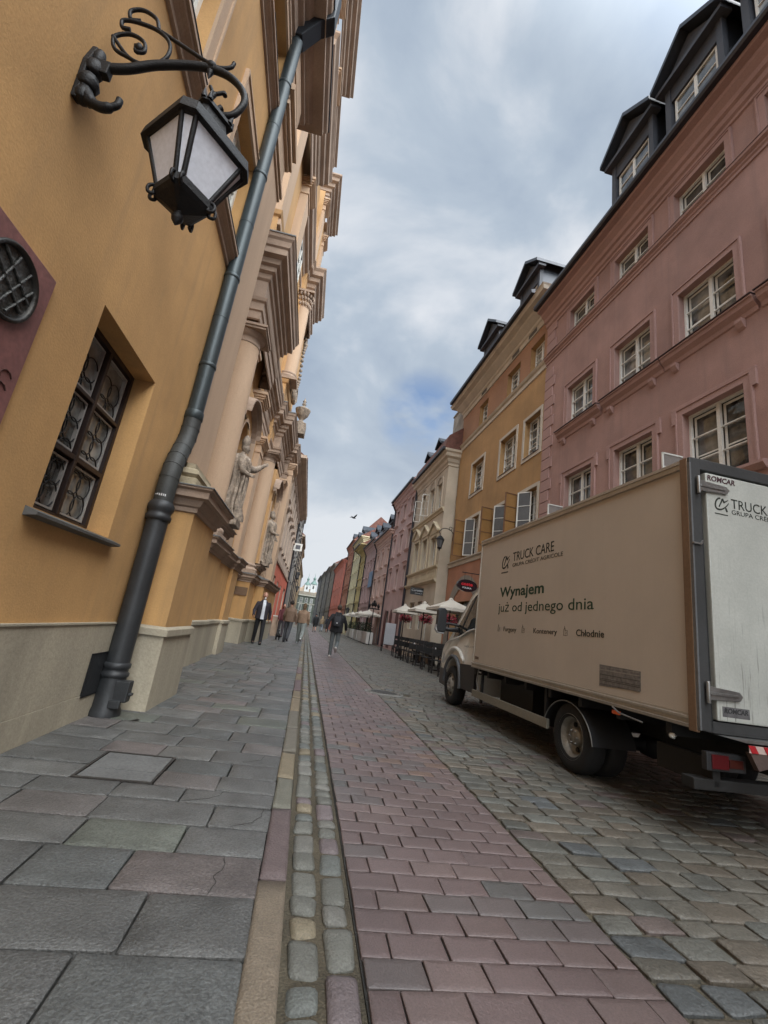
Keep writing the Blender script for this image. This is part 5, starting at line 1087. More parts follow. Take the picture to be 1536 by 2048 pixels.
# ---- amber house
ll = [(17.87, 19.31, 4.86, 6.66), (14.77, 16.19, 4.86, 6.5), (12.98, 14.1, 4.86, 6.5)]; lm = [(17.87, 19.3, 7.87, 9.44), (14.78, 16.18, 7.80, 9.40), (12.99, 14.12, 7.80, 9.34)]
lt_ = [(17.97, 18.98, 11.2, 12.45), (14.84, 15.98, 11.18, 12.43), (13.0, 14.0, 11.15, 12.43)]
yh, WS, L = rhouse('amber_house', 'amber and terracotta house with white framed windows and open brown casements beside the pink one', 7.0, 12.8, 21.3, 13.7, YEL, ll+lm+lt_, depth=.30, rows=4, holes_extra=[(17.0, 20.3, 0, 2.9), (13.6, 15.6, 0, 2.7)])
for w_, q in zip(WS, ll+lm+lt_):
    a, b_, c_, d = q; a -= 12.8; b_ -= 12.8
    if d < 10: b = MB(); t = .12; o = .03; b.box(0, -o, a-t, a, c_-t, d+t); b.box(0, -o, b_, b_+t, c_-t, d+t); b.box(0, -o, a, b_, d, d+t); b.box(0, -o, a, b_, c_-t, c_); b.build('surround', CRT, w_); MB().box(.2, -.05, a+.01, b_-.01, c_+.002, c_+.02).build('sill_sheet', COPP, w_)
    if d < 7:
        BRF = mat('brown_casement', (.16, .075, .035), rough=.5, bump=.03)
        for yy, mm_, ln in ((b_-.02, BRF, .62), (a+(b_-a)*.45, WHITEP, .5)):
            F = Matrix.Translation((-.01 if mm_ is BRF else .06, yy, c_+.05)) @ Matrix.Rotation(R(6 if mm_ is BRF else -52), 4, 'Z'); hh = d-c_-.1; b = MB()
            b.box(0, -.04, 0, .035, 0, hh, mtx=F); b.box(-ln, -ln+.045, 0, .035, 0, hh, mtx=F)
            for zz in (0, hh/3, hh*2/3, hh-.035): b.box(-ln+.045, -.04, .002, .033, zz, zz+(.035 if zz in (0, hh-.035) else .02), mtx=F)
            k_ = b.build('open_casement', mm_, w_)
            MB().quad((-.04, .018, .03), (-ln+.04, .018, .03), (-ln+.04, .018, hh-.03), (-.04, .018, hh-.03), mtx=F).build('pane', mat('amber_glass' if mm_ is BRF else 'grey_glass', (.30, .16, .06) if mm_ is BRF else (.12, .12, .12), rough=.15, bump=0), k_)
b = MB(); b.box(-.001, -.012, .0, L, 11.14, 12.85); 
b = MB(); wall_holes(b, -.008, .0, L, 11.13, 12.85, [(a-12.8, b_-12.8, c_, d) for a, b_, c_, d in lt_], .02, -1); b.build('terracotta_band', ORG, yh)
b = MB(); wall_holes(b, -.03, .0, L, 0, 4.65, [(17.0-12.8, 20.3-12.8, 0, 2.9), (13.6-12.8, 15.6-12.8, 0, 2.7)], .03, -1)
b.build('ground_storey_render', mat('salmon_render', (.42, .20, .12), var=.12, scale=.9, stain=.25, bump=.25), yh)
b = MB(); rs(b, L, [(0, -.32), (.04, -.30), (.04, -.12), (.10, -.08), (.14, 0), (0, .02)], 11.16); rs(b, L, [(.03, -.22), (.07, -.20), (.07, -.04), (.13, 0), (.13, .05), (0, .06)], 4.80); b.build('string_course', CRT, yh)
b = MB(); rs(b, L, [(0, -.85), (.05, -.85), (.05, -.62), (.10, -.58), (.12, -.48), (.20, -.42), (.34, -.28), (.38, -.20), (.58, -.14), (.62, -.02), (.66, .04), (0, .08)], 13.72, ret=.5); b.build('cornice', CRT, yh)
b = MB()
for y in (.75, 2.15, 5.4): b.box(-.052, -.056, y, y+.62, 12.92, 13.20)
b.build('frieze_vent', mat('frieze_dark', (.10, .09, .075), bump=0), yh)
MB().prism([(-.64, 13.74), (-.78, 13.74), (-.80, 13.86), (-.64, 13.92)], -.1, L+.35, 'y').build('gutter', GUTTER, yh)
MB().prism([(-.65, 13.86), (3.5, 17.2), (9, 13.7), (9, 13.6), (0, 13.6)], 0, L+.2, 'y').build('roof', ROOFT, yh)
dormer(yh, 13.45-12.8, 14.95-12.8, 13.9, 15.95, 16.65, x=.0, wz=14.7); dormer(yh, 17.1-12.8, 18.75-12.8, 13.9, 15.85, 16.7, x=.0, wz=14.7)
# ragged strip of bare plaster at the far edge
b = MB(); zz = np.linspace(5.2, 10.6, 26); random.seed(4); e_ = [.05+.09*random.random()+.10*max(0, math.sin(z*1.1)) for z in zz]
for i in range(25): b.quad((-.036, L-e_[i], zz[i]), (-.036, L, zz[i]), (-.036, L, zz[i+1]), (-.036, L-e_[i+1], zz[i+1]))
b.build('bare_plaster', mat('bare_plaster', (.5, .44, .36), var=.1), yh)
AR = mat('grey_arch_stone', (.27, .24, .20), var=.12, stain=.2)
b = MB(); cy, r0, r1 = 18.85-12.8, 1.62, 2.15
for i in range(14):
    t0, t1 = math.pi*i/14, math.pi*(i+1)/14
    q = [(cy+r*math.cos(t), 2.0+r*.95*math.sin(t)) for r, t in ((r0, t0), (r1, t0), (r1, t1), (r0, t1))]
    b.add([(-.06, y, z) for y, z in q]+[(.0, y, z) for y, z in q], [(0, 1, 2, 3), (0, 1, 5, 4), (2, 3, 7, 6)])
b.box(-.06, 0, cy-r1, cy-r0, 0, 2.0); b.box(-.06, 0, cy+r0, cy+r1, 0, 2.0); b.build('entrance_arch', AR, yh)
MB().box(.24, .3, 4.2, 7.5, 0, 2.9).build('entrance_glazing', GLASS, yh); MB().box(.24, .3, .8, 2.8, 0, 2.7).build('shop_glazing', GLASS, yh)
b = MB()
for y in (4.25, 5.3, 6.0, 7.3): b.box(.2, .26, y, y+.07, 0, 2.9)
b.box(.2, .26, 4.2, 7.5, 2.1, 2.2); b.build('glazing_bar', BLK, yh)
# ---- beige house, standing forward of its neighbour
BEI = mat('beige_plaster', (.50, .42, .32), var=.10, scale=.9, bump=.2, stain=.22); BEY = mat('pale_yellow_trim', (.54, .45, .31), var=.08, bump=.15, stain=.15)
bw_up = [(22.1, 23.0, 7.95, 9.4), (23.5, 24.5, 7.95, 9.5), (25.3, 26.2, 7.95, 9.6)]; bw_lo = [(22.0, 23.0, 4.8, 6.35), (23.75, 24.75, 4.8, 6.5), (25.55, 26.6, 4.8, 6.6)]
bw_g = [(22.4, 23.1, .3, 2.9), (23.6, 24.5, 1.5, 3.0), (25.2, 26.3, 1.5, 3.0)]
bh, WS, L = rhouse('beige_house', 'slim beige house with arched upper windows and pediments, standing forward of the amber house', 6.45, 21.4, 27.7, 10.9, BEI, bw_lo+bw_up+bw_g, depth=.22, rows=3, glass=GLASSL)
for w_, q in zip(WS, bw_lo+bw_up+bw_g):
    a, b_, c_, d = q; a -= 21.4; b_ -= 21.4; b = MB(); cy = (a+b_)/2; hw = (b_-a)/2
    if q in bw_lo:
        b.box(0, -.07, a-.14, a, c_-.1, d+.15); b.box(0, -.07, b_, b_+.14, c_-.1, d+.15); b.box(0, -.07, a, b_, d, d+.15)
        b.prism([(a-.26, d+.16), (b_+.26, d+.16), (b_+.26, d+.24), (cy, d+.72), (a-.26, d+.24)], -.10, 0, 'x'); b.prism([(a-.33, d+.22), (cy, d+.76), (b_+.33, d+.22), (b_+.33, d+.30), (cy, d+.86), (a-.33, d+.30)], -.2, 0, 'x'); b.build('pediment_surround', BEY, w_)
    elif q in bw_up:
        n = 10; 
        for i in range(n):
            t0, t1 = math.pi*i/n, math.pi*(i+1)/n; P_ = [(cy+r*math.cos(t), d-.0+r*.75*math.sin(t)) for r, t in ((hw, t0), (hw+.13, t0), (hw+.13, t1), (hw, t1))]
            b.add([(-.04, y, z) for y, z in P_]+[(0, y, z) for y, z in P_], [(0, 1, 2, 3), (0, 1, 5, 4), (1, 2, 6, 5), (2, 3, 7, 6)])
            b.add([(-.006, cy, d), (-.006, cy+hw*math.cos(t0), d+hw*.75*math.sin(t0)), (-.006, cy+hw*math.cos(t1), d+hw*.75*math.sin(t1))], [(0, 1, 2)])
        b.box(0, -.04, a-.13, a, c_, d); b.box(0, -.04, b_, b_+.13, c_, d); b.build('arched_surround', BEI, w_)
        F = Matrix.Translation((-.02, b_, c_)) @ Matrix.Rotation(R(-12), 4, 'Z'); s_ = MB()
        for q_ in ((0, -.42, 0, .03, 0, .04), (0, -.42, 0, .03, 1.3, 1.34), (0, -.04, 0, .03, 0, 1.34), (-.38, -.42, 0, .03, 0, 1.34), (0, -.42, .01, .02, .45, .47), (0, -.42, .01, .02, .9, .92)): s_.box(*q_, mtx=F)
        if c_ == 7.95 and a > 1: s_.build('open_shutter', WHITEP, w_)
b = MB(); rs(b, L, [(0, -.2), (.05, -.18), (.07, -.08), (.14, -.02), (.14, .03), (0, .04)], 7.74); rs(b, L, [(0, -.1), (.05, -.08), (.12, 0), (.12, .06), (0, .07)], 4.68); rs(b, L, [(0, -.12), (.06, -.1), (.16, 0), (.16, .08), (0, .1)], 3.98); b.build('string_course', BEY, bh)
b = MB(); b.box(-.03, 0, .1, L-.1, 4.08, 4.58)
for i in range(4): y = .35+i*1.45; b.box(-.045, -.03, y, y+1.2, 4.16, 4.20); b.box(-.045, -.03, y, y+1.2, 4.46, 4.5); b.box(-.045, -.03, y, y+.04, 4.2, 4.46); b.box(-.045, -.03, y+1.16, y+1.2, 4.2, 4.46)
b.build('panelled_frieze', BEY, bh)
b = MB(); rs(b, L, [(0, -.85), (.04, -.83), (.04, -.7), (.10, -.62), (.14, -.45), (.26, -.36), (.28, -.2), (.36, -.12), (.38, 0), (0, .05)], 10.9, ret=1.5); b.build('cornice', BEI, bh)
MB().prism([(-.38, 10.84), (-.50, 10.86), (-.52, 10.96), (-.38, 11.0)], -.3, L, 'y').build('gutter', GUTTER, bh)
MB().prism([(-.4, 10.96), (-.2, 11.7), (2.6, 13.9), (9, 10.9), (0, 10.9)], -.25, L, 'y').build('roof', ROOFT, bh)
for yc in (2.2, 4.5): dormer(bh, yc-.5, yc+.5, 11.5, 12.2, 12.6, x=.3, over=.1)
b = MB(); b.box(.6, 1.5, -.1, 1.9, 11.4, 13.9); b.box(.55, 1.55, -.15, 1.95, 13.9, 13.98); b.build('chimney', mat('weathered_chimney', (.30, .27, .23), var=.25, scale=2, stain=.5, bump=.3), bh)
b = MB(); b.tube([(-.36, L-.05, 11.2), (-.1, L-.05, 10.6), (-.1, L-.05, .1)], .075, 8); b.build('rain_pipe', GUTTER, bh)
# ---- houses further along
def gridwins(s0, s1, n, rows_, w=.95, jit=0, off=0):
    p = (s1-s0)/n; return [(s0+(i+.5)*p-w/2+off, s0+(i+.5)*p+w/2+off, a, c_) for (a, c_) in rows_ for i in range(n)]
def plain(name, label, s0, s1, H, col, n, rows_, X0=6.45, w=.95, hood=True, group=None, eave=.4, dorm=0, band=None, trimcol=None, chim=0, pipe=True, ground=True, roofh=2.4):
    m = mat('plaster_'+'_'.join('%02d' % int(c*99) for c in col), col, var=.10, scale=.8, fine=.05, fscale=50, bump=.2, stain=.25, drip=.3)
    tm = mat('trim_'+'_'.join('%02d' % int(c*99) for c in col), tuple(min(.7, c*1.12+.01) for c in col), var=.06, stain=.1)
    wins = gridwins(s0, s1, n, rows_, w); g = gridwins(s0, s1, max(2, n-1), [(.15, 2.6)], 1.1) if ground else []
    t, WS, L = rhouse(name, label, X0, s0, s1, H, m, wins+g, group=group, rows=2, glass=None, depth=.2)
    for w_, q in zip(WS, wins):
        a, b_, c_, d = q; a -= s0; b_ -= s0; b = MB()
        for z_ in (0,): b.box(0, -.03, a-.12, a, c_, d+.12); b.box(0, -.03, b_, b_+.12, c_, d+.12); b.box(0, -.03, a, b_, d, d+.12)
        if hood: b.sweep([(0, b_+.2), (0, a-.2)], [(0, 0), (.03, 0), (.05, .1), (.13, .14), (.13, .2), (0, .22)], z=d+.12)
        b.sweep([(0, b_+.18), (0, a-.18)], [(0, -.16), (.05, -.14), (.12, -.05), (.12, 0), (0, .01)], z=c_); b.build('surround', tm, w_)
    b = MB(); rs(b, L, [(0, -.75), (.04, -.73), (.04, -.6), (.10, -.52), (.14, -.38), (eave*.6, -.3), (eave*.7, -.16), (eave, -.1), (eave, 0), (0, .05)], H, ret=1.0); b.build('cornice', tm, t)
    MB().prism([(-eave, H-.05), (-eave-.12, H-.03), (-eave-.13, H+.08), (-eave, H+.1)], 0, L, 'y').build('gutter', GUTTER, t)
    MB().prism([(-eave, H+.07), (3.0, H+roofh), (9, H), (0, H)], 0, L, 'y').build('roof', ROOFT, t)
    for z_ in (band or []):
        b = MB(); rs(b, L, [(0, -.14), (.06, -.12), (.10, 0), (.10, .04), (0, .06)], z_); b.build('string_course', tm, t)
    for i in range(dorm): yc = L*(i+.5)/dorm; dormer(t, yc-.55, yc+.55, H+.2, H+1.25, H+1.75, x=.3, over=.15)
    for i in range(chim): yc = L*(i+.3)/max(1, chim); b = MB(); b.box(1.6, 2.6, yc, yc+1.1, H+.5, H+3.0); b.box(1.55, 2.65, yc-.05, yc+1.15, H+3, H+3.08); b.build('chimney', mat('pale_chimney', (.42, .42, .40), var=.2, stain=.4), t)
    if pipe: b = MB(); b.tube([(-eave, L-.1, H-.1), (-.08, L-.1, H-.7), (-.08, L-.1, .1)], .06, 8); b.build('rain_pipe', GUTTER, t)
    return t
t1 = plain('rose_house', 'tall rose pink house with three window columns just past the slim beige one', 27.7, 34.6, 11.3, (.46, .315, .285), 3, [(4.1, 5.55), (6.7, 8.1), (9.2, 10.4)], w=.85)
t2 = plain('rose_house', 'lower pale rose house with arched doorways between the tall rose and mauve houses', 34.6, 41.6, 9.1, (.50, .345, .29), 3, [(3.95, 5.3), (6.45, 7.75)], w=.85, dorm=2, chim=1, band=[3.4])
t3 = plain('mauve_house', 'mauve plastered house with a blue banner between upper windows', 41.6, 48.9, 9.6, (.37, .25, .235), 4, [(3.7, 5.1), (6.25, 7.55)], w=.75, dorm=2, chim=1, band=[3.2])
MB().box(-.14, -.10, 38.9*1.0-41.6+3.0, 38.9-41.6+4.9, 5.0, 6.5).build('blue_banner', mat('blue_banner', (.16, .23, .33), var=.1, scale=2, bump=.1), t3)
plain('yellow_house', 'dull yellow house with deep eaves after the mauve one', 48.9, 53.5, 10.1, (.42, .335, .16), 3, [(3.9, 5.3), (6.6, 8.1)], w=.8, eave=.9)
plain('lemon_house', 'tall pale lemon house with small dark windows in four storeys', 53.5, 62, 12.0, (.52, .465, .30), 5, [(3.9, 5.0), (5.9, 6.9), (7.9, 8.9), (9.9, 10.7)], w=.6, hood=False, dorm=2)
plain('brick_red_house', 'red brown house with banded storeys beyond the pale lemon one', 62, 71, 13.0, (.32, .145, .095), 4, [(3.9, 5.7), (6.9, 8.7), (9.9, 11.3)], w=1.0, band=[3.4, 6.3, 9.3], dorm=1, roofh=4)
rd = plain('coral_house', 'bright coral red house standing slightly forward far up the right side', 71, 88, 11.2, (.43, .15, .11), 5, [(4.2, 5.8), (7, 8.6)], X0=6.0, w=.9, hood=False, band=[3.6], chim=1)
for i, (a, c_, H, col, x0) in enumerate(((88, 101, 12.6, (.17, .155, .13), 5.9), (101, 116, 13.3, (.14, .13, .115), 5.75), (116, 132, 13.6, (.17, .15, .12), 5.5), (132, 150, 14.0, (.13, .12, .11), 5.3))):
    lab = ('dark grey house directly beyond the coral red one', 'second dark grey house past the coral red one, with a drainpipe on each side', 'third grey brown house past the coral red one', 'last dark house on the right before the square')[i]
    plain('grey_house', lab, a, c_, H, col, 4, [(4.2, 6), (7.2, 8.8), (10, 11.3)], X0=x0, w=1.0, hood=False, group=None, band=[3.5])
# arched doorways of the lower rose house and tall rose house
for tt, ys in ((t1, (1.6, 3.6, 5.6)), (t2, (5.4,))):
    for y in ys:
        b = MB(); b.prism([(y-.4, 0.1), (y+.4, .1), (y+.4, 2.2)]+[(y+.4*math.cos(a), 2.2+.5*math.sin(a)) for a in np.linspace(.3, math.pi-.3, 6)]+[(y-.4, 2.2)], -.02, -.004, 'x'); b.build('arched_door', mat('maroon_door', (.10, .03, .025), rough=.6, var=.2), tt)
b = MB(); b.box(-.3, 0, .3, 1.8, 2.5, 3.1); 
# ---- square end: green grey palace front and the twin towers
ce = thing('palace_block', 'green grey palace front with white framed windows closing the far end of the street', 'building', (0, 172, 0))
GG = mat('green_grey_wall', (.045, .052, .04), var=.12, scale=.3); hs = []
for z0_, z1_ in ((1.2, 3.4), (4.2, 6.4), (7.2, 8.8)):
    for i in range(9): x = -9.2+i*1.9; hs.append((x, x+.85, z0_, z1_))
MB().box(-14, 10, 0, 12, 0, 9.7).build('wall', GG, ce)
b = MB(); b.box(-14, 10, -.35, .2, 9.6, 10.1); b.box(-14, 10, -.15, .0, 6.65, 6.9); b.build('cornice', mat('palace_cornice', (.27, .255, .21), var=.1), ce); MB().prism([(-14.2, 10.1), (-14.2, 10.2), (-12, 11.2), (8, 11.2), (10.2, 10.2), (10.2, 10.1)], -.4, 10, 'y').build('roof', mat('castle_roof', (.20, .17, .13), var=.2, scale=1), ce)
for (x0, x1, z0_, z1_) in hs:
    b = MB(); b.box(x0-.12, x0, -.08, 0, z0_-.1, z1_+.12); b.box(x1, x1+.12, -.08, 0, z0_-.1, z1_+.12); b.box(x0, x1, -.08, 0, z1_, z1_+.12); b.box(x0, x1, -.08, 0, z0_-.1, z0_); f = b.build('window', mat('palace_trim', (.27, .27, .235), bump=0), ce); MB().box(x0, x1, -.03, -.01, z0_, z1_).build('pane', GLASS, f)
tw = thing('twin_towered_church', 'distant pale church with two green onion spires above the end of the street', 'church', (-.6, 190, 0))
WL = mat('tower_white', (.46, .46, .44), var=.1); GR = mat('copper_green', (.11, .17, .15), var=.15, rough=.6); PK = mat('gable_pink', (.42, .31, .22), var=.15)
MB().box(-5, 4, .5, 20, 0, 12.6).build('nave', PK, tw); MB().prism([(-5, 12.6), (-4.6, 13.6), (-3.4, 13.8), (-2.8, 14.9), (-1.7, 15.2), (-.7, 14.8), (-.3, 13.6), (1, 13.2), (1.4, 12.6)], .5, 2, 'y').build('gable', PK, tw)
for x, s_ in ((-1.35, .92), (1.25, 1.0)):
    z = 15.0 if x < 0 else 15.6
    t_ = MB().box(x-1.0, x+1.0, -.6, 1.4, 0, z).build('tower', WL, tw); MB().lathe([(1.45*s_, z), (1.35*s_, z+.3), (1.2*s_, z+.6), (.7*s_, z+1.2), (.45*s_, z+1.5), (.42*s_, z+2.1), (.62*s_, z+2.3), (.5*s_, z+2.7), (.15*s_, z+3.2), (.08, z+3.8), (0, z+5.2)], (x, .4, 0), 10).build('onion_spire', GR, t_)
    MB().box(x-.3, x+.3, -.63, -.6, z-1.9, z-.7).build('belfry_opening', INTER, t_)
# ================================================================ STREET FURNITURE AND PEOPLE
SKIN = mat('skin', (.42, .22, .15), rough=.6, var=.06, bump=0); 
def fuse(b, name, m, parent, voxel=.012, extra=None, smooth=2):
    if extra:
        for v, f in extra: b.add(v, f, True)
    me = bpy.data.meshes.new(name); me.from_pydata(b.v, [], b.f); me.update()
    bm = bmesh.new(); bm.from_mesh(me); bmesh.ops.recalc_face_normals(bm, faces=bm.faces); bm.to_mesh(me); bm.free()
    o = bpy.data.objects.new(name, me); C.objects.link(o); r_ = o.modifiers.new('r', 'REMESH'); r_.mode = 'VOXEL'; r_.voxel_size = voxel; s_ = o.modifiers.new('s', 'SMOOTH'); s_.iterations = smooth; s_.factor = .5
    dg = bpy.context.evaluated_depsgraph_get(); dg.update(); m2 = bpy.data.meshes.new_from_object(o.evaluated_get(dg)); bpy.data.objects.remove(o); bpy.data.meshes.remove(me)
    m2.materials.clear(); m2.materials.append(m); m2.polygons.foreach_set('use_smooth', [True]*len(m2.polygons)); m2.name = name
    o = bpy.data.objects.new(name, m2); C.objects.link(o); o.parent = parent; return o
def rings(b, rs_, n=18):
    """rs_: (x, y, z, rx, ry) ellipse rings joined and capped"""
    vs = [(x+rx*math.cos(2*math.pi*j/n), y+ry*math.sin(2*math.pi*j/n), z) for x, y, z, rx, ry in rs_ for j in range(n)]
    k = len(rs_); b.add(vs, [(i*n+j, i*n+(j+1) % n, (i+1)*n+(j+1) % n, (i+1)*n+j) for i in range(k-1) for j in range(n)], True); b.add(vs, [tuple(range(n-1, -1, -1)), tuple(range((k-1)*n, k*n))])
def limb(b, pts, r, n=10):
    pts = [Vector(p) for p in pts]; b.tube(pts, r, n)
    for p, q in zip(pts, r): v, f = ellipsoid(p, (q, q, q), 10, 7); b.add(v, f, True)
def person(label, loc, face, H=1.75, legs=(.3, -.3), knees=(.15, .5), arms=(-.3, .3), elbows=(.4, .4), top=(.03, .03, .03), bottom=(.02, .02, .02), shoe=(.02, .02, .02), hair=(.05, .03, .02), hairlong=0, bald=False, jl=.86, width=1.0, shirt=None, skirt=False, shorts=0, bag=None, armout=.12, voxel=.013, collar=True, headturn=0, group=None, bare=0, wide=1.0):
    k = H/1.75; t = thing('person', label, 'person', loc, math.atan2(face[1], face[0]), group)
    hipz = .91*k; drop = 0
    # legs
    J = {}
    for i, s_ in enumerate((1, -1)):
        a = legs[i]; kn = knees[i]; hp = Vector((0, s_*.09*k, hipz)); th = .43*k; sh = .43*k
        kneep = hp+Vector((math.sin(a)*th, s_*.01, -math.cos(a)*th)); a2 = a-kn; an = kneep+Vector((math.sin(a2)*sh, -s_*.005, -math.cos(a2)*sh)); J[i] = (hp, kneep, an, a2)
    low = min(J[0][2].z, J[1][2].z)-.07*k
    for i in J: J[i] = tuple(p-Vector((0, 0, low)) if isinstance(p, Vector) else p for p in J[i])
    hz = hipz-low; up = hz-hipz
    def T(z): return z*k+up
    A = {}
    for i, s_ in enumerate((1, -1)):
        a = arms[i]; sp = Vector((0, s_*.175*k*(1+(width-1)*.5), T(1.365))); el = sp+Vector((math.sin(a), s_*armout, -math.cos(a))).normalized()*.28*k; a2 = a+elbows[i]; wr = el+Vector((math.sin(a2), s_*armout*.25, -math.cos(a2))).normalized()*.25*k; A[i] = (sp, el, wr, a2)
    # continuous body: head, neck, torso, arms with hands, legs with feet
    b = MB(); rings(b, [(0, 0, T(.86), .10*k, .14*k), (0, 0, T(1.0), .10*k, .135*k), (0, 0, T(1.2), .10*k, .14*k), (0, 0, T(1.38), .09*k, .16*k), (.0, 0, T(1.46), .06*k, .07*k)])
    limb(b, [(-.005, 0, T(1.42)), (.01, 0, T(1.56))], [.058*k, .052*k])
    for i in (0, 1):
        hp, kn_, an, a2 = J[i]; limb(b, [hp, kn_, an], [.075*k, .052*k, .036*k]); limb(b, [an, an+Vector((.12*k*math.cos(a2*.6), 0, -.045*k+.12*k*math.sin(a2*.6)))], [.035*k, .028*k])
        sp, el, wr, a3 = A[i]; limb(b, [sp, el, wr], [.045*k, .036*k, .026*k])
        d = Vector((math.sin(a3), 0, -math.cos(a3))); sd = Vector((0, (1, -1)[i], 0)); fw = Vector((math.cos(a3), 0, math.sin(a3)))
        pc = wr+d*.05*k; v, f = ellipsoid(pc, (.040*k, .020*k, .045*k)); b.add(v, f, True)
        for q, (o_, l_) in enumerate(((.028, .075), (.010, .085), (-.008, .078), (-.026, .062))):
            s0 = pc+d*.02*k+fw*o_*k; b.tube([s0, s0+d*l_*.5*k, s0+d*l_*.9*k-sd*.018*k], [.0105*k, .0095*k, .007*k], 6)
        s0 = wr+d*.02*k+fw*.03*k; b.tube([s0, s0+(d*.035+fw*.018)*k, s0+(d*.065+fw*.020)*k], [.012*k, .011*k, .008*k], 6)
    hc = (.02*k, 0, T(1.635)); hd = headmesh(hc, k, (math.cos(headturn), math.sin(headturn)))
    fuse(b, 'body', SKIN, t, voxel, extra=hd, smooth=1)
    def cm(c, n): return mat('%s_%02d%02d%02d' % (n, c[0]*99, c[1]*99, c[2]*99), c, rough=.9, var=.12, scale=6, fine=.08, fscale=60, bump=.3, bscale=18)
    # trousers or skirt
    b = MB(); w2 = wide
    if skirt: rings(b, [(0, 0, T(.32), .17*k, .21*k), (0, 0, T(.6), .16*k, .20*k), (0, 0, T(.88), .14*k, .18*k), (0, 0, T(1.02), .11*k, .145*k)])
    else:
        rings(b, [(0, 0, T(.80), .10*k, .14*k), (0, 0, T(.9), .125*k, .165*k), (0, 0, T(1.0), .115*k, .15*k)])
        for i in (0, 1):
            hp, kn_, an, a2 = J[i]
            if shorts: limb(b, [hp, hp.lerp(kn_, .85)], [.10*k, .085*k])
            else: limb(b, [hp, kn_, kn_.lerp(an, .95)], [.098*k*w2, .07*k*w2, .058*k*w2])
    fuse(b, 'skirt' if skirt else ('shorts' if shorts else 'trousers'), cm(bottom, 'cloth'), t, voxel*1.1)
    # jacket
    b = MB(); W2 = width
    rings(b, [(0, 0, T(jl), .135*k*W2, .19*k*W2), (0, 0, T(1.0), .135*k*W2, .175*k*W2), (0, 0, T(1.15), .13*k*W2, .175*k*W2), (.0, 0, T(1.30), .125*k*W2, .185*k*W2), (0, 0, T(1.40), .10*k, .17*k), (0, 0, T(1.465), .07*k, .10*k), (0, 0, T(1.50), .062*k, .075*k)])
    for i in (0, 1):
        sp, el, wr, a3 = A[i]; limb(b, [sp, el, el.lerp(wr, .93)], [.066*k, .060*k, .050*k])
    jk = fuse(b, 'jacket', cm(top, 'cloth'), t, voxel*1.1, smooth=2)
    if shirt:
        b = MB(); vs = []
        for z, w_, x in ((1.49, .045, .075), (1.40, .05, .115), (1.25, .048, .138), (1.05, .052, .145), (.84, .06, .150)): vs += [((x*W2+.006)*k, -w_*k, T(z)), ((x*W2+.022)*k, 0, T(z)), ((x*W2+.006)*k, w_*k, T(z))]
        b.add(vs, [(i*3+j, i*3+j+1, i*3+j+4, i*3+j+3) for i in range(4) for j in range(2)], True); b.build('shirt_front', cm(shirt, 'shirt'), t)
    for i in (0, 1):
        hp, kn_, an, a2 = J[i]; ta = a2*.6; b = MB(); d = Vector((math.cos(ta), 0, math.sin(ta))); q = an+Vector((0, 0, -.035*k)); limb(b, [q-d*.05*k, q+d*.06*k, q+d*.155*k], [.044*k, .044*k, .034*k]); limb(b, [an, q], [.045*k, .046*k]); fuse(b, 'shoe', cm(shoe, 'shoe'), t, .012)
    if not bald or hairlong:
        b = MB(); h_ = Vector(hc); v, f = ellipsoid(h_+Vector((-.022*k, 0, .028*k)), (.098*k, .086*k, .105*k)); b.add(v, f, True)
        if hairlong: rings(b, [(-.075*k, 0, T(1.63-hairlong), .03*k, .06*k), (-.07*k, 0, T(1.5), .045*k, .085*k), (-.05*k, 0, T(1.66), .06*k, .085*k)])
        fuse(b, 'hair', cm(hair, 'hair'), t, .012, smooth=1)
    else:
        b = MB(); h_ = Vector(hc); v, f = ellipsoid(h_+Vector((-.03*k, 0, .0)), (.085*k, .082*k, .06*k)); b.add(v, f, True); v, f = ellipsoid(h_+Vector((.075*k, 0, -.085*k)), (.03*k, .04*k, .035*k)); b.add(v, f, True); fuse(b, 'hair', cm(hair, 'hair'), t, .012, smooth=1)
    if bag:
        b = MB(); rings(b, [(-.19*k, 0, T(1.02), .06*k, .10*k), (-.20*k, 0, T(1.08), .075*k, .13*k), (-.20*k, 0, T(1.25), .07*k, .13*k), (-.18*k, 0, T(1.36), .05*k, .10*k)]); bg_ = b.build('backpack', cm(bag, 'bag'), t)
        b = MB(); 
        for s_ in (1, -1): b.tube(spline([(-.15*k, s_*.07*k, T(1.34)), (-.06*k, s_*.09*k, T(1.48)), (.06*k, s_*.10*k, T(1.46)), (.14*k, s_*.11*k, T(1.30)), (.05*k, s_*.2*k, T(1.12)), (-.14*k, s_*.11*k, T(1.08))], 5), .014, 6)
        b.build('strap', cm(bag, 'bag'), bg_)
        MB().lathe([(0, 0), (.028, .004), (0, .012)], (0, 0, 0), 10, mtx=frame((-.285*k, .0, T(1.12)), (0, -1, 0), (0, 0, 1))).build('badge', STK, bg_)
    return t
person('bald older man in a dark jacket over a white shirt walking towards the camera', (-1.72, 18.3, .02), (.25, -1), 1.98, legs=(.28, -.12), knees=(.1, .25), arms=(-.35, .15), elbows=(.25, .75), top=(.028, .022, .028), bottom=(.012, .012, .014), shoe=(.015, .015, .016), hair=(.55, .53, .5), bald=True, jl=.84, width=1.18, shirt=(.62, .64, .68), armout=.34, headturn=.35)
person('person from behind in brown hooded jacket and dark jeans, walking with the small dog', (-.78, 22.6, .02), (.15, 1), 1.95, legs=(.1, -.35), knees=(.1, .2), arms=(.1, -.15), elbows=(.6, .4), top=(.17, .11, .075), bottom=(.05, .052, .058), shoe=(.02, .018, .016), hair=(.03, .022, .018), jl=.84, width=1.2, wide=1.05, armout=.3)
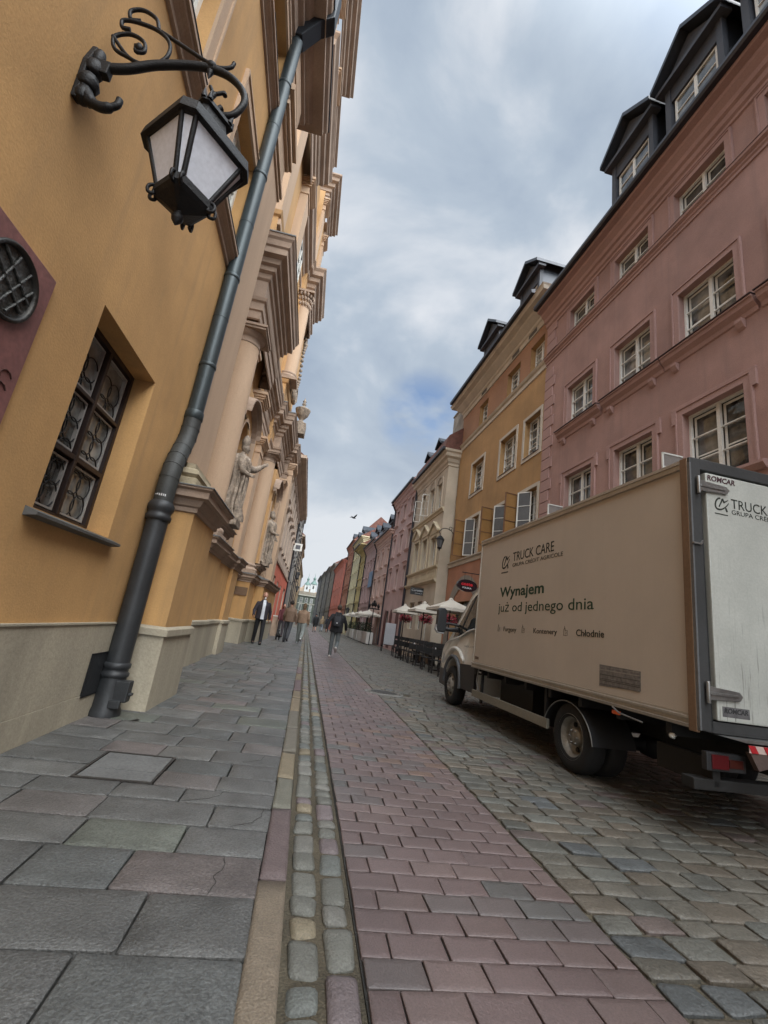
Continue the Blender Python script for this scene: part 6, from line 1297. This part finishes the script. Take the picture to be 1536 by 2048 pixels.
person('person from behind in a tan knitted jumper and grey skirt-like trousers with light shoes', (-.15, 22.9, .02), (.1, 1), 1.92, legs=(.25, -.4), knees=(.1, .45), arms=(.1, -.1), elbows=(.5, .5), top=(.26, .17, .11), bottom=(.20, .215, .20), shoe=(.5, .5, .5), hair=(.12, .075, .04), jl=.88, width=1.2, wide=1.35, armout=.22, hairlong=.12)
person('person in a black jacket with a small backpack striding up the red paver strip', (1.16, 17.0, .0), (.12, 1), 1.87, legs=(.06, .05), knees=(.0, 1.25), arms=(-.5, .35), elbows=(.25, .4), top=(.012, .012, .014), bottom=(.10, .11, .11), shoe=(.45, .40, .38), hair=(.05, .035, .025), jl=.82, width=1.22, bag=(.035, .035, .04), armout=.42)
person('far pedestrian in a dark coat with bare legs on the red pavers', (1.05, 50, .0), (.0, 1), 1.98, legs=(.3, -.3), knees=(.1, .3), top=(.015, .015, .017), bottom=(.02, .02, .02), shorts=1, hair=(.06, .06, .06), jl=.72, width=1.25, voxel=.022)
person('far pedestrian with long fair hair in a light brown top and pale jeans', (2.0, 57, .0), (.0, 1), 1.85, legs=(.25, -.25), knees=(.1, .3), top=(.26, .19, .12), bottom=(.22, .25, .28), hair=(.42, .30, .17), hairlong=.35, width=1.15, voxel=.022)
person('far pedestrian in a navy jacket walking right of the fair haired one', (2.75, 58, .0), (.0, 1), 1.96, legs=(-.25, .25), knees=(.3, .1), top=(.02, .022, .035), bottom=(.03, .032, .04), hair=(.04, .03, .025), width=1.15, voxel=.022)
person('person in a burgundy top half hidden behind the person in the brown hooded jacket', (-1.35, 27, .02), (.2, -1), 1.85, legs=(.15, -.15), knees=(.1, .2), top=(.10, .025, .03), bottom=(.06, .05, .055), hair=(.03, .02, .02), hairlong=.2, voxel=.018)
# ---- dog
dg_ = thing('dog', 'small black and white dog trotting on the pavement beside the two walkers', 'dog', (-1.22, 23.3, .02), math.pi/2+.15)
b = MB(); rr = [(-.17, .20, .055), (-.10, .205, .075), (0, .20, .078), (.10, .205, .088), (.17, .22, .075)]
b.tube([(x, 0, z) for x, z, r_ in rr], [r_ for _, _, r_ in rr], 12)
for x, z, r_ in rr: v, f = ellipsoid((x, 0, z), (r_, r_*.9, r_)); b.add(v, f, True)
limb(b, [(.17, 0, .24), (.24, 0, .31), (.26, 0, .33)], [.055, .05, .058]); limb(b, [(.27, 0, .325), (.335, 0, .30)], [.036, .022])
for s_ in (1, -1):
    limb(b, [(.14, s_*.05, .18), (.145, s_*.055, .10), (.155+.02*s_, s_*.055, .015)], [.036, .02, .016]); limb(b, [(-.14, s_*.05, .19), (-.10, s_*.055, .12), (-.165, s_*.055, .075), (-.15, s_*.055, .015)], [.048, .028, .017, .016])
    b.tube([(.245, s_*.035, .36), (.225, s_*.055, .385), (.21, s_*.05, .33)], [.018, .02, .01], 6)
b.tube([(-.18, 0, .24), (-.25, 0, .30), (-.26, 0, .36)], [.02, .014, .008], 8); fuse(b, 'body', mat('black_fur', (.018, .017, .016), rough=.9, var=.4, scale=9, bump=.5, bscale=60), dg_, .011)
for s_ in (1, -1):
    b = MB(); limb(b, [(-.15, s_*.055, .05), (-.135, s_*.055, .012)], [.020, .021]); fuse(b, 'white_paw', mat('white_fur', (.5, .48, .45)), dg_, .01)
dg_.scale = (1.25,)*3
# ---- bird
bd = thing('bird', 'dark bird gliding in the open sky above the right hand roofs', 'bird', (2.65, 40, 10.81), .4)
b = MB(); limb(b, [(-.22, 0, .0), (0, 0, 0), (.16, 0, .02), (.24, 0, .03)], [.02, .06, .045, .02])
for s_ in (1, -1):
    v = [(.1, s_*.03, .02), (.14, s_*.32, .20), (.02, s_*.62, .30), (-.06, s_*.34, .16), (-.08, s_*.03, .01)]; v2 = [(x, y, z-.015) for x, y, z in v]; b.add(v+v2, [(0, 1, 2, 3, 4), (9, 8, 7, 6, 5)]+[(i, (i+1) % 5, 5+(i+1) % 5, 5+i) for i in range(5)])
b.prism([(-.2, -.02), (-.36, -.09), (-.36, .09), (-.2, .02)], -.01, .01); b.build('body', mat('bird_black', (.015, .015, .018), bump=0), bd)
# ---- cafe umbrellas
CANV = mat('umbrella_canvas', (.56, .51, .43), rough=.85, var=.06, scale=3, bump=.1, bscale=30); 
def umbrella(label, x, y, hs_=.62, group='cream umbrellas in front of the slim beige house', low=.10):
    t = thing('cafe_umbrella', label, 'umbrella', (x, y, 0), 0, group)
    MB().tube([(0, 0, .06), (0, 0, 2.58)], .024, 10).build('pole', DARKWOOD, t); MB().lathe([(0, 0), (.24, 0), (.24, .05), (.06, .08), (0, .08)], n=16).build('base', LEAD, t)
    b = MB(); top = (0, 0, 2.62); q = [(hs_, hs_*1.3), (-hs_, hs_*1.3), (-hs_, -hs_*1.3), (hs_, -hs_*1.3)]; n = 6
    for i in range(4):
        a, c_ = q[i], q[(i+1) % 4]; vs = []
        for u in range(n+1):
            f = u/n
            for v_ in range(n+1):
                g_ = v_/n; ex, ey = a[0]+(c_[0]-a[0])*g_, a[1]+(c_[1]-a[1])*g_; sag = -.05*math.sin(math.pi*g_)*f*(1-.3*f); vs.append((ex*f, ey*f, 2.62-.36*f**.9+sag))
        b.add(vs, [(u*(n+1)+v_, u*(n+1)+v_+1, (u+1)*(n+1)+v_+1, (u+1)*(n+1)+v_) for u in range(n) for v_ in range(n)], True)
        b.quad((a[0], a[1], 2.26), (c_[0], c_[1], 2.26), (c_[0]*1.01, c_[1]*1.01, 2.26-low), (a[0]*1.01, a[1]*1.01, 2.26-low))
    cp = b.build('canopy', CANV, t); MB().lathe([(.10, .02), (.06, .07), (.0, .10)], (0, 0, 2.57), 4, smooth=False).build('cap', CANV, cp)
    b = MB()
    for a in q: b.tube([(0, 0, 2.30), (a[0]*.5, a[1]*.5, 2.40)], .008, 6); b.tube([(0, 0, 2.55), (a[0]*.98, a[1]*.98, 2.24)], .010, 6)
    b.build('rib', DARKWOOD, t); return t
umbrella('cream cafe umbrella nearest the truck cab, largest of the three by the beige house', 4.98, 15.6, .66)
umbrella('cream cafe umbrella in the middle of the three by the beige house', 4.93, 19.1, .56)
umbrella('cream cafe umbrella farthest from the truck of the three by the beige house', 4.83, 22.6, .52)
for i, (x, y, l) in enumerate(((4.6, 36.3, 'far white umbrella nearest the camera above the white planters'), (4.55, 41.5, 'far white umbrella in the middle of the row over the white planters'), (4.5, 48, 'far white umbrella at the end of the row over the white planters'))):
    u = umbrella(l, x+.25, y, .95, 'white umbrellas above the planters', .12)
# ---- chairs and tables
DKW = mat('black_wood', (.016, .014, .013), rough=.5, var=.2, bump=.1)
def chair(label, x, y, rz, group='black wooden cafe chairs in a row along the street'):
    t = thing('cafe_chair', label, 'chair', (x, y, 0), rz, group)    # faces +x
    b = MB(); b.box(-.21, .22, -.22, .22, .43, .465).build('seat', DKW, t, bevel=.008)
    for sx in (-.19, .19):
        for sy in (-.19, .19): MB().box(sx-.02, sx+.02, sy-.02, sy+.02, 0, .43).build('leg', DKW, t)
    b = MB(); b.box(-.21, -.17, -.22, -.185, .465, 1.03); b.box(-.21, -.17, .185, .22, .465, 1.03); b.box(-.212, -.172, -.185, .185, .88, 1.03); b.box(-.205, -.178, -.185, .185, .60, .82); b.build('backrest', DKW, t)
    b = MB(); b.box(-.19, .19, -.195, -.18, .2, .23); b.box(-.19, .19, .18, .195, .2, .23); b.build('stretcher', DKW, t); return t
cl = ['closest to the truck wheel', 'second from the truck', 'third from the truck', 'fourth from the truck', 'fifth from the truck', 'sixth from the truck', 'third from the white board', 'second from the white board', 'nearest the white board']
for i in range(9): chair('black wooden cafe chair with its back to the camera, '+cl[i], 4.72+.012*i, 13.4+1.25*i, math.pi/2+random.uniform(-.12, .12))
TW = mat('table_top_wood', (.30, .16, .12), rough=.5, var=.15)
for i, (y, l) in enumerate(((14.3, 'brown topped cafe table closest to the truck'), (17.3, 'brown topped cafe table under the middle umbrella'), (20.8, 'brown topped cafe table farthest along the chair row'))):
    t = thing('cafe_table', l, 'table', (5.25, y, 0), 0, 'cafe tables behind the black chairs'); MB().box(-.35, .35, -.55, .55, .72, .75).build('tabletop', TW, t, bevel=.006)
    MB().lathe([(.02, .04), (.03, .1), (.025, .72)], n=10).build('stem', DKW, t); MB().lathe([(0, 0), (.25, 0), (.24, .03), (0, .05)], n=16).build('base', DKW, t)
    g_ = thing('menu_card', 'white menu card standing on the %s' % ('nearest cafe table', 'middle cafe table', 'farthest cafe table')[i], 'menu', (5.1, y+.2, .75), .4); MB().prism([(-.05, 0), (.05, 0), (0, .16)], -.07, .07, 'x').build('card', mat('white_card', (.6, .6, .58), bump=0), g_)
# black low fence panels between chairs and tables? long bench boards
bn = thing('bench', 'long black bench behind the row of cafe chairs', 'bench', (5.75, 18.5, 0)); MB().box(-.2, .2, -4.6, 4.6, .42, .46).build('seat', DKW, bn); MB().box(.16, .2, -4.6, 4.6, .55, .9).build('backrest', DKW, bn)
for y in (-4.4, -1.5, 1.5, 4.4): MB().box(-.16, .16, y-.03, y+.03, 0, .42).build('leg', DKW, bn)
# ---- white board on wheels
wb_ = thing('board_cart', 'plain white board on a low wheeled frame at the end of the chairs', 'board', (5.1, 27.3, 0), .0)
MB().box(-.32, .32, -.02, .02, .42, 1.68).build('board', mat('white_board', (.42, .42, .44), rough=.4, var=.08), wb_, bevel=.01)
b = MB(); b.tube([(-.4, -.25, .42), (.5, -.25, .36)], .014, 6); b.tube([(-.4, .15, .42), (.5, .15, .36)], .014, 6); b.tube([(-.36, -.1, .2), (-.36, 0, 1.0)], .014, 6); b.build('frame', IRON, wb_)
for x in (-.42, .48): MB().lathe([(.17, -.02), (.195, -.02), (.2, 0), (.195, .02), (.17, .02)], n=24, mtx=frame((x, -.1, .2), (0, 1, 0), (0, 0, 1))).build('wheel', TYRE, wb_)
# ---- planters
PLW = mat('planter_white', (.52, .50, .46), rough=.6, var=.08, stain=.15); GRN = mat('dark_foliage', (.025, .04, .018), rough=.8, var=.5, scale=7)
for i, (y, l) in enumerate(((35.1, 'white planter box nearest the camera in the far cafe enclosure'), (38.4, 'second white planter box of the far cafe enclosure'), (41.8, 'third white planter box of the far cafe enclosure'), (45.5, 'fourth white planter box of the far cafe enclosure'), (49.5, 'last white planter box of the far cafe enclosure'))):
    t = thing('planter', l, 'planter', (4.95-.02*i, y+.9, 0), 0, 'white planters round the far cafe'); MB().box(-.25, .25, -1.4, 1.4, .06, .92).build('box', PLW, t, bevel=.015)
    b = MB(); random.seed(20+i)
    for _ in range(420):
        c_ = Vector((random.uniform(-.2, .2), random.uniform(-1.35, 1.35), .9+random.random()**1.4*.75)); a = Vector((random.gauss(0, 1), random.gauss(0, 1), random.gauss(0, 1))).normalized()*.05; d = a.orthogonal().normalized()*.028; b.quad(c_-a, c_+d, c_+a, c_-d)
    f_ = b.build('foliage', GRN, t)
# ---- flower baskets
FR = mat('red_petal', (.30, .02, .04), rough=.7, var=.5, scale=20)
for i, (x, y, z, l) in enumerate(((5.55, 14.6, 1.95, 'hanging basket of dark red flowers nearest the truck window'), (5.6, 17.6, 1.98, 'hanging basket of dark red flowers between the first two cream umbrellas'), (5.45, 20.6, 2.02, 'hanging basket of bright red flowers under the middle cream umbrella'), (5.2, 23.8, 2.02, 'hanging basket of red flowers under the farthest cream umbrella'))):
    t = thing('flower_basket', l, 'flower basket', (x, y, z), 0, 'red flower baskets along the cafe'); MB().lathe([(0, -.16), (.12, -.13), (.17, 0), (.15, 0), (0, -.02)], n=14).build('pot', mat('dark_pot', (.05, .04, .03)), t)
    MB().tube([(0, 0, 0), (0, 0, .42)], .006, 5).build('hanger', IRON, t)
    for nm, m_, cnt, r_ in (('leaves', GRN, 260, .27), ('blossom', FR, 420, .33)):
        b = MB(); random.seed(40+i)
        for _ in range(cnt):
            u = Vector((random.gauss(0, 1), random.gauss(0, 1), random.gauss(0, .8))).normalized()*r_*random.uniform(.6, 1.1); u.z = u.z*.75-.03; a = Vector((random.gauss(0, 1), random.gauss(0, 1), random.gauss(0, 1))).normalized()*.032; d = a.orthogonal().normalized()*.026; b.quad(u-a, u+d, u+a, u-d)
        b.build(nm, m_, t)
# ---- signs
sg = thing('round_sign', 'glossy black oval hanging shop sign with red and white lettering behind the truck cab', 'sign', (4.95, 14.0, 2.98), .1)
F = frame((0, 0, 0), (1, 0, 0), (0, 0, 1)); n = 28
b = MB(); el = [(.36*math.cos(2*math.pi*i/n), .20*math.sin(2*math.pi*i/n)) for i in range(n)]; b.prism(el, -.04, .04, mtx=F); b.build('board', mat('gloss_black', (.02, .012, .014), rough=.15, bump=0), sg, bevel=.01)
text('lettering', 'cafe bar', (-.20, -.043, .02), (1, 0, 0), (0, 0, 1), .42, .15, mat('sign_red', (.55, .01, .02), bump=0), sg, bold=.03) if False else text('lettering', 'coste', (-.22, -.043, .0), (1, 0, 0), (0, 0, 1), .40, .15, mat('sign_red', (.55, .01, .02), bump=0), sg, bold=.03)
text('lettering', 'POLSKA', (-.17, -.043, -.10), (1, 0, 0), (0, 0, 1), .32, .07, mat('sign_white', (.6, .6, .6), bump=0), sg, bold=.02)
MB().tube([(-.2, 0, .42), (2.0, 0, .46)], .015, 6).build('bracket', IRON, sg); b = MB(); b.tube([(-.1, 0, .18), (-.1, 0, .42)], .006, 5); b.tube([(.15, 0, .18), (.15, 0, .42)], .006, 5); b.build('hook', IRON, sg)
sg = thing('shop_sign', 'black rectangular shop sign with white script on the slim beige house', 'sign', (5.72, 23.6, 3.45), -.03)
MB().box(-.5, .38, -.03, .03, -.17, .20).build('board', mat('sign_black', (.015, .015, .016), rough=.4, bump=0), sg, bevel=.006)
text('lettering', 'Carolima', (-.44, -.033, .02), (1, 0, 0), (0, 0, 1), .74, .16, mat('sign_white', (.6, .6, .6), bump=0), sg, shear=.2); text('lettering', 'piwna pub', (-.25, -.033, -.10), (1, 0, 0), (0, 0, 1), .5, .07, mat('sign_white', (.6, .6, .6), bump=0), sg); MB().tube([(-.5, 0, .24), (.6, 0, .24)], .012, 6).build('bracket', IRON, sg)
# ---- bracket lantern on the right side
def small_lantern(label, loc, sgn, s_=1.0, rz=0):
    t = thing('bracket_lantern', label, 'street lamp', loc, rz); b = MB()    # loc = wall point; arm reaches sgn*x
    b.tube(spline([(0, 0, -.42*s_), (sgn*.02*s_, 0, -.15*s_), (sgn*.22*s_, 0, .02*s_), (sgn*.5*s_, 0, .02*s_), (sgn*.66*s_, 0, -.14*s_), (sgn*.60*s_, 0, -.3*s_)], 6), .018*s_, 8)
    b.tube(spline([(sgn*.05*s_, 0, .1*s_), (sgn*.2*s_, 0, .14*s_), (sgn*.22*s_, 0, 0), (sgn*.1*s_, 0, -.02*s_), (sgn*.12*s_, 0, .06*s_)], 6), .012*s_, 6); b.tube([(0, 0, -.5*s_), (0, 0, .15*s_)], .02*s_, 6); b.build('bracket_arm', IRON, t)
    c_ = (sgn*.6*s_, 0, -.3*s_); MB().lathe([(0, 0), (.03*s_, -.04*s_), (.10*s_, -.08*s_), (.2*s_, -.2*s_), (.21*s_, -.23*s_), (.17*s_, -.24*s_)], c_, 6, smooth=False).build('lantern_roof', IRON, t)
    MB().lathe([(.17*s_, -.24*s_), (.09*s_, -.60*s_)], c_, 6, smooth=False).build('glass_panel', mat('lamp_glass_grey', (.12, .12, .125), rough=.2, bump=0), t); b = MB()
    for i in range(6): a = i*math.pi/3; b.tube([(c_[0]+.175*s_*math.cos(a), .175*s_*math.sin(a), c_[2]-.24*s_), (c_[0]+.095*s_*math.cos(a), .095*s_*math.sin(a), c_[2]-.60*s_)], .010*s_, 5)
    b.lathe([(.11*s_, -.60*s_), (.11*s_, -.64*s_), (.04*s_, -.68*s_), (.015*s_, -.76*s_), (0, -.78*s_)], c_, 8); b.build('lantern_frame', IRON, t); return t
small_lantern('small black bracket lantern at the corner where the beige and amber houses meet', (6.30, 20.4, 6.35), -1, 1.05)
small_lantern('small far bracket lantern on the pale lemon house front', (5.2, 52, 3.6), -1, 1.2); small_lantern('dark bracket lantern on the grey house on the left past the church', (-2.1, 41, 5.6), 1, 1.1); small_lantern('far bracket lantern on the gabled left house', (-2.3, 53, 5.2), 1, 1.1)
lp = thing('sculpted_lamp', 'ornate black multi armed lamp on a post by the far cafe enclosure', 'street lamp', (4.95, 34.6, 0)); MB().tube([(0, 0, 0), (0, 0, 2.7)], .035, 8).build('post', IRON, lp)
b = MB(); b.box(-.45, .45, -.12, .12, 2.66, 2.74)
for x in (-.35, -.12, .12, .35): b.lathe([(.0, 0), (.07, .04), (.11, .2), (.06, .3), (0, .42)], (x, 0, 2.74+.1*(abs(x) < .2)), 8); b.tube([(x, 0, 2.74), (x*.4, 0, 3.15)], .02, 6)
b.lathe([(.05, 0), (.13, .1), (.05, .25), (.1, .35), (0, .5)], (0, 0, 2.9), 8); b.build('lamp_cluster', IRON, lp)
bs_ = thing('hanging_sign', 'small white framed box sign jutting from the dark grey left house', 'sign', (-1.75, 38.2, 7.0)); MB().box(-.35, .35, -.06, .06, -.32, .32).build('frame', WHITEP, bs_); MB().box(-.2, .2, -.065, .065, -.18, .18).build('panel', mat('sign_panel_grey', (.12, .12, .13), bump=0), bs_); MB().tube([(-.45, 0, .2), (-.3, 0, .2)], .02, 6).build('bracket', IRON, bs_)
# menu stands by the left houses
for i, (x, y, l) in enumerate(((-1.75, 27.5, 'pale display stand against the coral shopfront'), (-1.75, 30.5, 'second display stand farther along the coral shopfront'))):
    t = thing('display_stand', l, 'stand', (x, y, .02)); MB().box(-.15, .15, -.3, .3, 0, 1.1).build('body', mat('stand_cream', (.40, .30, .22), var=.2), t); MB().box(-.16, .16, -.32, .32, 1.1, 1.16).build('top', WHITEP, t)
# leaf litter and pebbles on the pavement near the wall
lf = thing('dry_leaf', 'single dry dark leaf lying on the pavement in front of the pale pedestal', 'leaf', (-1.47, 5.02, .024), .4)
b = MB(); P_ = [(-.05, 0), (-.02, .018), (.03, .02), (.06, .002), (.02, -.014), (-.02, -.012)]; b.add([(x, y, .004+.010*math.sin(x*50)) for x, y in P_]+[(x, y, .002+.010*math.sin(x*50)) for x, y in P_], [tuple(range(6)), tuple(range(11, 5, -1))]+[(i, (i+1) % 6, 6+(i+1) % 6, 6+i) for i in range(6)]); b.build('blade', mat('dry_leaf', (.03, .025, .02), bump=0), lf)
MB().tube([(-.05, 0, .004), (-.085, -.01, .006)], .0018, 5).build('stalk', MATS['dry_leaf'], lf)
